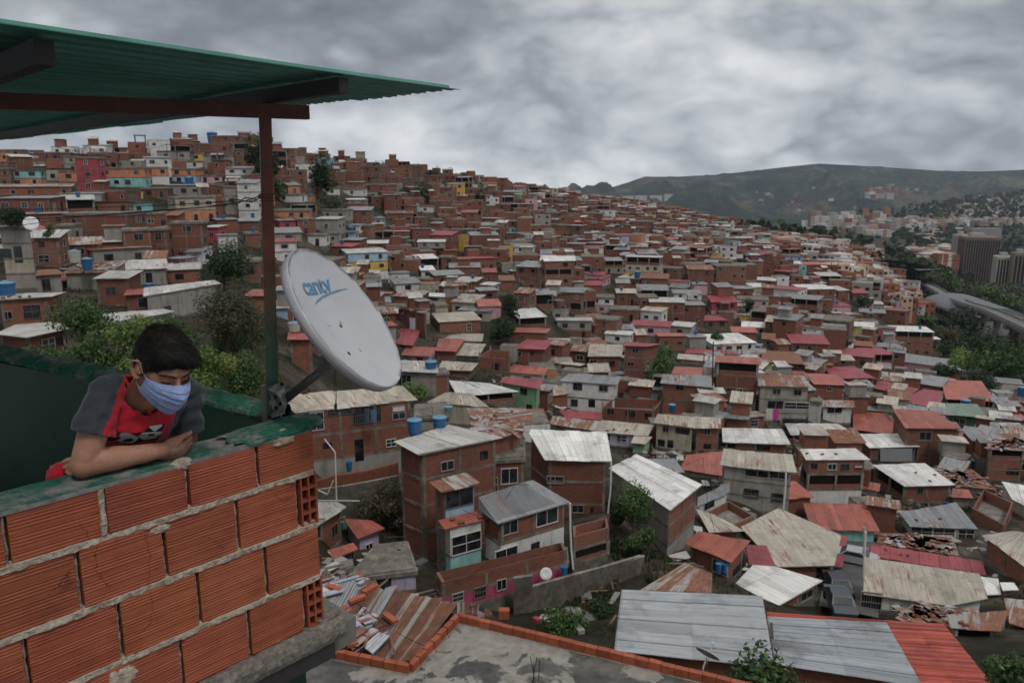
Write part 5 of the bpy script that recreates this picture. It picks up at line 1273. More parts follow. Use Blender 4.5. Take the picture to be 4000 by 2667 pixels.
for (x, y, a, b_) in ((760, 655, .045, .022), (520, 1540, .05, .05), (1180, 540, .05, .03), (480, 1545, .03, .03), (660, 925, .05, .018), (545, 1460, .018, .018)):
    s_, z = on_wall(x, y)
    n = 16; V = [wp(s_, z, .008)]
    for k in range(n):
        t = 2*math.pi*k/n; q = .7+.5*br_.random(); V.append(wp(s_+math.cos(t)*a*q*.6, z+math.sin(t)*b_*q*.6, .005+.003*br_.random()))
    for k in range(n):
        t = 2*math.pi*k/n; q = .8+.4*br_.random(); V.append(wp(s_+math.cos(t)*a*q, z+math.sin(t)*b_*q, -.002))
    mb.add(V, [(0, 1+k, 1+(k+1) % n) for k in range(n)]+[(1+k, 1+n+k, 1+n+(k+1) % n, 1+(k+1) % n) for k in range(n)])
mb.obj('mortar', MORT, wall)
mb = MB(); mb.box(wp((SE-2.4)/2, (ZT+rows_z[4])/2-.0, -.07), wd*((SE+2.4)/2-.07), wn*.035, Vector((0, 0, (ZT-rows_z[4])/2-.004))); mb.obj('wall_core', DARK, wall)
# inner face and ribbed, green painted top
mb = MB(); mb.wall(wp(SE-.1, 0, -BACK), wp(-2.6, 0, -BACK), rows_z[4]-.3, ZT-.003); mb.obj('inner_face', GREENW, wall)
def m_cope():
    m, nt, b = newmat('painted_brick_top', .8, .2); pos = objc(nt); uv = uvc(nt)
    sp = N_(nt, 'ShaderNodeSeparateXYZ'); nt.links.new(uv, sp.inputs[0])
    c = ramp(nt, [(.3, (.10, .095, .09)), (.7, (.24, .23, .22))], noise_(nt, pos, 30, 6, .7))
    g = ramp(nt, [(.3, (.012, .055, .040)), (.7, (.028, .105, .080))], noise_(nt, pos, 25, 5, .6))
    far = mth(nt, 'SMOOTHSTEP' if False else 'MULTIPLY', mth(nt, 'SUBTRACT', sp.outputs[0], .68), 8, clamp=True)
    pn = mth(nt, 'ADD', noise_(nt, pos, 5, 6, .7), mth(nt, 'MULTIPLY', far, .35))
    c = mix(nt, ramp(nt, [(.47, 1), (.60, .08)], pn), c, g)
    nt.links.new(c, b.inputs['Base Color']); bump(nt, b, noise_(nt, pos, 60, 5, .7), .4, .004); return m
COPE = m_cope()
mb = MB(); pr = []
for k in range(15):
    y0 = .004-BACK*k/15
    pr += [(y0, 0), (y0-BACK/15*.35, .003), (y0-BACK/15*.7, .003)]
pr.append((-BACK, 0)); ss = np.linspace(-2.5, SE-.02, 260); V = []; U = []
for (o, h) in pr:
    for s_ in ss:
        q = mnoise.noise(Vector((s_*14, o*30, 0)))*.003+mnoise.noise(Vector((s_*3, o*10, 7)))*.004
        V.append(wp(s_, ZT+.002+h+q, o)); U.append((s_, o))
m_ = len(ss)
mb.add(V, [(j*m_+i, j*m_+i+1, (j+1)*m_+i+1, (j+1)*m_+i) for j in range(len(pr)-1) for i in range(m_-1)], 0, (1, 1, 1, 0), [[U[k] for k in (j*m_+i, j*m_+i+1, (j+1)*m_+i+1, (j+1)*m_+i)] for j in range(len(pr)-1) for i in range(m_-1)])
mb.wall(wp(-2.5, 0, .0045), wp(SE-.02, 0, .0045), ZT-.012, ZT+.003, 0); mb.obj('coping', COPE, wall, smooth=True)
def lump(mb, c, ax, ay, az, seed, amp=.25, n=28, m=18):
    c = Vector(c); V = []
    for j in range(m+1):
        ph = math.pi*j/m
        for i in range(n):
            th = 2*math.pi*i/n; d = Vector((math.sin(ph)*math.cos(th), math.sin(ph)*math.sin(th), math.cos(ph)))
            f = lambda t: math.copysign(abs(t)**.6, t)
            q = 1+mnoise.fractal(d*2.2+Vector((seed, 0, 0)), 1, 2, 6)*amp
            V.append(c+(Vector(ax)*f(d.x)+Vector(ay)*f(d.y)+Vector(az)*f(d.z))*q)
    mb.add(V, [(j*n+i, j*n+(i+1) % n, (j+1)*n+(i+1) % n, (j+1)*n+i) for j in range(m) for i in range(n)])
mb = MB()
cs, cz = on_wall(1190, 480)
lump(mb, wp(cs, ZT+.008, -.075), wd*.20, wn*.085, Vector((0, 0, .018)), 1, .22, 60, 30)
mb.obj('cement_lump', GCEM, wall, smooth=True)
mb = MB(); rough_strip(mb, on_wall(1130, 520)[0], on_wall(1225, 490)[0], ZT-.035, ZT+.0, .006, .010, .005, 44); mb.obj('cement_drip', MORT, wall)
# slab edge with rubble and the steel beam under it
mb = MB(); zl = rows_z[4]; S2 = on_wall(1415, 1320)[0]
V = []; ss = np.linspace(-2.5, S2, 200); prof = [(-.02, .004), (.02, .012), (.05, .0), (.062, -.02), (.060, -.05), (.05, -.075), (-.1, -.075)]
for (o, h) in prof:
    for s_ in ss:
        q = mnoise.fractal(Vector((s_*22, o*40, h*40)), 1, 2, 5)*.012; V.append(wp(s_, zl+h+q, o+q*.6))
m_ = len(ss); mb.add(V, [(j*m_+i, (j+1)*m_+i, (j+1)*m_+i+1, j*m_+i+1) for j in range(len(prof)-1) for i in range(m_-1)])
lump(mb, wp(SE+.04, zl+.0, -.03), wd*.06, wn*.04, Vector((0, 0, .024)), 5, .30, 50, 26); mb.box(wp(SE-.42, zl-.05, -.2), wd*.40, wn*.2, Vector((0, 0, .03)))
mb.obj('slab_edge', SLABM, wall)
mb = MB(); mb.box(wp((S2-2.5)/2, zl-.115, .0), wd*(S2+2.4)/2, wn*.035, Vector((0, 0, .042))); mb.obj('edge_beam', simple('dark_channel_steel', (.022, .018, .016), .5, .4, var=.3, scale=15), wall)
# back parapet
CP = wp(SE-.10, ZT, -BACK*.5)
Q1 = at_z(*S('D', 0, 822), ZT+.03); Q2 = at_z(*S('D', 600, 950), ZT+.0)
bd = (Q1-Q2); bl = bd.length; bd.normalize(); bn = Vector((bd.y, -bd.x, 0))
if bn.dot(-Q2) < 0: bn = -bn
par = thing('parapet', tuple(Q2-Vector((0, 0, 1))), 'dark green plastered balcony parapet with rough light green top behind the boy', 'parapet')
mb = MB(); L2 = bl+1.5
a = Q2-bd*.02; b_ = Q2+bd*L2
mb.face([vz(b_, ZT-1.2), vz(a, ZT-1.2), vz(a, ZT-.008), vz(b_, ZT+.01)], 0)
a2, b2 = a-bn*.15, b_-bn*.15; mb.face([vz(a2, ZT-1.6), vz(b2, ZT-1.6), vz(b2, ZT+.01), vz(a2, ZT-.008)], 0)
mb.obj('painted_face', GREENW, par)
mb = MB(); ns = 300; prof = [(.004, -.022), (.010, -.008), (.006, .004), (-.02, .018), (-.06, .024), (-.11, .022), (-.15, .008), (-.158, -.02)]; V = []
for (o, h) in prof:
    for i in range(ns+1):
        t = L2*i/ns; q = mnoise.fractal(Vector((t*16, o*50, h*50)), 1, 2, 5)*.012+mnoise.noise(Vector((t*2.5, 3, 3)))*.010
        V.append(a+bd*t+bn*(o+q*.6)+Vector((0, 0, h+q-.002+.014*t/L2)))
m_ = ns+1; mb.add(V, [(j*m_+i, j*m_+i+1, (j+1)*m_+i+1, (j+1)*m_+i) for j in range(len(prof)-1) for i in range(ns)])
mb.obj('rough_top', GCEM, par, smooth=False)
mb = MB(); mb.face([wp(SE, rows_z[4]-.05, -.1), vz(Q2+bd*.1-bn*.1, rows_z[4]-.05), vz(b_-bn*.1, rows_z[4]-.05), wp(-4.5, rows_z[4]-.05, -.1)], 0)
mb.box(wp(-.6, rows_z[4]-.14, -1.2), wd*1.9, wn*1.15, Vector((0, 0, .06)), 0); tag(mb.obj('balcony_floor', CONC), kind='structure')

# canopy of corrugated sheet on steel
ZS = .36
C0 = at_z(*S('D', 1056, 207), ZS); Cn = at_z(*S('D', 0, 58), ZS); Cf = at_z(*S('D', 560, 262), ZS)
e1 = (Cn-C0).normalized(); e2 = (Cf-C0).normalized()
def m_canopy():
    m, nt, b = newmat('green_painted_sheet', .5, .35); pos = objc(nt)
    c = ramp(nt, [(.3, (.030, .12, .092)), (.55, (.052, .185, .145)), (.75, (.085, .24, .195))], noise_(nt, pos, 3.2, 7, .65))
    c = mix(nt, ramp(nt, [(.60, 0), (.70, .7)], noise_(nt, pos, 7, 8, .7)), c, (.03, .075, .06))
    nt.links.new(c, b.inputs['Base Color']); bump(nt, b, noise_(nt, pos, 30, 4, .6), .15, .004)
    return m
can = thing('canopy', tuple(C0), 'green corrugated sheet canopy over the balcony on rusty steel beams', 'canopy')
mb = MB(); pitch = .115; sub = 8; n1 = int(9.6/pitch*sub); tn = 14; V = []
for i in range(n1+1):
    s_ = i*pitch/sub; h = (0, .002, .003, .002, 0, .022, .024, .022)[i % sub]
    cut = .012*mnoise.noise(Vector((s_*3, 0, 0)))+(.05 if (int(s_/.8) % 2) else 0)+math.floor(s_/.8)*0
    for j in range(tn+1):
        t = (-.10*0+cut)*(j == 0)+(7.0*(j/tn)**1.5)
        V.append(C0+e2*s_+e1*t+Vector((0, 0, h+.006*mnoise.noise(Vector((t*.8, s_*1.2, 4)))-.0)))
m_ = tn+1
mb.add(V, [(i*m_+j, i*m_+j+1, (i+1)*m_+j+1, (i+1)*m_+j) for i in range(n1) for j in range(tn)])
o = mb.obj('corrugated_sheets', m_canopy(), can)
sm = o.modifiers.new('thickness', 'SOLIDIFY'); sm.thickness = .0025
REDI = None
def m_paintsteel(name, red_above):
    m, nt, b = newmat(name, .55, .4); pos = objc(nt); sp = N_(nt, 'ShaderNodeSeparateXYZ'); nt.links.new(pos, sp.inputs[0])
    red = ramp(nt, [(.3, (.060, .016, .011)), (.7, (.125, .032, .020))], noise_(nt, pos, 12, 6, .65))
    grn = ramp(nt, [(.3, (.010, .040, .026)), (.7, (.028, .085, .055))], noise_(nt, pos, 12, 6, .65))
    k = mth(nt, 'ADD', mth(nt, 'MULTIPLY', mth(nt, 'SUBTRACT', sp.outputs[2], red_above), 2.6), mth(nt, 'MULTIPLY', mth(nt, 'SUBTRACT', noise_(nt, pos, 130, 3, .7), .5), 3.0))
    c = mix(nt, mth(nt, 'ADD', k, .5, clamp=True), grn, red)
    nt.links.new(c, b.inputs['Base Color']); bump(nt, b, noise_(nt, pos, 160, 3, .6), .3, .002); return m
RS = m_paintsteel('red_oxide_steel', -5); PS = m_paintsteel('post_paint', -.52)
BK = simple('blackened_steel', (.016, .012, .011), .6, .35, var=.4, scale=14)
def chan(p, q, w, h, mat, name):
    mb = MB(); mb.bar(p, q, w, h); return mb.obj(name, mat, can)
RBa = at_z(*S('D', 708, 259), .262); RBb = at_z(*S('D', 0, 232), .262)
chan(RBa, RBb+(RBb-RBa)*.6, .042, .058, RS, 'red_beam')
P1a = at_z(*S('D', 790, 196), .322); P1b = at_z(*S('D', 0, 312), .322); chan(P1a, P1b+(P1b-P1a)*.15, .042, .056, BK, 'purlin')
P2a = at_z(*S('D', 102, 120), .318); chan(P2a, P2a+(P1b-P1a).normalized()*4, .050, .066, BK, 'purlin')
# post
pb = at_z(*S('D', 626, 955), ZT+.02); pt = at_Y(*S('D', 609, 268), pb.y+.02)
post = thing('post', tuple(pb), 'square steel post, red oxide above and green below, holding up the canopy', 'post')
mb = MB(); d = (pt-pb).normalized(); a = Vector((math.cos(.36), math.sin(.36), 0)); b_ = Vector((-a.y, a.x, 0))
def ringed(mb, p, q, w, mat=0):
    P = [p+a*sx*w+b_*sy*w for sx, sy in ((-1, -1), (1, -1), (1, 1), (-1, 1))]; Q = [q+a*sx*w+b_*sy*w for sx, sy in ((-1, -1), (1, -1), (1, 1), (-1, 1))]
    for i in range(4): mb.face([P[i], P[(i+1) % 4], Q[(i+1) % 4], Q[i]], mat if i != 3 else 1)
    mb.face(Q, mat)
n = 1; ringed(mb, pb-Vector((0, 0, .05)), pt+Vector((0, 0, .01)), .0225); mb.obj('post_tube', [PS, simple('dark_green_gloss', (.006, .026, .017), .4, .4, var=.3)], post)
for (z_, q) in ((-.52+.26, 0),):
    mb = MB(); c = pb.lerp(pt, ((at_Y(*S('D', 612, 455), pb.y)).z-pb.z)/(pt.z-pb.z))
    for k in range(3):
        P = []
        for i in range(9):
            t = i/8*4; k0 = int(t) % 4; cr = [(-1, -1), (1, -1), (1, 1), (-1, 1)]; x0 = cr[k0]; x1 = cr[(k0+1) % 4]; f_ = t-int(t)
            P.append(c+a*(x0[0]*(1-f_)+x1[0]*f_)*.026+b_*(x0[1]*(1-f_)+x1[1]*f_)*.026+Vector((0, 0, -.012+k*.012+.004*math.sin(i))))
        mb.tube(P, .0014, 4)
    mb.obj('wire_wrap', IRON, post)
# wires from the post to the left
wr = [[(596, 455), (560, 462), (470, 476), (330, 488), (180, 498), (0, 507)], [(596, 452), (520, 463), (380, 472), (240, 476), (0, 484)], [(596, 458), (500, 474), (380, 482), (200, 496), (60, 516), (0, 524)]]
def wire(ptsD, Y0, Y1, r, name='wire', label='', mat=None, twist=0, cat='wire', group=None):
    P = []
    for i, (x, y) in enumerate(ptsD): k = i/(len(ptsD)-1); P.append(at_Y(*S('D', x, y), Y0+(Y1-Y0)*k))
    Q = []
    for i in range(len(P)-1):
        for j in range(6): Q.append(P[i].lerp(P[i+1], j/6))
    Q.append(P[-1])
    if twist:
        for i in range(len(Q)):
            if i < twist: Q[i] = Q[i]+Vector((.003*math.sin(i*2.3), 0, .005*math.cos(i*2.9)))
    mb = MB(); mb.tube(Q, r, 4); o = mb.obj(name, mat or IRON); tag(o, label, cat, group); return o
for i, w_ in enumerate(wr): wire(w_, pb.y, 7.0, .0026, 'wire', ['thin wire twisted onto the post, middle of three going left', 'uppermost thin wire running left from the post', 'lowest thin sagging wire running left from the post'][i], twist=9)
# ---------------------------------------------------------------- satellite dish
def m_dish():
    m, nt, b = newmat('dish_paint', .38, .4); pos = objc(nt)
    c = ramp(nt, [(.3, (.35, .355, .375)), (.7, (.42, .425, .445))], noise_(nt, pos, 3.5, 6, .6))
    c = mix(nt, ramp(nt, [(.70, 0), (.76, .45)], noise_(nt, pos, 60, 4, .6)), c, (.22, .21, .20))
    c = mix(nt, ramp(nt, [(.5, 0), (.8, .35)], noise_(nt, pos, 9, 7, .7)), c, (.30, .30, .31))
    nt.links.new(c, b.inputs['Base Color']); return m
DISHM = m_dish(); BLUEL = simple('blue_lettering', (.075, .19, .32), .5, .3, var=.15)
DC = at_Y(*S('H', 705, 661), 3.05)
vw = -DC.normalized(); rt = Vector((1, 0, 0)); rt = (rt-vw*rt.dot(vw)).normalized(); upv = vw.cross(rt).normalized()
if upv.z < 0: upv = -upv
maj = (rt*-.594+upv*.804).normalized(); mnr = (rt*.804+upv*.594).normalized()
TH = math.radians(68); dn = (vw*math.cos(TH)+mnr*math.sin(TH)).normalized(); du = (mnr*math.cos(TH)-vw*math.sin(TH)).normalized()   # du: in-plane minor, dn: out of the bowl
RD = 615*.5102*DC.length/F
dish = thing('satellite_dish', tuple(DC), 'large pale grey satellite dish with blue cantv lettering fixed at the post foot', 'satellite dish')
def dsurf(u, v, off=0.0): r2 = (u*u+v*v)/(RD*RD); return DC+du*u+maj*v+dn*(-.055*(1-r2)+off)
def dpx(x, y):
    p = at_plane(*S('H', x, y), DC-dn*.03, dn)-DC; return p.dot(du), p.dot(maj)
mb = MB(); NR, NT = 20, 96; V = []
for i in range(NR+1):
    for k in range(NT):
        t = 2*math.pi*k/NT; r = RD*i/NR; V.append(dsurf(r*math.cos(t), r*math.sin(t)))
rim = [(1.0, .0), (1.008, -.002), (1.014, -.010), (1.012, -.022), (.995, -.040), (.985, -.040)]
for (q, h) in rim:
    for k in range(NT):
        t = 2*math.pi*k/NT; V.append(DC+du*RD*q*math.cos(t)+maj*RD*q*math.sin(t)+dn*h)
for i in range(NR, -1, -1):
    for k in range(NT):
        t = 2*math.pi*k/NT; r = RD*.98*i/NR; V.append(dsurf(r*math.cos(t), r*math.sin(t), -.006 if i < NR else -.012))
rows = len(V)//NT
mb.add(V, [(j*NT+k, j*NT+(k+1) % NT, (j+1)*NT+(k+1) % NT, (j+1)*NT+k) for j in range(rows-1) for k in range(NT)])
mb.obj('reflector', DISHM, dish, smooth=True)
# lettering
def letters(txt, mat, name, parent, place, sx, sy, shear=0.0, extr=0):
    cu = bpy.data.curves.new('lettering', 'FONT'); cu.body = txt; cu.size = 1.0; cu.fill_mode = 'FRONT'; cu.offset = .018; cu.space_character = .93
    o = bpy.data.objects.new('lettering', cu); ts = bpy.data.scenes.new('tmp'); ts.collection.objects.link(o); ts.view_layers[0].update(); dg = ts.view_layers[0].depsgraph
    me = bpy.data.meshes.new_from_object(o.evaluated_get(dg)); bpy.data.objects.remove(o); bpy.data.scenes.remove(ts)
    w = max(v.co.x for v in me.vertices); x0 = min(v.co.x for v in me.vertices)
    for v in me.vertices: v.co = place((v.co.x-x0)/(w-x0)*sx+v.co.y*shear, v.co.y*sy)
    me.materials.clear(); me.materials.append(mat); return link(name, me, parent)
b0 = dpx(395, 490); b1 = dpx(607, 452); top_ = dpx(378, 385)
bu = Vector((b1[0]-b0[0], b1[1]-b0[1])); Lw = bu.length; bu.normalize()
tv = Vector((top_[0]-b0[0], top_[1]-b0[1])); bp = Vector((-bu.y, bu.x)); hh = abs(tv.dot(bp))
def place_t(x, y):
    p = Vector(b0)+bu*x+bp*y; return dsurf(p.x, p.y, .0022)
letters('cantv', BLUEL, 'lettering', dish, place_t, Lw*.98, hh*1.78)
up_ = [(470, 560), (492, 518), (530, 485), (580, 463), (640, 453), (692, 457)]; lo_ = [(692, 457), (640, 463), (585, 478), (535, 503), (500, 530), (470, 560)]
mb = MB(); A_ = [dpx(*p) for p in up_]; B_ = [dpx(*p) for p in lo_[::-1]]
for i in range(len(A_)-1): mb.face([dsurf(*A_[i], .0022), dsurf(*A_[i+1], .0022), dsurf(*B_[i+1], .0022), dsurf(*B_[i], .0022)])
mb.obj('swoosh', BLUEL, dish)
mb = MB()
for i in range(9):
    k = i/8; x = 512+(600-512)*k; y = 507-(507-466)*k**.8; u, v = dpx(x, y); mb.lathe(dsurf(u, v, .0024), [(.0016, 0), (.0016, .0004)], 8, 0, axis=dn)
mb.obj('swoosh_dots', DISHM, dish)
for (x, y) in ((588, 700), (684, 677), (820, 898)):
    mb = MB(); u, v = dpx(x, y); mb.lathe(dsurf(u, v, .001), [(.0085, 0), (.008, .0015), (.005, .003), (.002, .0035)], 14, 0, axis=dn); mb.obj('bolt', GALV, dish, smooth=False)
mb = MB(); u, v = dpx(728, 932); mb.lathe(dsurf(u, v, .0008), [(.0095, 0), (.0085, .0006)], 14, 0, axis=dn); mb.obj('bolt_hole', simple('rust_hole', (.05, .018, .008), .9, .1), dish)
# arm and bracket
ARM = simple('weathered_arm', (.115, .105, .10), .5, .4, .3, var=.3, scale=14)
p0 = at_Y(*S('H', 560, 1040), 3.12)-dn*.03; p1 = at_Y(*S('H', 420, 1135), 3.14); p2 = at_Y(*S('H', 215, 1300), 3.16)
mb = MB(); mb.tube([p0, p1, p2], [.0165, .0185, .0185], 14); mb.obj('arm', ARM, dish, smooth=True)
mb = MB(); mb.bar(DC-dn*.062, p0, .05, .02); mb.box(DC-dn*.064-maj*.02, du*.07, maj*.10, dn*.006); mb.obj('back_plate', ARM, dish)
def m_galv():
    m, nt, b = newmat('weathered_galvanised', .42, .5, .6); pos = objc(nt)
    c = ramp(nt, [(.3, (.12, .125, .12)), (.7, (.27, .28, .27))], noise_(nt, pos, 14, 6, .7))
    c = mix(nt, ramp(nt, [(.55, 0), (.62, .9)], noise_(nt, pos, 16, 6, .7)), c, (.03, .13, .085))
    nt.links.new(c, b.inputs['Base Color']); return m
GV = m_galv()
def bpx(x, y, Y=3.13): return at_Y(*S('K', x, y), Y)
mb = MB(); Yf, Yb = 3.08, 3.20
# curved shroud: upper flange, waist, lower flange, seen as a bent C plate
prof = [(318, 135), (400, 112), (465, 95)], [(328, 160), (395, 190), (470, 150)], [(350, 215), (440, 235), (492, 195)], [(360, 290), (458, 300), (500, 260)], [(372, 350), (440, 330), (480, 335)], [(335, 405), (400, 380), (478, 355)], [(332, 425), (405, 395), (480, 372)]
G_ = []
for j, row in enumerate(prof): G_.append([bpx(row[0][0], row[0][1], 3.13), bpx(row[1][0], row[1][1], 3.06), bpx(row[2][0], row[2][1], 3.15)])
for j in range(len(G_)-1):
    for i in range(2): mb.face([G_[j+1][i], G_[j+1][i+1], G_[j][i+1], G_[j][i]])
o = mb.obj('clamp_plate', GV, dish); o.modifiers.new('thickness', 'SOLIDIFY').thickness = .004
mb = MB(); cc = bpx(405, 285, 3.10); mb.lathe(cc, [(.002, -.02), (.026, -.02), (.028, -.016), (.028, .016), (.026, .02), (.002, .02)], 24, 0, axis=(.5, -.85, .1)); mb.obj('pivot_disc', ARM, dish)
for (x, y) in ((438, 282), (398, 318), (395, 225), (345, 398), (450, 112)):
    mb = MB(); mb.lathe(bpx(x, y, 3.035), [(.008, 0), (.008, .006), (.003, .012)], 8, 0, axis=(.3, -.9, .2)); mb.obj('bolt', DARK, dish)
mb = MB(); mb.box(bpx(360, 300, 3.18), Vector((.035, .01, 0)), Vector((0, .01, 0)), Vector((0, 0, .09))); mb.obj('mount_leg', ARM, dish)
# cord hanging under the dish
mb = MB(); c0 = at_Y(*S('H', 595, 1070), 3.1)
for q in (0, .006): mb.tube([c0+Vector((q, 0, 0)), at_Y(*S('H', 602, 1200), 3.1)+Vector((q*1.2, 0, 0)), at_Y(*S('H', 609, 1330), 3.1)+Vector((q*.5, 0, 0))], .0012, 5)
k_ = at_Y(*S('H', 610, 1345), 3.1); lump(mb, k_, (.006, 0, 0), (0, .006, 0), (0, 0, .010), 3, .4, 10, 8); mb.tube([k_, k_+Vector((-.002, 0, -.022))], .0016, 5); mb.tube([k_, k_+Vector((.006, 0, -.017))], .0014, 5)
tag(mb.obj('cord', IRON), 'thin doubled cord with a knot hanging below the satellite dish', 'cord')
# ---------------------------------------------------------------- nearest rooftops below
ZR = -11.6
RUSTY = SHEET
def dS(x, y): return S('D', x, y)
def flat_house():
    P = [at_z(*S('P', 150, 790), ZR), at_z(*S('P', 885, 932), ZR), at_z(*S('P', 1253, 540), ZR), at_z(*dS(1700, 1585), ZR)]
    D2 = P[3]+(P[3]-P[2])*.5; near = [D2+Vector((-1, -9, 0)), P[0]+Vector((-6, -7, 0))]
    P0 = P[0]+(P[0]-P[1])*.8
    poly = [near[1], near[0], D2, P[2], P[1], P0]
    t = thing('house', (P[1].x, P[1].y, ZR-6), 'nearest flat roof of blotchy grey concrete with a one course brick parapet', 'house')
    m, nt, b = newmat('stained_flat_roof', .9, .2); pos = objc(nt)
    c = ramp(nt, [(.34, (.040, .040, .040)), (.5, (.072, .070, .066)), (.62, (.115, .110, .10))], noise_(nt, pos, 1.6, 9, .7))
    cp = at_z(*S('P', 1640, 760), ZR); d = vmth(nt, 'LENGTH', vmth(nt, 'MULTIPLY', vmth(nt, 'SUBTRACT', pos, tuple(cp)), (.34, .50, 1)))
    v = mth(nt, 'SUBTRACT', noise_(nt, pos, .62, 9, .62, .6), mth(nt, 'MULTIPLY', mth(nt, 'MULTIPLY', d, d), .060))
    c = mix(nt, ramp(nt, [(.455, 0), (.475, .85)], v), c, ramp(nt, [(.3, (.16, .148, .13)), (.7, (.30, .28, .25))], noise_(nt, pos, 4, 7, .65)))
    c = mix(nt, ramp(nt, [(.69, 0), (.72, .7)], noise_(nt, pos, 7, 5, .6)), c, (.30, .29, .27))
    nt.links.new(c, b.inputs['Base Color']); bump(nt, b, noise_(nt, pos, 12, 7, .7), .5, .02)
    mb = MB(); mb.face([(p.x, p.y, ZR) for p in poly], 0); mb.obj('roof', m, t)
    mb = MB(); n = len(poly)
    for i in range(n): mb.wall(poly[i], poly[(i+1) % n], ZR-9, ZR-.01, mB, (1, 1, 1, 0))
    mb.obj('walls', HM, t)
    mb = MB(); r = random.Random(8)
    for a, b_ in ((P0, P[1]), (P[1], P[2]), (P[2], D2)):
        L = (b_-a).length; d = (b_-a)/L; s_ = Vector((d.y, -d.x, 0)); k = int(L/.315)
        for i in range(k):
            c = a+d*((i+.5)*L/k)+s_*r.uniform(-.012, .012); q = r.uniform(.85, 1.2); a_ = r.uniform(-.03, .03)
            dd = d*math.cos(a_)+s_*math.sin(a_); ss = Vector((dd.y, -dd.x, 0))
            mb.box(c+Vector((0, 0, .115)), dd*.1545, ss*.075, Vector((0, 0, .105)), 0, (q, q, q, 0))
            mb.box(c+Vector((0, 0, .006)), d*.158, s_*.10, Vector((0, 0, .008)), 1, (1.5, 1.5, 1.4, 0))
    mb.obj('brick_parapet', [TERRA, CONC], t)
    for (x, y, dx) in ((1830, 1013, 0), (1845, 1010, -.12), (1870, 1000, .02), (1822, 1005, .10)):
        p = at_z(*S('P', x, y), ZR); mb = MB(); mb.tube([p, p+Vector((dx, 0, .55+abs(dx)))], .011, 5); mb.obj('rebar', IRON, t)
    q = at_z(*S('P', 1605, 545), ZR); mb = MB(); mb.box(q+Vector((0, 0, .25)), (.14, 0, 0), (0, .10, 0), (0, 0, .12), 0); mb.obj('loose_block', TERRA, t)
flat_house()
def sheet_run(mb, a, b, c_, d_, n, cols, seed, amp=.016, waves=9, sag=.03):
    # a->b is the lower edge, d_->c_ the upper one; n sheets side by side, ribs run up the slope
    r = random.Random(seed)
    for i in range(n):
        k0, k1 = i/n-.012, (i+1)/n+.012; col = cols(r, i)
        p0, p1 = a.lerp(b, k0), a.lerp(b, k1); q0, q1 = d_.lerp(c_, k0), d_.lerp(c_, k1)
        e = r.uniform(-.25, .25); up = (q0-p0).normalized(); p0 = p0-up*e*.5; p1 = p1-up*e*.5; q0 = q0+up*r.uniform(-.3, .2); q1 = q1+up*r.uniform(-.3, .2)
        nn = (p1-p0).cross(q0-p0).normalized()
        if nn.z < 0: nn = -nn
        m = waves*4; rows = 7; V = []; U = []; W = (p1-p0).length; H = (q0-p0).length; lift = r.uniform(0, .03)+.006*(i % 2)
        for j in range(rows+1):
            for x in range(m+1):
                p = p0.lerp(p1, x/m).lerp(q0.lerp(q1, x/m), j/rows)
                V.append(p+nn*(math.sin(x/4*2*math.pi)*amp+lift-math.sin(j/rows*math.pi)*sag*r.random()*.4)); U.append((i*.83+x/m*.83, j/rows*H+i*7.7))
        w = m+1; Fs = [(j*w+x, j*w+x+1, (j+1)*w+x+1, (j+1)*w+x) for j in range(rows) for x in range(m)]
        mb.add(V, Fs, 0, col, [[U[k] for k in f] for f in Fs])
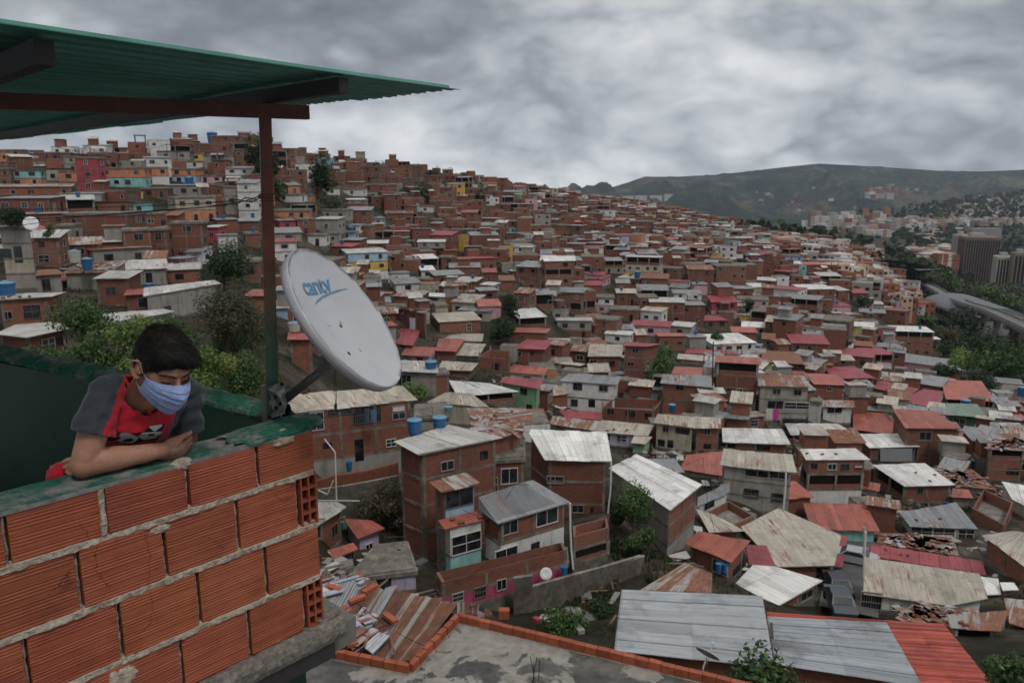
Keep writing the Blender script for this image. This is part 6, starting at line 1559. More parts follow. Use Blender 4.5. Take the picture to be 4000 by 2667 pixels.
def rusty_house():
    zt = ZR+.10
    a = at_z(*S('P', 240, 800), zt-.25); b_ = at_z(*S('P', 895, 868), zt-.20); e = at_z(*S('P', 1262, 478), zt); f = at_z(*S('P', 1600, 525), zt)
    g = at_z(*S('P', 1250, 398), zt); h = at_z(*S('P', 600, 235), zt+.1); i_ = at_z(*S('P', 150, 140), zt+.1)
    t = thing('house', (g.x, g.y, zt-5), 'low house under rusty striped roofing sheets scattered with bricks and scrap, beside the flat roof', 'house')
    dirv = (g-b_).normalized()
    rust = lambda r, i: (.36+.1*r.random(), .35+.1*r.random(), .34+.1*r.random(), r.choice([1.0, .95, .85, .62, .98, .42]))
    grey = lambda r, i: (.36, .38, .40, r.choice([.1, .3, .55]))
    mb = MB(); s_ = 7.0
    lo0 = a-dirv*1.2; lo1 = b_-dirv*.2; up0 = i_; up1 = g
    sheet_run(mb, a-dirv*.3, b_, g, h.lerp(i_, .10), 12, rust, 3)
    sheet_run(mb, e-dirv*.1, f, f+dirv*.25, g, 7, rust, 5)
    sheet_run(mb, a-dirv*.4+(a-b_)*.5, a-dirv*.3, h.lerp(i_, .10), i_+(i_-h)*.2, 6, grey, 9)
    mb.obj('roof', SHEET, t)
    mb = MB(); P = [a+(a-b_)*.5, b_, e, f, g, i_]; n = len(P)
    for k in range(n): mb.wall(P[k], P[(k+1) % n], zt-9, zt-.35, mC)
    mb.obj('walls', HM, t)
    # scrap heap of curled grey sheets and battens
    mb = MB(); r = random.Random(4)
    for k in range(46):
        x, y = r.uniform(330, 640), r.uniform(480, 720)
        if k == 31: mb.obj('scrap', SHEET, t); mb = MB()
        if k > 30: x, y = r.uniform(200, 560), r.uniform(190, 330)
        p = at_z(*S('P', x, y), zt+.02+.14*r.random()); an = r.uniform(.5, 1.15)+r.uniform(-.25, .25); d = Vector((math.cos(an), math.sin(an), r.uniform(-.1, .1))); s2 = Vector((-d.y, d.x, r.uniform(-.3, .3))).normalized()
        L, w = r.uniform(.25, 1.1), r.choice([.03, .05, .12, .25])
        mb.box(p, d*L/2, s2*w/2, Vector((0, 0, .008)), 0, (.25+.2*r.random(), .26+.2*r.random(), .28+.2*r.random(), r.choice([0, 0, .3, .9])))
    for (x0, y0, x1, y1) in ((730, 590, 765, 800), (460, 600, 560, 665), (530, 740, 590, 610), (1350, 400, 1362, 425)):
        m2 = MB(); m2.bar(at_z(*S('P', x0, y0), zt+.12), at_z(*S('P', x1, y1), zt+.10), .05, .04, 0, (.2, .12, .1, 1)); m2.obj('batten', SHEET, t)
    V0 = [at_z(*S('P', x, y), zt+.10) for x, y in ((520, 730), (600, 790), (735, 650), (640, 620))]; m2 = MB(); m2.face(V0, 0, [(0, 0), (.8, 0), (.8, 2), (0, 2)], (.40, .42, .44, .2)); m2.obj('loose_sheet', SHEET, t)
    mb.obj('scrap', SHEET, t)
    for (x0, y0, x1, y1) in ((245, 268, 360, 300), (530, 320, 630, 262), (420, 392, 540, 345), (335, 465, 405, 430), (690, 480, 775, 545), (195, 375, 235, 380), (400, 720, 485, 700), (355, 600, 450, 560)):
        mb = MB(); p, q = at_z(*S('P', x0, y0), zt+.10), at_z(*S('P', x1, y1), zt+.10); mb.bar(p, q, .17, .09, 0, (1.15, 1.15, 1.15, 0)); tag(mb.obj('loose_brick', TERRA), None)
        o = SC.collection.objects[-1] if False else bpy.context.scene.objects[-1]
    return t
LB = []
rusty_house()
bl_ = ['weighting brick nearest the foreground wall corner', 'orange brick standing aslant near the upper edge of the rusty roof', 'orange brick lying second from the upper edge of rusty roof', 'orange brick beside the scrap at the rusty roof left', 'large tilted brick in the middle of the rusty roof', 'half brick close to the hollow block ends', 'red tile flake on loose sheets near the parapet', 'thin brick fragment in the scrap heap']
for o, l in zip([o for o in SC.objects if o.name.startswith('loose_brick')], bl_): tag(o, l, 'brick', 'loose bricks on the rusty roof')
def grey_roof(pts, z, label, col, n, wall='b', along=True, dz=0.0):
    P = [at_z(*S('B', x, y), z+(dz if i in (2, 3) else 0)) for i, (x, y) in enumerate(pts)]
    t = thing('house', tuple(sum(P, Vector())/len(P)-Vector((0, 0, 3.2))), label, 'house')
    mb = MB(); r0 = random.Random(int(z*100))
    # sheets run left to right in rows: lower edge P0->P1, upper P3->P2
    rows = n
    for k in range(rows):
        a, b_ = P[0].lerp(P[3], k/rows), P[1].lerp(P[2], k/rows); c_, d_ = P[1].lerp(P[2], (k+1.06)/rows), P[0].lerp(P[3], (k+1.06)/rows)
        for h0, h1 in ((0, .52), (.50, 1.0)):
            aa, bb = a.lerp(b_, h0), a.lerp(b_, h1); cc, dd = d_.lerp(c_, h1), d_.lerp(c_, h0)
            V = []; U = []; m = 28; q = 10; t_ = r0.uniform(.90, 1.08); nz = .012*((k % 2)+(1 if h0 else 0))
            for j in range(m+1):
                for x in range(q+1):
                    p = aa.lerp(dd, j/m).lerp(bb.lerp(cc, j/m), x/q); V.append(p+Vector((0, 0, math.sin(j/4*2*math.pi)*.014+nz+.01*mnoise.noise(p*1.3)))); U.append((j/m*.81+k*.83, x/q*2.8+(3 if h0 else 0)))
            w = q+1; Fs = [(j*w+x, j*w+x+1, (j+1)*w+x+1, (j+1)*w+x) for j in range(m) for x in range(q)]
            mb.add(V, Fs, 0, (col[0]*t_, col[1]*t_, col[2]*t_, col[3]), [[U[k2] for k2 in f] for f in Fs])
    mb.obj('roof', SHEET, t)
    mb = MB(); W = inset(P, .3)
    for k in range(len(W)): mb.wall(W[k], W[(k+1) % len(W)], z-9, z-.06, mB if wall == 'b' else mP, (.9, .9, .9, 0) if wall == 'b' else (.3, .3, .3, 0))
    mb.obj('walls', HM, t); return t
grey_roof([(113,1424),(832,1502),(778,1182),(146,1152)], -17.0, 'nearest big roof of ribbed grey sheets in the lower middle', (.295, .315, .335, .05), 6)
grey_roof([(835,1484),(1500,1590),(1335,1300),(798,1272)], -17.25, 'ribbed grey roof with a rust bar, right half of the nearest roofs', (.275, .30, .325, .05), 6)
grey_roof([(1460,1572),(1830,1600),(1592,1306),(1325,1288)], -17.6, 'bright red ribbed sheet roof at the bottom right corner', (.36, .065, .045, .06), 8)
grey_roof([(800,1276),(1345,1306),(1340,1290),(796,1250)], -17.5, 'narrow red ribbed roof strip behind the ribbed grey roofs', (.36, .065, .045, .06), 1)
mb = MB(); mb.bar(at_z(*S('B', 822, 1365), -16.95), at_z(*S('B', 818, 1300), -17.0), .10, .06); tag(mb.obj('iron_bar', IRON), 'short rusty iron bar lying on the ribbed grey roof', 'bar')
# retaining wall, pipes, small antenna dish, cars
def vwall(view, tops, bots, Y0, Y1, name, label, mat, thick=.3, cat='wall'):
    n = len(tops); mb = MB(); T = []; B_ = []
    for i in range(n):
        Yk = Y0+(Y1-Y0)*i/(n-1); T.append(at_Y(*S(view, *tops[i]), Yk)); q = at_Y(*S(view, *bots[i]), Yk); B_.append(vz(T[-1], q.z-2))
    for i in range(n-1):
        L = (T[i+1]-T[i]).length; bk = Vector((0, thick, 0))
        mb.face([B_[i], B_[i+1], T[i+1], T[i]], 0, [(0, B_[i].z), (L, B_[i+1].z), (L, T[i+1].z), (0, T[i].z)], (.62, .58, .53, 0))
        mb.face([T[i], T[i+1], T[i+1]+bk, T[i]+bk], 0); mb.face([B_[i+1]+bk, B_[i]+bk, T[i]+bk, T[i+1]+bk], 0)
    o = mb.obj(name, mat); tag(o, label, cat); return o
vwall('A', [(1115,1140),(1290,1090),(1440,1050),(1610,1000)], [(1130,1245),(1290,1225),(1440,1180),(1610,1115)], 47.5, 54, 'retaining_wall', 'stained grey block retaining wall below the long balcony, running right to the stair', CONC)
vwall('A', [(1040,1100),(1125,1088)], [(1050,1215),(1140,1200)], 47.2, 47.4, 'retaining_wall', 'narrow grey footing wall under the magenta ground floor', CONC)
vwall('A', [(150,665),(240,640),(380,620),(520,582)], [(150,720),(240,680),(380,670),(520,640)], 58, 61, 'terrace_wall', 'low brick terrace wall in front of the long tan roofed house', simple('terrace_brick', (.17, .062, .038), .9, .2, var=.4, scale=3))
vwall('A', [(150,705),(260,690),(400,665),(520,640)], [(150,760),(260,755),(350,745),(520,700)], 57.4, 60.4, 'retaining_wall', 'grey concrete retaining wall under the low brick terrace wall', CONC)
vwall('B', [(0,1075),(100,1050),(250,1000)], [(0,1140),(120,1120),(255,1085)], 51, 54, 'retaining_wall', 'grey block wall beside the ravine stair below the leafy bush', CONC)
WP = simple('white_pvc', (.55, .55, .54), .5, .3, var=.15)
def pipe(view, pts, Yd, r, label, cat='pipe', name='pipe', mat=None):
    mb = MB(); P = [at_Y(*S(view, x, y), Yd) for x, y in pts]; mb.tube(P, r, 6); o = mb.obj(name, mat or WP); tag(o, label, cat); return o
pipe('A', [(192,475),(240,535),(246,752)], 54, .05, 'white drain pipe with a bent top standing before the tan roofed house')
pipe('A', [(165,705),(205,722),(232,660)], 54, .04, 'short forked white pipe at the foot of the bent drain pipe')
pipe('A', [(160,750),(350,752)], 54.5, .035, 'thin white horizontal pipe below the forked pipe')
pipe('N', [(1525,765),(1528,960),(1535,1110),(1548,1240)], 50.6, .075, 'long white downpipe at the corner of the slate grey roof')
pipe('A', [(1477,580),(1474,700),(1456,868)], 64.5, .08, 'white downpipe on the corner of the brick block')
pipe('B', [(884,627),(880,700),(872,790)], 79, .10, 'white downpipe at the corner of the grey eaved house')
pipe('B', [(1232,870),(1236,1010)], 70, .09, 'tall grey pole beside the crimson roof strip', 'pole', 'pole', GALV)
pipe('B', [(1240,890),(1222,1260)], 66, .10, 'white painted post at the alley corner by the cream roof', 'post', 'alley_post')
def small_dish(view, x, y, Yd, R, label, yaw=.6, el=.4, zoff=None):
    c = at_Y(*S(view, x, y), Yd); n = Vector((math.sin(yaw)*math.cos(el), -math.cos(yaw)*math.cos(el), math.sin(el)))
    t = thing('antenna_dish', tuple(c), label, 'antenna dish'); mb = MB()
    mb.lathe(c, [(.001, -.06*R/.4), (R*.5, -.045*R/.4), (R*.85, -.015*R/.4), (R, 0), (R*.99, .01), (R*.5, -.04*R/.4), (.001, -.05*R/.4)], 20, 0, axis=n); mb.obj('reflector', WP, t, smooth=True)
    mb = MB(); mb.tube([c-n*.05-Vector((0, 0, R*.2)), c-n*.3-Vector((0, 0, R*.4)), c-n*.3-Vector((0, 0, R*2.4))], .025, 5); mb.obj('mast', GALV, t)
    mb = MB(); mb.tube([c-Vector((0, 0, R)), c+n*R*1.1-Vector((0, 0, R*.2))], .01, 4); mb.lathe(c+n*R*1.1-Vector((0, 0, R*.2)), [(.03, -.04), (.04, .0), (.03, .04)], 8, 0, axis=n); mb.obj('feed_arm', GALV, t)
small_dish('B', 532, 1436, 20.5, .36, 'white antenna dish on a mast before the nearest ribbed grey roof', yaw=2.4, el=.75)
small_dish('A', 322, 1230, 52, .01, 'x') if False else None
small_dish('L', 203, 626, 84, .75, 'white antenna dish among the leftmost brick houses', yaw=.5)
small_dish('A', 205, 1000, 50, .32, 'small pale antenna dish on the red awning below the pink house', yaw=1.0)
small_dish('A', 1185, 1078, 49, .42, 'dark round antenna dish on the white annex beside the brick balcony', yaw=.2)
def car(view, x, y, yaw, col, label, Yd=None):
    g = ground_hit(*S(view, x, y), 40); z = g.z+.55; t = thing('car', (g.x, g.y, z), label, 'car')
    e = Vector((math.cos(yaw), math.sin(yaw), 0)); f = Vector((-e.y, e.x, 0)); Z = Vector((0, 0, 1)); o = Vector((g.x, g.y, z))
    PM = simple('car_paint', col, .3, .6, var=.05); prof = [(-2.05, .35), (-2.1, .75), (-1.95, .95), (-1.3, 1.0), (-.75, 1.42), (.55, 1.45), (1.25, 1.02), (1.95, .9), (2.08, .65), (2.05, .32)]
    mb = MB(); n = len(prof); V = []
    for s_, k in ((-.84, 1), (-.80, 0), (.80, 0), (.84, 1)):
        for (a, h) in prof:
            ins = .14 if h > 1.1 else 0
            V.append(o+e*a+f*(math.copysign(abs(s_)-ins, s_))+Z*h)
    Fs = [(j*n+i, j*n+(i+1) % n, (j+1)*n+(i+1) % n, (j+1)*n+i) for j in range(3) for i in range(n)]+[tuple(range(n))[::-1], tuple(3*n+i for i in range(n))]
    mb.add(V, Fs); mb.obj('body', PM, t, smooth=False)
    mb = MB()
    for s_ in (-1, 1): mb.face([o+e*a+f*s_*(.845-.10*(h > 1.1))+Z*h for a, h in ((-1.1, 1.03), (-.7, 1.36), (.5, 1.38), (1.05, 1.03))], 0)
    mb.obj('side_windows', WIN, t)
    for (a0, h0, a1, h1) in ((-1.28, 1.04, -.80, 1.40), (1.22, 1.06, .62, 1.42)):
        mb = MB(); k = -.02 if a0 < 0 else .02; mb.face([o+e*(a0+k)+f*-.7+Z*(h0+.02), o+e*(a0+k)+f*.7+Z*(h0+.02), o+e*(a1+k)+f*.62+Z*h1, o+e*(a1+k)+f*-.62+Z*h1], 0); mb.obj('windscreen', WIN, t)
    for a in (-1.3, 1.3):
        for s_ in (-1, 1): mb = MB(); mb.lathe(o+e*a+f*s_*.66+Z*.32, [(.01, 0), (.32, 0), (.32, .2), (.18, .21), (.01, .2)], 16, 0, axis=f*s_); mb.obj('wheel', DARK, t)
    for s_ in (-1, 1): mb = MB(); mb.box(o+e*2.06+f*s_*.6+Z*.72, e*.03, f*.16, Z*.08); mb.obj('headlight', WHITEP, t)
car('B', 1188, 1052, -.5, (.30, .31, .32), 'silver car parked nose out beside the crimson lean to')
car('B', 1108, 1180, 1.45, (.012, .014, .022), 'dark blue car parked in the shadow of the alley')
car('B', 1118, 1262, 1.4, (.03, .04, .05), 'dark car low in the alley behind the brick house')
# ---------------------------------------------------------------- trees and undergrowth
def m_leaf():
    m, nt, b = newmat('leaves', .6, .25); a = attr(nt)
    c = mix(nt, 1.0, a.outputs['Color'], ramp(nt, [(.3, .6), (.7, 1.3)], noise_(nt, objc(nt), .9, 4, .6)), 'MULTIPLY')
    nt.links.new(c, b.inputs['Base Color'])
    tr = N_(nt, 'ShaderNodeBsdfTranslucent'); nt.links.new(c, tr.inputs[0]); ad = N_(nt, 'ShaderNodeMixShader'); ad.inputs[0].default_value = .25
    out = [n for n in nt.nodes if n.bl_idname == 'ShaderNodeOutputMaterial'][0]
    nt.links.new(b.outputs[0], ad.inputs[1]); nt.links.new(tr.outputs[0], ad.inputs[2]); nt.links.new(ad.outputs[0], out.inputs[0]); return m
LEAF = m_leaf(); BARK = simple('bark', (.075, .058, .045), .9, .1, var=.4, scale=8)
PAL = {'dark': [(.020, .040, .014), (.030, .058, .020), (.014, .028, .012)], 'mid': [(.050, .095, .026), (.075, .13, .036), (.032, .065, .020)], 'light': [(.080, .145, .036), (.115, .175, .042), (.055, .11, .032), (.15, .18, .042)],
       'dry': [(.085, .075, .045), (.11, .085, .055), (.06, .06, .03), (.05, .07, .025)], 'olive': [(.055, .07, .032), (.08, .09, .04), (.045, .06, .03), (.09, .065, .045)]}
def leaves(mb, c, rx, ry, rz, n, size, pal, r, blobs=7, droop=0.0, hollow=.35):
    B_ = []
    for i in range(blobs):
        d = Vector((r.gauss(0, 1), r.gauss(0, 1), r.gauss(0, .8))).normalized()*(r.random()**.5)*.62
        B_.append((d, r.uniform(.34, .56), pal[r.randrange(len(pal))]))
    V = []; Fs = []; cols = []
    for i in range(n):
        d, q, bc = B_[i % blobs]
        e = Vector((r.gauss(0, 1), r.gauss(0, 1), r.gauss(0, 1))).normalized(); rad = q*(hollow+(1-hollow)*r.random()**.5)
        p = d+e*rad; P = Vector((c.x+p.x*rx, c.y+p.y*ry, c.z+p.z*rz))
        nn = (e+Vector((r.uniform(-.9, .9), r.uniform(-.9, .9), r.uniform(-.2, 1.0)))).normalized()
        a = nn.cross(Vector((r.random()-.5, r.random()-.5, r.random()-.5))).normalized(); b_ = nn.cross(a); s_ = size*r.uniform(.5, 1.3)
        b = len(V); V += [P-a*s_*.5, P-b_*s_*.30, P+a*s_*.55, P+b_*s_*.30]; Fs.append((b, b+1, b+2, b+3))
        k = r.uniform(.6, 1.4); c2 = pal[r.randrange(len(pal))] if r.random() < .35 else bc
        cols.append((c2[0]*k, c2[1]*k, c2[2]*k, 0))
    b0 = len(mb.v); mb.v.extend([tuple(v) for v in V]); mb.f.extend([tuple(b0+k for k in f) for f in Fs]); mb.m.extend([0]*len(Fs)); mb.uv.extend([(0, 0)]*(4*len(Fs))); mb.c.extend(cols)
def tree(x0, y0, x1, y1, ybase, pal, label, Y=None, name='tree', dens=1.0, xb=None, group=None, hollow=.35, blobs=None):
    cx, cy = (x0+x1)/2, (y0+y1)/2; xb = cx if xb is None else xb
    if Y is None: g = ground_hit(*S('D', xb, ybase), 30)
    else: g = at_Y(*S('D', xb, ybase), Y)
    if g is None:
        u_ = ray(*S('D', xb, ybase)); ct = col_t(u_.x/u_.y); i = max((k for k in range(len(GY)) if 120 < GY[k] < 700), key=lambda k: ct[k]); g = at_Y(*S('D', xb, ybase), float(GY[i]))
    c = at_Y(*S('D', cx, cy), g.y+.01); k = c.length/F*1.7007
    rx, rz = (x1-x0)/2*k, (y1-y0)/2*k; r = random.Random(int(x0*7+y0)); ry = rx*.9
    c.y += ry*.3; t = thing(name, (g.x, g.y, g.z), label, 'tree' if name != 'bush' else 'bush', group)
    size = max(.13, 4.2*k)*1.3; n = int(min(9000, max(160, (x1-x0)*(y1-y0)/(size/k)**2*12*dens)))
    mb = MB(); bl = blobs or max(5, min(16, int((x1-x0)/9))); leaves(mb, c, rx*1.25, ry*1.25, rz*1.25, n, size, PAL[pal], r, bl, hollow=hollow); mb.obj('crown', LEAF, t)
    if name == 'bush': return t
    mb = MB(); h = max(.5, c.z-g.z); tr = max(.05, min(.35, rx*.09))
    mb.tube([Vector((g.x, g.y, g.z-1)), Vector((g.x, g.y, g.z)).lerp(c, .4)+Vector((rx*.05, 0, 0)), c], [tr, tr*.7, tr*.3], 7)
    for i in range(6):
        a = r.uniform(0, 6.28); s_ = Vector((g.x, g.y, g.z)).lerp(c, r.uniform(.35, .8)); e = c+Vector((math.cos(a)*rx*.7, math.sin(a)*ry*.7, rz*r.uniform(-.4, .7)))
        mb.tube([s_, s_.lerp(e, .5)+Vector((0, 0, rz*.12)), e], [tr*.42, tr*.28, tr*.1], 5)
    mb.obj('trunk', BARK, t); return t
tree(452,556,568,662,700,'dark','dark dense tree standing alone left of the steel post')
tree(442,655,590,800,880,'olive','tall olive grey tree with thin reddish twigs behind the boy', Y=50, dens=.9, hollow=.1)
tree(118,682,236,780,850,'mid','slender tree with spreading green crown left of the boy', Y=46, dens=.9, xb=190, hollow=.15)
tree(235,722,360,820,900,'light','bright yellow green tree behind the boy, left of his head', Y=44)
tree(150,770,262,870,900,'mid','dark green bushy tree above the parapet at the left', Y=43)
tree(330,735,450,850,900,'mid','mid green tree directly behind the head of the boy', Y=47)
tree(430,800,530,905,930,'light','leafy bush right of the boy shoulder', Y=43, name='bush')
tree(505,810,612,915,940,'mid','broad dark bush against the steel post', Y=46, name='bush')
tree(360,830,470,910,930,'light','light green leafy bush filling the gap behind the mask of the boy', Y=42, name='bush')  # leaves take the light green palette
tree(470,740,560,850,900,'mid','green leafy tree between the boy and the steel post', Y=52)
tree(20,800,150,870,900,'mid','low bush over the left end of the parapet', Y=44, name='bush')
tree(255,800,340,880,900,'light','light leafy bush just above the boy shoulder line', Y=40, name='bush')
tree(540,700,612,800,880,'olive','thin dry tree touching the steel post', Y=54, dens=.6, hollow=.1)
tree(1146,668,1198,738,748,'dark','round dark tree on mid slope right of the dish')
tree(1112,728,1188,790,795,'dark','wide dark tree just below the round dark one')
tree(1478,793,1554,900,925,'mid','large round green tree among brick houses right of centre')
tree(560,316,628,400,440,'dark','dark tree clump on the ridge crossed by the steel post'); tree(588,350,640,430,450,'dark','darker lower tree of the ridge clump beside the post')
tree(700,358,768,450,470,'dark','dark tree on the ridge right of the canopy tip post'); tree(622,408,658,450,460,'mid','small round green tree right of the steel post')
tree(728,445,792,486,495,'olive','wide olive bush on the slope above the dish', name='bush'); tree(978,388,1006,420,425,'dark','small ridge tree left of the bare skyline poles')
tree(1072,415,1106,442,446,'dark','low tree where the brick ridge starts to fall'); tree(1132,420,1154,438,442,'dark','tiny round tree standing on the ridge end')
tree(935,420,990,455,462,'olive','green patch of bushes on the ridge below the brick tower row', name='bush'); tree(1085,445,1118,490,495,'dark','tall dark tree on the right part of the ridge')
tree(1245,545,1300,570,575,'dark','flat dark tree patch between brick rows, centre'); tree(1305,530,1350,560,565,'dark','dark tree patch right of centre on the far slope')
tree(1630,756,1668,790,795,'mid','bushy tree among red roofs, right of centre'); tree(1900,772,1958,812,822,'dark','dark bush left of the lime yellow house foot', name='bush'); tree(1955,780,2005,820,828,'dark','dark bush right of the lime yellow house foot', name='bush')
tree(922,873,985,925,940,'light','banana like plant beside the brick room with blue tank', name='bush', blobs=5)
tree(1406,1108,1500,1212,1240,'mid','leafy green bush below the long bent white roof', Y=58); tree(1440,1205,1500,1275,1285,'mid','smaller bush under the leafy green one beside the ravine stair', Y=56, name='bush')
tree(1400,1150,1450,1225,1250,'dark','dark shrub against the brick block wall', Y=60, name='bush')
tree(1240,1395,1345,1470,1480,'mid','low bushes in the gully below the magenta ground floor', Y=43, name='bush'); tree(1350,1370,1420,1440,1450,'dark','dark bush at the foot of the retaining wall', Y=46, name='bush')
tree(820,1105,930,1235,1250,'dry','tall dry grass and weeds beside the tall brick house', Y=58, name='bush', dens=1.2)
tree(1682,1512,1850,1600,1620,'mid','tree top poking up before the nearest grey roofs at the bottom', Y=19, blobs=14); tree(2285,1512,2370,1590,1620,'mid','leafy tree top in the bottom right corner', Y=21)
tree(92,520,120,546,548,'mid','small clipped bush on the left hillside terrace', name='bush', Y=100); tree(-5,478,62,522,530,'dark','hanging plants on the tall grey house terrace', name='bush', Y=87)
tree(1690,690,1730,735,740,'dark','dark tree before the turquoise walls at right'); tree(1740,570,1775,602,606,'dark','dark tree on the far slope near the valley'); tree(1778,575,1812,598,604,'olive','olive tree beside the far dark tree near the valley')
PARK = [(1925,648,1960,685,'dark','dark tree among houses left of the metro station'), (2020,672,2080,712,'dark','dark round tree left below the station'), (1960,680,2010,710,'dark','pair of dark trees left of the station, farther one'), (2030,700,2078,720,'mid','low green tree under the dark one near the station'),
  (2120,722,2160,758,'mid','bright small tree below the station wall'), (2150,745,2215,790,'dry','brownish bare looking tree right of the bright small tree'), (2190,712,2268,790,'dark','large dark tree in front of the viaduct'), (2180,800,2250,866,'light','bright green round tree in the park'),
  (2268,790,2375,885,'mid','big green tree at the right edge of the park'), (2160,780,2240,830,'dark','dark tree behind the bright green round one'), (2230,760,2330,830,'dark','wide dark tree in the middle of the park'), (2300,770,2370,820,'dry','brown leafed tree at the right edge'),  # the two middle trees have dark green leaves of their own
  (2250,655,2310,690,'mid','green park tree below the brown office tower'), (2160,630,2215,665,'mid','green tree between station and brown office tower'), (2300,670,2360,715,'mid','green tree at the right edge above the viaduct'), (2105,622,2165,650,'olive','pale olive trees on the embankment by the motorway'),
  (2240,690,2300,720,'dry','brownish tree above the viaduct curve'), (2210,665,2250,690,'dark','dark tree at the foot of the office tower'), (2300,715,2370,755,'dark','dark tree above the viaduct at the right edge'), (2140,830,2200,880,'dark','dark tree left of the bright green round one'), (2230,850,2300,910,'dark','dark tree filling the lower park corner'), (2200,870,2240,905,'olive','olive shrub in the lower park')]
for (x0, y0, x1, y1, p, l) in PARK: tree(x0, y0, x1, y1, y1+4, p, l, group='park trees')
def on_house(g):
    i0, j0 = int(g.x//25), int(g.y//25)
    for i in (i0-1, i0, i0+1):
        for j in (j0-1, j0, j0+1):
            for (x, y, q) in PLAN.get((i, j), ()):
                if (x-g.x)**2+(y-g.y)**2 < (q*1.25)**2: return True
    return False
def rubble():
    r = random.Random(55); mb = MB()
    for P, n in (([(1400,960),(2352,960),(2352,1340),(1880,1340),(1560,1300),(1450,1100)], 2600), ([(620,1095),(940,1130),(1100,1400),(740,1330)], 260), ([(1180,1380),(1420,1330),(1420,1480),(1100,1420)], 60), ([(1000,860),(2352,860),(2352,960),(1000,960)], 1200)):
        xs = [p[0] for p in P]; ys = [p[1] for p in P]
        for _ in range(n):
            x, y = r.uniform(min(xs), max(xs)), r.uniform(min(ys), max(ys))
            if not in_poly(x, y, P): continue
            g = ground_hit(*S('D', x, y), 30)
            if g is None or on_house(g): continue
            a = r.uniform(0, 3.14); d = Vector((math.cos(a), math.sin(a), r.uniform(-.15, .15))); e = Vector((-d.y, d.x, r.uniform(-.2, .2))); t = r.random()
            if t < .35: mb.box(g+Vector((0, 0, .1)), d*.17, e*.1, Vector((0, 0, .08)), 0, (.20, .075, .045, 0))
            elif t < .6: mb.box(g+Vector((0, 0, .15)), d*r.uniform(.4, 1.3), e*.07, Vector((0, 0, .03)), 0, (.13, .10, .075, 0))
            elif t < .8: q = r.uniform(.12, .4); mb.box(g+Vector((0, 0, .18)), d*r.uniform(.4, 1.1), e*r.uniform(.2, .5), Vector((0, 0, .015)), 0, (q, q*.97, q*.93, 0))
            elif t < .93: q = r.uniform(.10, .26); mb.box(g+Vector((0, 0, .2)), d*r.uniform(.15, .6), e*r.uniform(.15, .5), Vector((0, 0, r.uniform(.1, .4))), 0, (q, q*.95, q*.88, 0))
            elif r.random() < .3: c = r.choice([(.05, .10, .25), (.4, .4, .38), (.30, .05, .05), (.06, .2, .14)]); mb.box(g+Vector((0, 0, .3)), d*.2, e*.2, Vector((0, 0, .3)), 0, c+(0,))
    tag(mb.obj('rubble', CITYM), 'rubble, boards and scrap lying between the houses of the hollow', 'rubble', None, 'stuff')
rubble()
# undergrowth: grass tufts and weeds over bare ground
def undergrowth():
    r = random.Random(77); mb = MB(); zones = [([(620,1095),(700,1110),(820,1110),(935,1130),(940,1260),(900,1330),(740,1180)], 9000, 'dry', 60), ([(0,840),(640,850),(660,960),(620,1000),(0,1000)], 9000, 'mid', 44), ([(1220,1400),(1420,1330),(1420,1500),(1100,1440)], 5500, 'olive', 44),
         ([(600,880),(760,900),(760,1000),(620,1000)], 2500, 'dry', 64), ([(0,600),(620,600),(650,900),(0,840)], 9000, 'olive', 70), ([(900,860),(2352,860),(2352,1400),(1500,1400),(1400,1050),(950,960)], 14000, 'dry', 60), ([(0,420),(700,440),(1400,480),(2050,700),(2352,900),(1000,900),(0,620)], 8000, 'dry', 100),
         ([(1390,1090),(1500,1090),(1520,1280),(1390,1280)], 1300, 'dark', 50), ([(2060,640),(2352,640),(2352,930),(2130,900)], 9000, 'dark', 150)]
    for P, n, pal, ym in zones:
        xs = [p[0] for p in P]; ys = [p[1] for p in P]
        for _ in range(n):
            x, y = r.uniform(min(xs), max(xs)), r.uniform(min(ys), max(ys))
            if not in_poly(x, y, P): continue
            g = ground_hit(*S('D', x, y), 30)
            if g is None or (g.y < 140 and on_house(g)): continue
            k = g.length/F*1.7007; h = max(.16, 3.0*k)*r.uniform(.4, 1.5)*(1.1 if g.y < 70 else 1); c = PAL[pal][r.randrange(len(PAL[pal]))]; q = r.uniform(.6, 1.5)
            for j in range(2):
                a = r.uniform(0, 3.14); d = Vector((math.cos(a), math.sin(a), 0))*h*.55; up = Vector((r.uniform(-.5, .5), r.uniform(-.5, .5), 1))*h
                mb.face([g-d-Vector((0, 0, .3)), g+d-Vector((0, 0, .3)), g+up+d*.2, g+up*.9-d*.5], 0, None, (c[0]*q, c[1]*q, c[2]*q, 0))
    tag(mb.obj('undergrowth', LEAF), 'weeds and dry grass over the bare slopes', 'grass', None, 'stuff')
undergrowth()
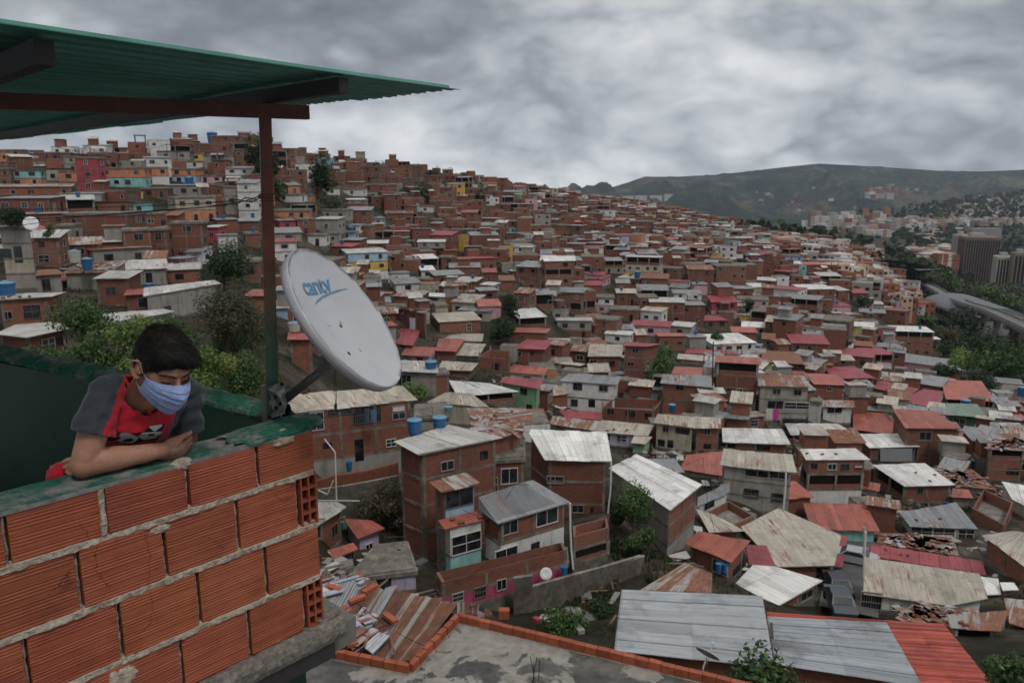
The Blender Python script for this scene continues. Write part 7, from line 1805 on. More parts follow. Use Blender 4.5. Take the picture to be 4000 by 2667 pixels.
# ---------------------------------------------------------------- tanks, poles, wires, washing
LIDM = simple('tank_lid', (.10, .22, .32), .5, .4, var=.2)
def roof_hit(px, py):
    d = ray(px, py); best = None
    for P3, h in ROOFS:
        if not (h.px[0]-20 < px < h.px[2]+20 and h.px[1]-20 < py < h.px[3]+20): continue
        n = (P3[1]-P3[0]).cross(P3[2]-P3[0])
        if abs(d.dot(n)) < 1e-9: continue
        t = P3[0].dot(n)/d.dot(n)
        if t <= 0: continue
        p = d*t
        if in_poly(p.x, p.y, [(q.x, q.y) for q in P3]) and (best is None or t < best[0]): best = (t, p, h)
    return (best[1], best[2]) if best else (None, None)
def tank(p, r, h, label, mat=TANKM, group=None, name='water_tank', parts=True):
    t = thing(name, tuple(p), label, 'water tank', group); mb = MB()
    mb.lathe(p, [(r*.78, 0), (r*.82, h*.05), (r*.86, h*.3), (r*.885, h*.31), (r*.885, h*.34), (r*.87, h*.35), (r*.93, h*.62), (r*.955, h*.63), (r*.955, h*.66), (r*.94, h*.67), (r, h*.9), (r*1.05, h*.91), (r*1.05, h*.95), (r*.9, h*.95)], 18 if parts else 10); mb.obj('tank_body', mat, t, smooth=False)
    if parts: mb = MB(); mb.lathe(p+Vector((0, 0, h*.951)), [(r*1.0, 0), (r*.98, h*.03), (r*.35, h*.10), (r*.3, h*.14), (r*.05, h*.15)], 18); mb.obj('lid', LIDM, t)
    return t
GREYT = simple('grey_tank', (.16, .17, .18), .5, .4); WHT = simple('whitewashed_steel', (.42, .40, .37), .6, .3, var=.3, scale=4)
def ptank(view, x, y, wpx, label, Y=None, mat=TANKM, ratio=1.05, name='water_tank', parts=True):
    s = S(view, x, y); p, h = roof_hit(*s)
    if Y is not None or p is None:
        if Y is None: g = ground_hit(*s); Y = g.y-4 if g is not None else 235
        p = at_Y(*s, Y)
    r = wpx*VIEWS[view][2]*p.length/F/2; tank(p-Vector((0, 0, .03)), r, r*2*ratio, label, mat, None, name, parts)
ptank('A',597,452,66,'large blue water tank, left of the pair on the white roofed brick house', Y=57.6)
ptank('A',709,438,64,'large blue water tank, right of the pair on the white roofed brick house', Y=59.2)
ptank('A',670,180,54,'round blue water tank on the brick room beside the banana plant')
ptank('B',373,352,32,'blue water tank under the rust stained rooftop shelter', Y=116)
ptank('B',1684,340,36,'blue water tank beneath the wide salmon canopy', Y=158)
ptank('B',1938,282,34,'blue water tank at the right edge beyond the salmon canopy', Y=168)
ptank('L',48,1128,96,'big blue water tank on the flat roof at the left edge', Y=78)
ptank('L',576,930,64,'blue water tank on the terrace above the red and white shack', Y=98)
ptank('L',495,882,66,'white and blue spherical tank on a stand above the shack', Y=100, mat=WHT)
ptank('H',296,770,92,'horizontal white steel tank behind the left rim of the dish', Y=88, mat=WHT, ratio=.75)
ptank('A',303,618,28,'dark blue barrel beside the door of the tan roofed house', Y=62.5, ratio=1.6, name='barrel', parts=False)
ptank('A',748,368,40,'dark grey water tank beside the hipped tan roof', mat=GREYT, Y=79)
ptank('N',1482,1290,50,'dark blue barrel on the white annex terrace', Y=50, ratio=1.6, name='barrel', parts=False)
ptank('B',580,1072,26,'left one of two blue barrels on the red roofed brick hut', Y=55.6, ratio=1.7, name='barrel', parts=False)
ptank('B',606,1072,26,'right one of two blue barrels on the red roofed brick hut', Y=55.8, ratio=1.7, name='barrel', parts=False)
for (v, x, y, w, l) in (('M',881,722,24,'little blue tank on mid slope above the dish'),('M',976,1032,24,'blue tank on the low white roof right of the dish'),('M',1315,1118,20,'blue tank beside the large white roofed mid slope house'),('L',1245,380,50,'blue tank cluster in front of the salmon and blue row'),('L',212,200,28,'blue tank on the far left skyline house'),('L',1395,100,60,'blue tank below the ridge top brick tower'),
    ('M',1125,700,0,''),('R',768,358,14,'blue tank on the far brick roof near the valley'),('R',575,572,30,'blue tanks above the cream and blue fronted house'),('Q',375,1170,28,'blue barrel in front of the long grey roofed hall'),('M',885,800,26,'blue tank beside the white roofed brick house on mid slope'),('M',625,690,40,'pair of blue tanks on the mid slope beside a white wall'),('M',1660,560,14,'tiny blue tank in the middle of the far slope')):
    if w: ptank(v, x, y, w, l)
used_ = set(); tg = {}
for h in IND:
    if h.roof in 'b' or RND.random() > .14: continue
    if (h.px[2]-h.px[0]) < 40: continue
    k = RND.uniform(.25, .75); P3 = [Vector((p.x, p.y, z+(.16 if h.roof == 'c' else 0))) for p, z in zip(h.poly, h.zr)]
    p = P3[0].lerp(P3[1], k).lerp(P3[-1].lerp(P3[2], k), RND.uniform(.3, .8)); n, r, d2 = relation(h); tg.setdefault((r, n), []).append((d2, p))
for (r, n), L_ in tg.items():
    L_.sort(key=lambda t: t[0])
    for i, (_, p) in enumerate(L_[:10]): tank(p, .48, .95, 'small blue roof tank, %s%s %s' % (ORD[i] if i else 'nearest ', r, n), TANKM, 'blue water tanks on the hillside roofs', parts=False)
# poles and lines
def pole(view, x, y0, y1, Y, label, arm=True, r=.09, group='utility poles on the skyline'):
    b = at_Y(*S(view, x, y1), Y); t_ = at_Y(*S(view, x, y0), Y); t = thing('utility_pole', tuple(b), label, 'utility pole', group)
    mb = MB(); mb.tube([b-Vector((0, 0, 4)), t_], [r*1.2, r*.8], 6); mb.obj('mast', DARK, t)
    if arm: mb = MB(); mb.bar(t_-Vector((.9, 0, .25)), t_+Vector((.9, 0, -.25)), .12, .12); mb.obj('crossarm', DARK, t)
    return t_-Vector((0, 0, .2))
T_ = [pole('C',355,895,930,230,'leftmost skyline pole under the canopy'), pole('C',505,905,960,232,'second skyline pole from the left'), pole('C',652,990,1060,205,'slim pole in front of the salmon row', arm=False), pole('C',1020,880,910,238,'third skyline pole from the left'), pole('C',1080,872,920,240,'skyline pole beside the beige ridge house')]
def line(a, b, sag, label, r=.035, group='power lines over the ridge'):
    mb = MB(); mb.tube([a.lerp(b, i/12)-Vector((0, 0, sag*4*(i/12)*(1-i/12))) for i in range(13)], r, 4, cap=False); tag(mb.obj('power_line', DARK), label, 'power line', group)
line(T_[0], T_[1], 1.0, 'power line between the two leftmost skyline poles'); line(T_[1], T_[3], 1.6, 'power line between second and third skyline poles'); line(T_[3], T_[4], .3, 'short power line at the beige ridge house')
T2 = [pole('M',640,205,250,310,'skyline pole right of the post'), pole('M',1065,228,262,345,'skyline pole above the right brick tower', arm=False), pole('M',1117,250,305,352,'first of the bare skyline poles on the falling ridge'), pole('M',1190,250,305,360,'second of the bare skyline poles on the falling ridge'), pole('M',1275,258,330,372,'third of the bare skyline poles on the falling ridge'), pole('M',1450,328,380,420,'last bare pole near the small ridge tree')]
for i in range(5): line(T2[i], T2[i+1], 1.5, ['power line running down the ridge from the pole right of the post', 'power line over the right brick tower', 'power line between the first bare poles', 'power line between the second and third bare poles', 'power line sagging to the last bare pole'][i])
pole('B',558,40,200,120,'tall slim mast in front of the crimson roofs at right', r=.10, group=None, arm=False); pole('A',1400,0,1,300,'x') if False else None
line(at_Y(*S('N',990,1120),48), at_Y(*S('N',690,1330),46.5), .4, 'thin wire hanging before the magenta ground floor', .015, None)
line(at_Y(*S('A',790,1240),30), at_Y(*S('A',1560,1430),24), 1.0, 'long thin wire above the brick parapet', .008, None)
line(at_Y(*S('P',480,400),15), at_Y(*S('P',1000,730),15), .1, 'thin wire across the rusty roof', .006, None)
r = random.Random(31)
for i in range(34):     # crossing service drops in the hollow
    h1, h2 = r.sample(HOUSES[:95], 2)
    if (h1.cen-h2.cen).length > 45: continue
    a = Vector((h1.cen.x, h1.cen.y, max(h1.zr)+.6)); b = Vector((h2.cen.x, h2.cen.y, max(h2.zr)+.6)); line(a, b, 1.2, 'service wire strung between roofs in the hollow', .02, 'service wires strung between roofs')
# washing and a flag
def cloth(view, x0, y0, x1, y1, Y, col, label, name='laundry', group=None):
    A_ = at_Y(*S(view, x0, y0), Y); B_ = at_Y(*S(view, x1, y0), Y); C_ = at_Y(*S(view, x1, y1), Y); D_ = at_Y(*S(view, x0, y1), Y); mb = MB(); n = 6
    for i in range(n):
        k0, k1 = i/n, (i+1)/n; o = lambda k: Vector((0, .05*math.sin(k*9), 0))
        mb.face([D_.lerp(C_, k0)+o(k0), D_.lerp(C_, k1)+o(k1), A_.lerp(B_, k1)+o(k1)*.4, A_.lerp(B_, k0)+o(k0)*.4], 0, None, col+(0,))
    o_ = mb.obj(name, LAUN); o_.modifiers.new('thickness', 'SOLIDIFY').thickness = .01; tag(o_, label, 'laundry' if name == 'laundry' else name, group)
LAUN = simple('washed_cloth', (1, 1, 1), .9, .1, var=.15, use_attr=True)
cloth('B',795,340,826,388,83.5,(.42,.42,.40),'pale sheet hung beside the magenta towel'); cloth('B',828,342,850,392,83.4,(.45,.04,.22),'magenta towel hanging from the grey plastered house')
cloth('A',372,340,395,400,63.2,(.06,.09,.14),'blue denim trousers hanging in the barred window, left pair'); cloth('A',400,345,425,402,63.2,(.10,.15,.22),'lighter denim trousers hanging in the barred window, right pair')
cloth('A',146,358,160,425,62.8,(.45,.28,.38),'pink curtain strip at the left door of the tan roofed house'); cloth('A',405,972,425,1002,54,(.012,.012,.02),'black trousers on the line at the pink house'); cloth('A',427,972,442,1000,54,(.36,.02,.02),'red shirt on the line at the pink house')
cloth('A',518,968,534,985,50,(.12,.01,.012),'dark red rag lying on the flat concrete slab')
for i, (c, x) in enumerate([((.4,.12,.05),1355),((.10,.25,.15),1372),((.45,.44,.42),1388),((.08,.10,.30),1402),((.42,.10,.12),1418),((.45,.35,.08),1434),((.35,.30,.30),1450)]): cloth('B',x,316,x+12,338,150,c,['orange','green','white','navy','rose','yellow','grey'][i]+' cloth on the washing line under the crimson roof', group='washing under the crimson roof')

cloth('H',1178,672,1220,756,82,(.30,.30,.31),'grey patterned curtain hanging in the brick doorway'); 
fl = thing('flag', tuple(at_Y(*S('L', 919, 466), 188)), 'yellow, blue and red flag hanging on a brick house wall at left', 'flag')
for i, c in enumerate([(.42,.03,.03), (.03,.04,.25), (.50,.40,.04)]):
    x = 902+i*12; mb = MB(); P = [at_Y(*S('L', a, b), 188) for a, b in ((x,466),(x+12,466),(x+12,420),(x,420))]; mb.face(P, 0, None, c+(0,)); mb.obj('stripe', LAUN, fl)

cloth('B',1306,518,1450,575,92,(.20,.21,.22),'grey tarpaulin covering the front of the white roofed brick house')
# loose scrap on the pale roofs of the hollow
# ---------------------------------------------------------------- the boy
def m_skin():
    m, nt, b = newmat('skin', .5, .35); pos = objc(nt)
    c = ramp(nt, [(.3, (.29, .140, .088)), (.6, (.38, .195, .128)), (.8, (.43, .23, .16))], noise_(nt, pos, 11, 6, .6))
    c = mix(nt, .35, c, ramp(nt, [(.4, (.19, .085, .05)), (.6, (.32, .16, .105))], noise_(nt, pos, 90, 4, .7)))
    nt.links.new(c, b.inputs['Base Color']); b.inputs['Subsurface Weight'].default_value = .12; b.inputs['Subsurface Radius'].default_value = (.02, .008, .004); b.inputs['Subsurface Scale'].default_value = .5
    bump(nt, b, noise_(nt, pos, 260, 3, .6), .12, .002); return m
def m_cloth(name, c, wv=420, var=.2):
    m, nt, b = newmat(name, .9, .15); pos = objc(nt)
    n = noise_(nt, pos, 18, 6, .65); k = mix(nt, 1.0, c, ramp(nt, [(.3, 1-var), (.7, 1+var)], n), 'MULTIPLY')
    k = mix(nt, .35, k, mix(nt, 1.0, k, ramp(nt, [(.35, .5), (.65, 1.5)], noise_(nt, pos, wv, 2, .5)), 'MULTIPLY'))
    nt.links.new(k, b.inputs['Base Color']); b.inputs['Sheen Weight'].default_value = .15
    bump(nt, b, noise_(nt, pos, wv, 2, .6), .25, .002); return m
SKIN = m_skin(); REDC = m_cloth('red_jersey', (.36, .012, .024)); GREYC = m_cloth('charcoal_jersey', (.036, .042, .050)); BLUEC = m_cloth('blue_cotton', (.235, .30, .50), 300)
HAIRM = None
m_, nt_, b_ = newmat('black_hair', .62, .22); nt_.links.new(ramp(nt_, [(.3, (.004, .0035, .003)), (.7, (.014, .012, .010))], noise_(nt_, objc(nt_), 60, 5, .7)), b_.inputs['Base Color']); HAIRM = m_
def XP(x, y, Y): return at_Y(*S('X', x, y), Y)
EL = at_z(*S('X', 262, 1290), ZT+.052); YE = EL.y
WR = at_z(*S('X', 905, 1165), ZT+.050)
SHR = XP(440, 695, YE+.09); SHL = XP(1092, 690, YE+.42)
print('elbow', EL, 'wrist', WR, 'shoulders', SHR, SHL)
HF = Vector((.80, -.60, 0)).normalized(); PD = math.radians(24)
hf = (HF*math.cos(PD)-Vector((0, 0, math.sin(PD)))); hr = Vector((HF.y, -HF.x, 0)).normalized()
hr = hf.cross(Vector((0, 0, 1))).normalized(); hu = hr.cross(hf).normalized()
rl = math.radians(5); hr, hu = hr*math.cos(rl)+hu*math.sin(rl), hu*math.cos(rl)-hr*math.sin(rl)
HO = XP(905, 500, YE+.10)
def H_(r, f, u): return HO+hr*r+hf*f+hu*u
class Blob:
    def __init__(s): s.mb = MB()
    def cap(s, pts, rad, seg=20, flat=None):
        # closed tapered tube with rounded ends through the points
        P = [Vector(p) for p in pts]; Q = []; R = []
        for i in range(len(P)-1):
            n = 6
            for j in range(n): k = j/n; kk = k*k*(3-2*k); Q.append(P[i].lerp(P[i+1], k)); R.append(rad[i]*(1-kk)+rad[i+1]*kk)
        Q.append(P[-1]); R.append(rad[-1])
        # smooth the path
        for _ in range(2): Q = [Q[0]]+[(Q[i-1]+Q[i]*2+Q[i+1])/4 for i in range(1, len(Q)-1)]+[Q[-1]]
        d0 = (Q[0]-Q[1]).normalized(); d1 = (Q[-1]-Q[-2]).normalized(); A = []; AR = []
        for k in range(4, 0, -1): t = k/4*math.pi/2*.98; A.append(Q[0]+d0*R[0]*math.sin(t)); AR.append(R[0]*math.cos(t))
        B = []; BR = []
        for k in range(1, 5): t = k/4*math.pi/2*.98; B.append(Q[-1]+d1*R[-1]*math.sin(t)); BR.append(R[-1]*math.cos(t))
        s.mb.tube(A+Q+B, AR+R+BR, seg)
    def ell(s, c, ax, ay, az, n=28, m=18):
        V = []
        for j in range(m+1):
            ph = math.pi*(j+.001)/(m+.002)
            for i in range(n): th = 2*math.pi*i/n; V.append(Vector(c)+Vector(ax)*math.sin(ph)*math.cos(th)+Vector(ay)*math.sin(ph)*math.sin(th)+Vector(az)*math.cos(ph))
        F_ = [(j*n+i, (j+1)*n+i, (j+1)*n+(i+1) % n, j*n+(i+1) % n) for j in range(m) for i in range(n)]+[tuple(range(n)), tuple(m*n+i for i in range(n))[::-1]]
        s.mb.add(V, F_)
    def loft(s, rings):
        n = len(rings[0]); V = [p for r in rings for p in r]
        F_ = [(j*n+i, j*n+(i+1) % n, (j+1)*n+(i+1) % n, (j+1)*n+i) for j in range(len(rings)-1) for i in range(n)]+[tuple(range(n))[::-1], tuple((len(rings)-1)*n+i for i in range(n))]
        s.mb.add(V, F_)
    def solid(s, voxel, smooth=4):
        me = s.mb.mesh('tmp', []); o = bpy.data.objects.new('tmp', me); ts = bpy.data.scenes.new('tmp'); ts.collection.objects.link(o)
        r = o.modifiers.new('r', 'REMESH'); r.mode = 'VOXEL'; r.voxel_size = voxel; r.use_smooth_shade = True
        sm = o.modifiers.new('s', 'SMOOTH'); sm.factor = .6; sm.iterations = smooth
        ts.view_layers[0].update(); dg = ts.view_layers[0].depsgraph; out = bpy.data.meshes.new_from_object(o.evaluated_get(dg)); bpy.data.objects.remove(o); bpy.data.scenes.remove(ts)
        for p in out.polygons: p.use_smooth = True
        out.materials.clear(); return out
boy = thing('person', (EL.x-.15, EL.y+.1, ZT-.9), 'boy in blue cloth mask and red and charcoal T-shirt leaning folded arms on the parapet', 'person')
# ---- body: one continuous skin surface
bd_ = Blob()
NB = XP(738, 690, YE+.22); NT_ = H_(0, -.020, -.045)
bd_.cap([NB-Vector((0, 0, .03)), NB.lerp(NT_, .55), NT_], [.066, .056, .054])
bd_.ell(H_(0, -.012, .045), hr*.073, hf*.094, hu*.088)
bd_.ell(H_(0, .030, -.012), hr*.064, hf*.064, hu*.085)
bd_.ell(H_(0, .040, -.062), hr*.050, hf*.050, hu*.050)
bd_.ell(H_(0, .070, .030), hr*.050, hf*.026, hu*.045)
bd_.cap([H_(0, .088, .018), H_(0, .101, -.004), H_(0, .116, -.026)], [.009, .010, .014], 14)
bd_.ell(H_(0, .112, -.032), hr*.018, hf*.013, hu*.011)
for q in (1, -1):
    bd_.cap([H_(.012*q, .094, .030), H_(.030*q, .089, .034), H_(.050*q, .068, .030)], [.0065, .008, .006], 12)       # brow ridge
    bd_.ell(H_(.044*q, .058, -.022), hr*.020, hf*.022, hu*.018)                                                      # cheekbone
    bd_.ell(H_(.031*q, .076, .008), hr*.0165, hf*.0125, hu*.0100)                                                     # lidded eye
    E0 = [(.077, -.002, .028), (.088, -.012, .035), (.095, -.028, .027), (.094, -.034, .003), (.087, -.025, -.021), (.080, -.010, -.034), (.075, -.001, -.026)]
    bd_.cap([H_(a*q, b, c) for a, b, c in E0], [.0045, .005, .0055, .005, .0055, .0065, .005], 10)
    bd_.ell(H_(.079*q, -.014, .0), hr*.005, hf*.017, hu*.026)
    bd_.cap([H_(.080*q, -.012, .016), H_(.083*q, -.018, .002), H_(.078*q, -.010, -.010)], [.003, .004, .003], 8)
    bd_.ell(H_(.075*q, .0035, -.004), hr*.006, hf*.004, hu*.008)
# right arm (nearest): shoulder, elbow planted on the wall, forearm along the wall top
AR_ = SHR.lerp(EL, .55)+Vector((0, 0, 0))
bd_.cap([SHR+Vector((0, 0, -.012)), SHR.lerp(EL, .45), EL+(SHR-EL)*.12], [.038, .049, .044]); bd_.cap([EL+(SHR-EL)*.14, EL+Vector((-.006, 0, -.004))+(WR-EL)*.02], [.044, .040])
bd_.cap([EL, EL.lerp(WR, .28)+Vector((0, 0, .006)), EL.lerp(WR, .7), WR], [.041, .044, .034, .0275])
# hand of the right arm
def YPx(x, y, Y): return at_Y(*S('Y', x, y), Y)
yw = WR.y; K1 = YPx(1700, 485, yw+.085)
bd_.cap([YPx(1425, 545, yw), YPx(1560, 520, yw+.045), YPx(1660, 500, yw+.075)], [.0285, .031, .027]); bd_.cap([YPx(1480, 590, yw+.02), YPx(1620, 590, yw+.06), YPx(1700, 545, yw+.08)], [.020, .022, .019])
bd_.cap([YPx(1500, 490, yw+.02), YPx(1600, 430, yw+.045), YPx(1660, 400, yw+.06)], [.020, .021, .017])
bd_.cap([YPx(1590, 425, yw+.045), YPx(1690, 365, yw+.066), YPx(1765, 335, yw+.080), YPx(1822, 306, yw+.088)], [.0145, .0110, .0112, .0088], 14)                 # thumb
bd_.cap([YPx(1670, 455, yw+.078), YPx(1765, 425, yw+.098), YPx(1822, 372, yw+.112), YPx(1800, 345, yw+.135)], [.0130, .0108, .0095, .0080], 14)
bd_.cap([YPx(1690, 500, yw+.085), YPx(1790, 470, yw+.106), YPx(1826, 430, yw+.125), YPx(1795, 400, yw+.15)], [.0130, .0105, .0098, .0082], 14)
bd_.cap([YPx(1680, 545, yw+.085), YPx(1775, 520, yw+.105), YPx(1808, 485, yw+.128), YPx(1775, 455, yw+.15)], [.0125, .0100, .0092, .0078], 14)
bd_.cap([YPx(1650, 590, yw+.08), YPx(1740, 570, yw+.098), YPx(1772, 540, yw+.118), YPx(1745, 512, yw+.138)], [.0115, .0090, .0082, .0072], 14)
# left arm folded behind, its fingers showing past the right elbow
ELL = XP(1105, 1105, YE+.42); WRL = at_Y(*S('X', 330, 1290), YE+.13)
bd_.cap([SHL+Vector((0, 0, -.012)), SHL.lerp(ELL, .5), ELL], [.040, .045, .040]); bd_.cap([ELL, ELL.lerp(WRL, .35), WRL], [.040, .040, .027])
bd_.cap([WRL, XP(240, 1290, YE+.13), XP(205, 1290, YE+.12)], [.028, .032, .026])
for k, (a, b, c) in enumerate([((215, 1262), (150, 1240), (100, 1262)), ((215, 1290), (155, 1285), (112, 1305)), ((215, 1318), (165, 1325), (128, 1342)), ((220, 1340), (180, 1352), (150, 1366))]):
    bd_.cap([XP(*a, YE+.12), XP(*b, YE+.105), XP(*c, YE+.10)], [.0105, .0098, .0080], 12)
# trunk under the shirt
CH = XP(700, 920, YE+.24); BY = XP(560, 1250, YE+.42)
bd_.loft([[c+(SHL-SHR).normalized()*a*math.cos(t)+Vector((HF.x, HF.y, -.3))*b*math.sin(t) for t in [2*math.pi*i/24 for i in range(24)]] for c, a, b in ((NB+Vector((0, 0, -.02)), .05, .04), (SHR.lerp(SHL, .5)+Vector((0, 0, -.03)), .10, .05), (CH, .12, .06), (CH.lerp(BY, .5), .11, .06), (BY, .10, .06))])
me = bd_.solid(.0042, 3); me.materials.append(SKIN)
me.materials.append(simple('lash_line', (.012, .008, .006), .8, .1)); body = link('body', me, boy)
# eyelid lines, brows, nails
mb = MB()
for q in (1, -1):
    mb.tube([H_(.0155*q, .0865, .004), H_(.024*q, .0897, .0015), H_(.034*q, .0885, .0005), H_(.046*q, .080, .003)], [.0008, .0016, .0018, .0009], 6)
mb.obj('eyelashes', me.materials[1], boy)
r = random.Random(2); mb = MB()
for q in (1, -1):
    for i in range(150):
        k = r.random(); a = .010+.044*k; h = .0275+.006*math.sin(k*2.6)-.004*k+r.uniform(-.0028, .0028)*(1-.5*k); f = .1015-.022*k**2.0-.006*k
        p = H_(a*q, f, h); mb.tube([p, p+hr*q*.006+hu*r.uniform(-.001, .003)+hf*-.0015*k], [.0006, .0003], 3)
mb.obj('eyebrows', HAIRM, boy)
NAIL = simple('nail', (.34, .19, .15), .35, .5, var=.1)
mb = MB(); mb.box(YPx(1815, 300, yw+.078), Vector((.006, .004, .003)), Vector((0, .0012, .001)), Vector((-.001, 0, .004))); mb.obj('thumb_nail', NAIL, boy, smooth=True)
# ---- hair
hb = Blob()
hb.ell(H_(0, -.014, .060), hr*.083, hf*.101, hu*.087); hb.ell(H_(0, -.045, .020), hr*.076, hf*.066, hu*.080)
hb.ell(H_(0, .046, .088), hr*.070, hf*.058, hu*.044); hb.ell(H_(-.022, .074, .078), hr*.050, hf*.034, hu*.032); hb.ell(H_(.03, .060, .078), hr*.044, hf*.036, hu*.032)
for q in (1, -1): hb.cap([H_(.070*q, .016, .060), H_(.0745*q, .024, .034), H_(.0735*q, .025, .012)], [.018, .010, .004], 10)
hm = hb.solid(.005, 2)
for v in hm.vertices:
    d = v.co-HO; lx, lf, lu = d.dot(hr), d.dot(hf), d.dot(hu)
    n = mnoise.noise(Vector((lx*60+lf*22, lf*60, lu*26)))*.0042+mnoise.noise(Vector((lx*22, lf*20, lu*20)))*.005
    v.co += d.normalized()*n
hm.materials.append(HAIRM); link('hair', hm, boy)
mb = MB(); r = random.Random(9); hv = [v.co.copy() for v in hm.vertices]; hn = [v.normal.copy() for v in hm.vertices]
for i in range(5200):
    k = r.randrange(len(hv)); p = hv[k]; nrm = hn[k]; d = p-HO
    if d.dot(hu) < -.045 and d.dot(hf) > -.03: continue
    fl = (hf*.75+hr*(-.55)+hu*.05)*(1 if d.dot(hu) > .05 else .2)-hu*(.7 if d.dot(hu) < .10 else .1)
    fl = (fl-nrm*fl.dot(nrm)); 
    if fl.length < .1: continue
    fl.normalize(); L = r.uniform(.012, .032) if d.dot(hu) > .03 else r.uniform(.004, .010); side = nrm.cross(fl)*r.uniform(-.35, .35)
    q0 = p+nrm*.0002; q1 = p+(fl+side)*L*.5+nrm*r.uniform(.002, .005); q2 = p+(fl+side*1.6)*L-nrm*.001+nrm*r.uniform(0, .004)
    w = .0007; s_ = nrm.cross(fl)*w
    mb.face([q0-s_, q0+s_, q1+s_, q1-s_], 0); mb.face([q1-s_, q1+s_, q2], 0)
mb.obj('hair_strands', HAIRM, boy)
# ---- mask
def lerp(a, b, k): return a+(b-a)*k
def curve(pts, t):
    t = t*(len(pts)-1); i = min(int(t), len(pts)-2); k = t-i; k = k*k*(3-2*k)*.4+k*.6
    return tuple(lerp(a, b, k) for a, b in zip(pts[i], pts[i+1]))
def mask_pt(s_, t):
    cf, cu = curve([(.112, .004), (.136, -.026), (.136, -.052), (.124, -.086), (.096, -.122)], t)
    sf, su = curve([(.032, -.006), (.026, -.022), (.018, -.040), (.010, -.058), (.008, -.072)], t)
    w = abs(s_)**1.75; ax = .074-.004*t
    if t > .6: ax -= .010*(t-.6)/.4*(1-w)
    f, u = lerp(cf, sf, w), lerp(cu, su, abs(s_)**1.3)
    pl = (((t*5.2+.12*math.sin(s_*3)) % 1.0)-.5); fold = .0058*(pl if pl < .3 else (.5-pl)*1.5)*(1-abs(s_)**6)
    n = mnoise.noise(Vector((s_*2.2, t*7, 1)))*.0030+mnoise.noise(Vector((s_*7, t*16, 5)))*.0016
    lat = math.sin(s_*1.35)/math.sin(1.35)
    return H_(lat*ax, f+fold+n+.002, u)
mb = MB(); A_, B_ = 60, 90; V = [mask_pt(-1+2*i/A_, j/B_) for j in range(B_+1) for i in range(A_+1)]
mb.add(V, [(j*(A_+1)+i, (j+1)*(A_+1)+i, (j+1)*(A_+1)+i+1, j*(A_+1)+i+1) for j in range(B_) for i in range(A_)])
o = mb.obj('face_mask', BLUEC, boy, smooth=True); o.modifiers.new('thickness', 'SOLIDIFY').thickness = .0015
mb = MB()
for t0 in (.0, 1.0): mb.tube([mask_pt(-1+2*i/30, t0)+hf*.0012 for i in range(31)], .0011, 5)
for s0 in (-1, 1): mb.tube([mask_pt(s0*.985, j/20)+hr*s0*.001 for j in range(21)], .0016, 5)
mb.obj('mask_hem', BLUEC, boy)
STR = simple('elastic', (.30, .28, .25), .8, .2, var=.1); mb = MB()
for q in (1, -1):
    a = mask_pt(q*.99, .02); b = mask_pt(q*.99, .98)
    mb.tube([a, H_(.079*q, .016, .006), H_(.084*q, -.002, .030), H_(.085*q, -.022, .036)], .0016, 5)
    mb.tube([b, H_(.070*q, -.002, -.060), H_(.074*q, -.018, -.045), H_(.082*q, -.034, -.022), H_(.086*q, -.038, .010)], .0016, 5)
mb.obj('mask_straps', STR, boy)
# ---- shirt
sh = Blob()
ax_ = (SHL-SHR).normalized(); fw = Vector((HF.x, HF.y, -.35)).normalized(); sd_ = ax_
def ring(c, a, b, rot=0, n=32): return [Vector(c)+sd_*a*math.cos(t)+fw*b*math.sin(t) for t in [2*math.pi*i/n for i in range(n)]]
M0 = SHR.lerp(SHL, .5)
sh.loft([ring(NB+(NT_-NB).normalized()*.045, .064, .058), ring(NB+Vector((0, 0, .005)), .080, .066), ring(NB.lerp(M0, .55)+Vector((0, 0, -.012)), .125, .082), ring(M0+Vector((0, 0, -.022)), .168, .096), ring(CH, .170, .105), ring(CH.lerp(BY, .45), .158, .100), ring(BY, .148, .10), ring(BY+Vector((0, 0, -.25)), .14, .10)])
def sleeve(a, b, end, r0, r1, r2):
    d = (b-a).normalized(); P = [a-d*.02-(a-M0).normalized()*.04, a, a.lerp(b, end*.5), a.lerp(b, end)]
    sh.mb.tube([P[0]]+[P[1]+d*.0]+[P[2], P[3]], [r0*.85, r0, r1, r2], 28)
sleeve(SHR, EL, .57, .056, .061, .070); sleeve(SHL, ELL, .74, .066, .062, .064)
sh.cap([SHR+Vector((0, 0, .006)), NB.lerp(SHR, .35)+Vector((0, 0, .012)), NB+Vector((0, 0, .012))], [.048, .046, .052]); sh.cap([SHL+Vector((0, 0, .002)), NB.lerp(SHL, .4)+Vector((0, 0, .006)), NB], [.050, .044, .050])
sm_ = sh.solid(.0052, 5)
# cloth relief: soft drag folds radiating from the armpits, plus smaller creases
def segd(p, a, b):
    k = max(0, min(1, (p-a).dot(b-a)/(b-a).length_squared)); return (p-a.lerp(b, k)).length, k
sm_.calc_loop_triangles() if hasattr(sm_, 'calc_loop_triangles') else None
NRM = [v.normal.copy() for v in sm_.vertices]
for v, vn in zip(sm_.vertices, NRM):
    p = v.co.copy(); px, py = proj(p); x, y = (px-200)/.47847, (py-1200)/.47847
    d1, k1 = segd(p, SHR, EL); n = 0
    arm = math.exp(-(d1/.07)**2); q = (p-SHR)
    n += math.sin((x*.55+y*.28)*.085+mnoise.noise(p*14)*2.4)*.0055*arm*(.4+k1*1.6)
    n += math.sin(y*.055+x*.012+mnoise.noise(p*9)*3.0)*.0030*(1-arm)
    n += math.sin((x-700)*.04+(y-1000)*.03+mnoise.noise(p*11)*2.0)*.0025*(1-arm)
    n += mnoise.noise(p*26)*.003+mnoise.noise(p*60)*.0012
    v.co = p+vn*n
sm_.materials.append(REDC); sm_.materials.append(GREYC)
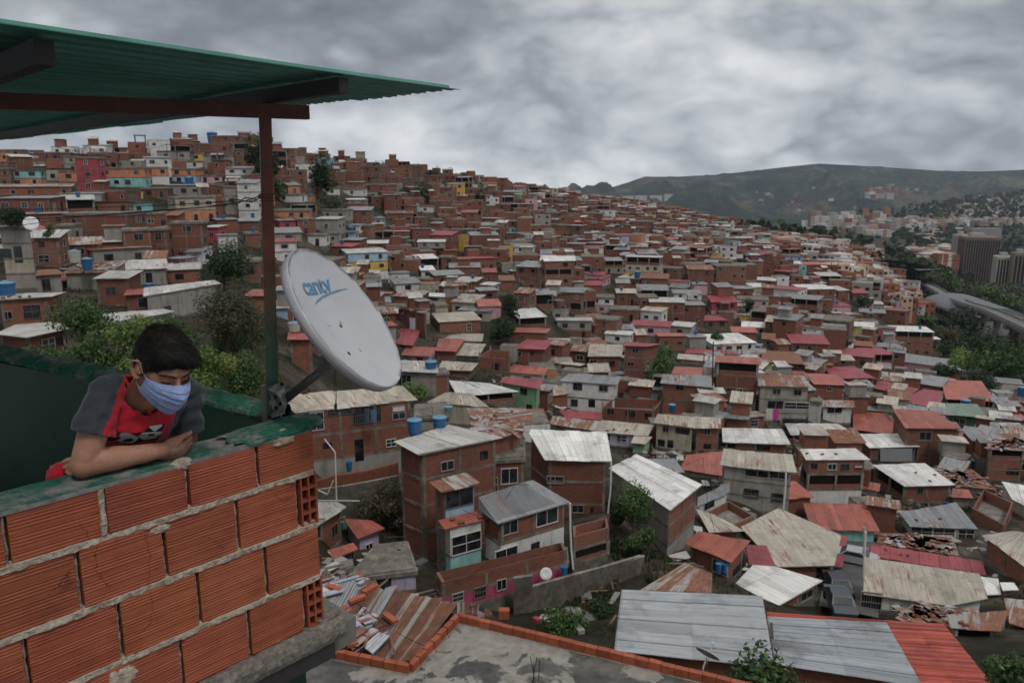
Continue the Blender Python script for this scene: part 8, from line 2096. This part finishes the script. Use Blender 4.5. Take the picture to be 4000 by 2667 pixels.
seamL = [(480, 610), (560, 598), (640, 566), (700, 530), (800, 515), (900, 480), (1010, 425), (1300, 390)]; seamR = [(400, 1060), (560, 1085), (700, 1062), (800, 1035), (900, 1005), (1010, 965), (1300, 930)]
for p in sm_.polygons:
    c = p.center; px, py = proj(c); x, y = (px-200)/.47847, (py-1200)/.47847
    xl = np.interp(y, [a for a, b in seamL], [b for a, b in seamL]); xr = np.interp(y, [a for a, b in seamR], [b for a, b in seamR])
    dR, kR = segd(c, SHR, EL); dL, kL = segd(c, SHL, ELL)
    front_ = (c-M0).dot(fw) > -.02
    p.material_index = 1 if (x < xl or x > xr or (not front_ and (dR < .10 or dL < .10))) else 0
# open the collar: drop faces round the neck
import bmesh
bm = bmesh.new(); bm.from_mesh(sm_); nd = (NT_-NB).normalized(); nd = (nd+Vector((0, 0, .25))+fw*.10).normalized(); NC = NB+(NT_-NB).normalized()*.022+fw*.006
def cut(c, n, R):
    near = [f for f in bm.faces if (f.calc_center_median()-c).length < R]
    g = set(near)|{e for f in near for e in f.edges}|{v for f in near for v in f.verts}
    bmesh.ops.bisect_plane(bm, geom=list(g), plane_co=c, plane_no=n)
    kill = [f for f in bm.faces if (f.calc_center_median()-c).length < R and (f.calc_center_median()-c).dot(n) > 0]
    bmesh.ops.delete(bm, geom=kill, context='FACES')
    seed = [e for e in bm.edges if e.is_boundary and (e.verts[0].co-c).length < R and abs((e.verts[0].co-c).dot(n)) < .004 and abs((e.verts[1].co-c).dot(n)) < .004]
    if not seed: return []
    adj = {}
    for e in seed:
        adj.setdefault(e.verts[0], []).append(e.verts[1]); adj.setdefault(e.verts[1], []).append(e.verts[0])
    best = []; left = set(adj)
    while left:
        v = left.pop(); path = [v]; cur = v
        while True:
            nx = [w for w in adj[cur] if w in left]
            if not nx: break
            cur = nx[0]; left.discard(cur); path.append(cur)
        if len(path) > len(best): best = path
    return [v.co.copy() for v in best]
LOOPS = [cut(NC, nd, .098)]
for (a, b, e) in ((SHR, EL, .57), (SHL, ELL, .74)): LOOPS.append(cut(a.lerp(b, e)-(b-a).normalized()*.003, (b-a).normalized(), .105))
bm.to_mesh(sm_); bm.free()
shirt = link('t_shirt', sm_, boy); so_ = shirt.modifiers.new('thickness', 'SOLIDIFY'); so_.thickness = .003; so_.offset = 0
# collar band and sleeve hems follow the cut edges
for L_, rr, mt, nm in ((LOOPS[0], .0062, REDC, 'collar'), (LOOPS[1], .0026, GREYC, 'sleeve_hem'), (LOOPS[2], .0026, GREYC, 'sleeve_hem')):
    if len(L_) < 8: print('no loop', nm); continue
    P = [(L_[i-2]+L_[i-1]+L_[i]+L_[(i+1) % len(L_)]+L_[(i+2) % len(L_)])/5 for i in range(len(L_))]; P.append(P[0]); P = P[::2]+[P[0]]
    mb = MB(); mb.tube(P, rr, 8, cap=False); mb.obj(nm, mt, boy, smooth=True); print('loop', nm, len(L_))
# printed lettering on the chest: two slanted dark panels with pale shapes, draped on the cloth
from mathutils.bvhtree import BVHTree
bvh = BVHTree.FromPolygons([v.co for v in sm_.vertices], [tuple(p.vertices) for p in sm_.polygons])
def drape(view, pts, mat, name, lift=.0016, parent=None, cell=14):
    P = [Vector((*S(view, *p), 0)) for p in pts]; bm = bmesh.new(); vs = [bm.verts.new(p) for p in P]; bm.faces.new(vs)
    bmesh.ops.triangulate(bm, faces=bm.faces[:])
    bmesh.ops.subdivide_edges(bm, edges=bm.edges[:], cuts=6, use_grid_fill=True)
    bmesh.ops.triangulate(bm, faces=bm.faces[:])
    for v in bm.verts:
        d = ray(v.co.x, v.co.y).normalized(); h = bvh.ray_cast(Vector((0, 0, 0)), d)
        v.co = (h[0]-d*lift*1.8) if h[0] is not None else d*2.7
    me = bpy.data.meshes.new(name); bm.to_mesh(me); bm.free(); me.materials.append(mat); return link(name, me, parent)
PRD = simple('dark_print', (.018, .020, .024), .8, .1, var=.1); PRW = simple('pale_print', (.42, .42, .42), .8, .1, var=.2, scale=40)
drape('Y', [(845,405),(905,285),(1050,312),(1215,290),(1300,205),(1488,182),(1452,300),(1385,392),(1205,410),(1060,450),(930,440)], PRD, 'chest_print', .0028, boy)
for i, sp in enumerate([[(850,405),(915,300),(1020,305),(985,345),(930,380),(950,388),(1050,362),(1150,365),(1125,400),(1060,440),(930,432)], [(1165,330),(1200,300),(1330,290),(1455,285),(1440,320),(1375,375),(1210,392),(1160,370)], [(1285,215),(1460,190),(1455,215),(1370,280),(1345,278),(1400,225),(1290,236)]]):
    drape('Y', sp, PRW, 'print_letter', .0040, boy)
for sp in ([(930,408),(990,382),(1060,372),(1090,395),(1040,418),(960,420)], [(1265,340),(1290,318),(1370,312),(1345,335),(1290,348)]): drape('Y', sp, PRD, 'print_counter', .0050, boy)
# red shorts edge behind the elbow
mb = MB(); lump(mb, XP(130, 1372, YE+.16), Vector((.055, .02, 0)), Vector((-.02, .05, 0)), Vector((0, 0, .045)), 12, .18, 40, 24); mb.obj('red_shorts', REDC, boy, smooth=True)
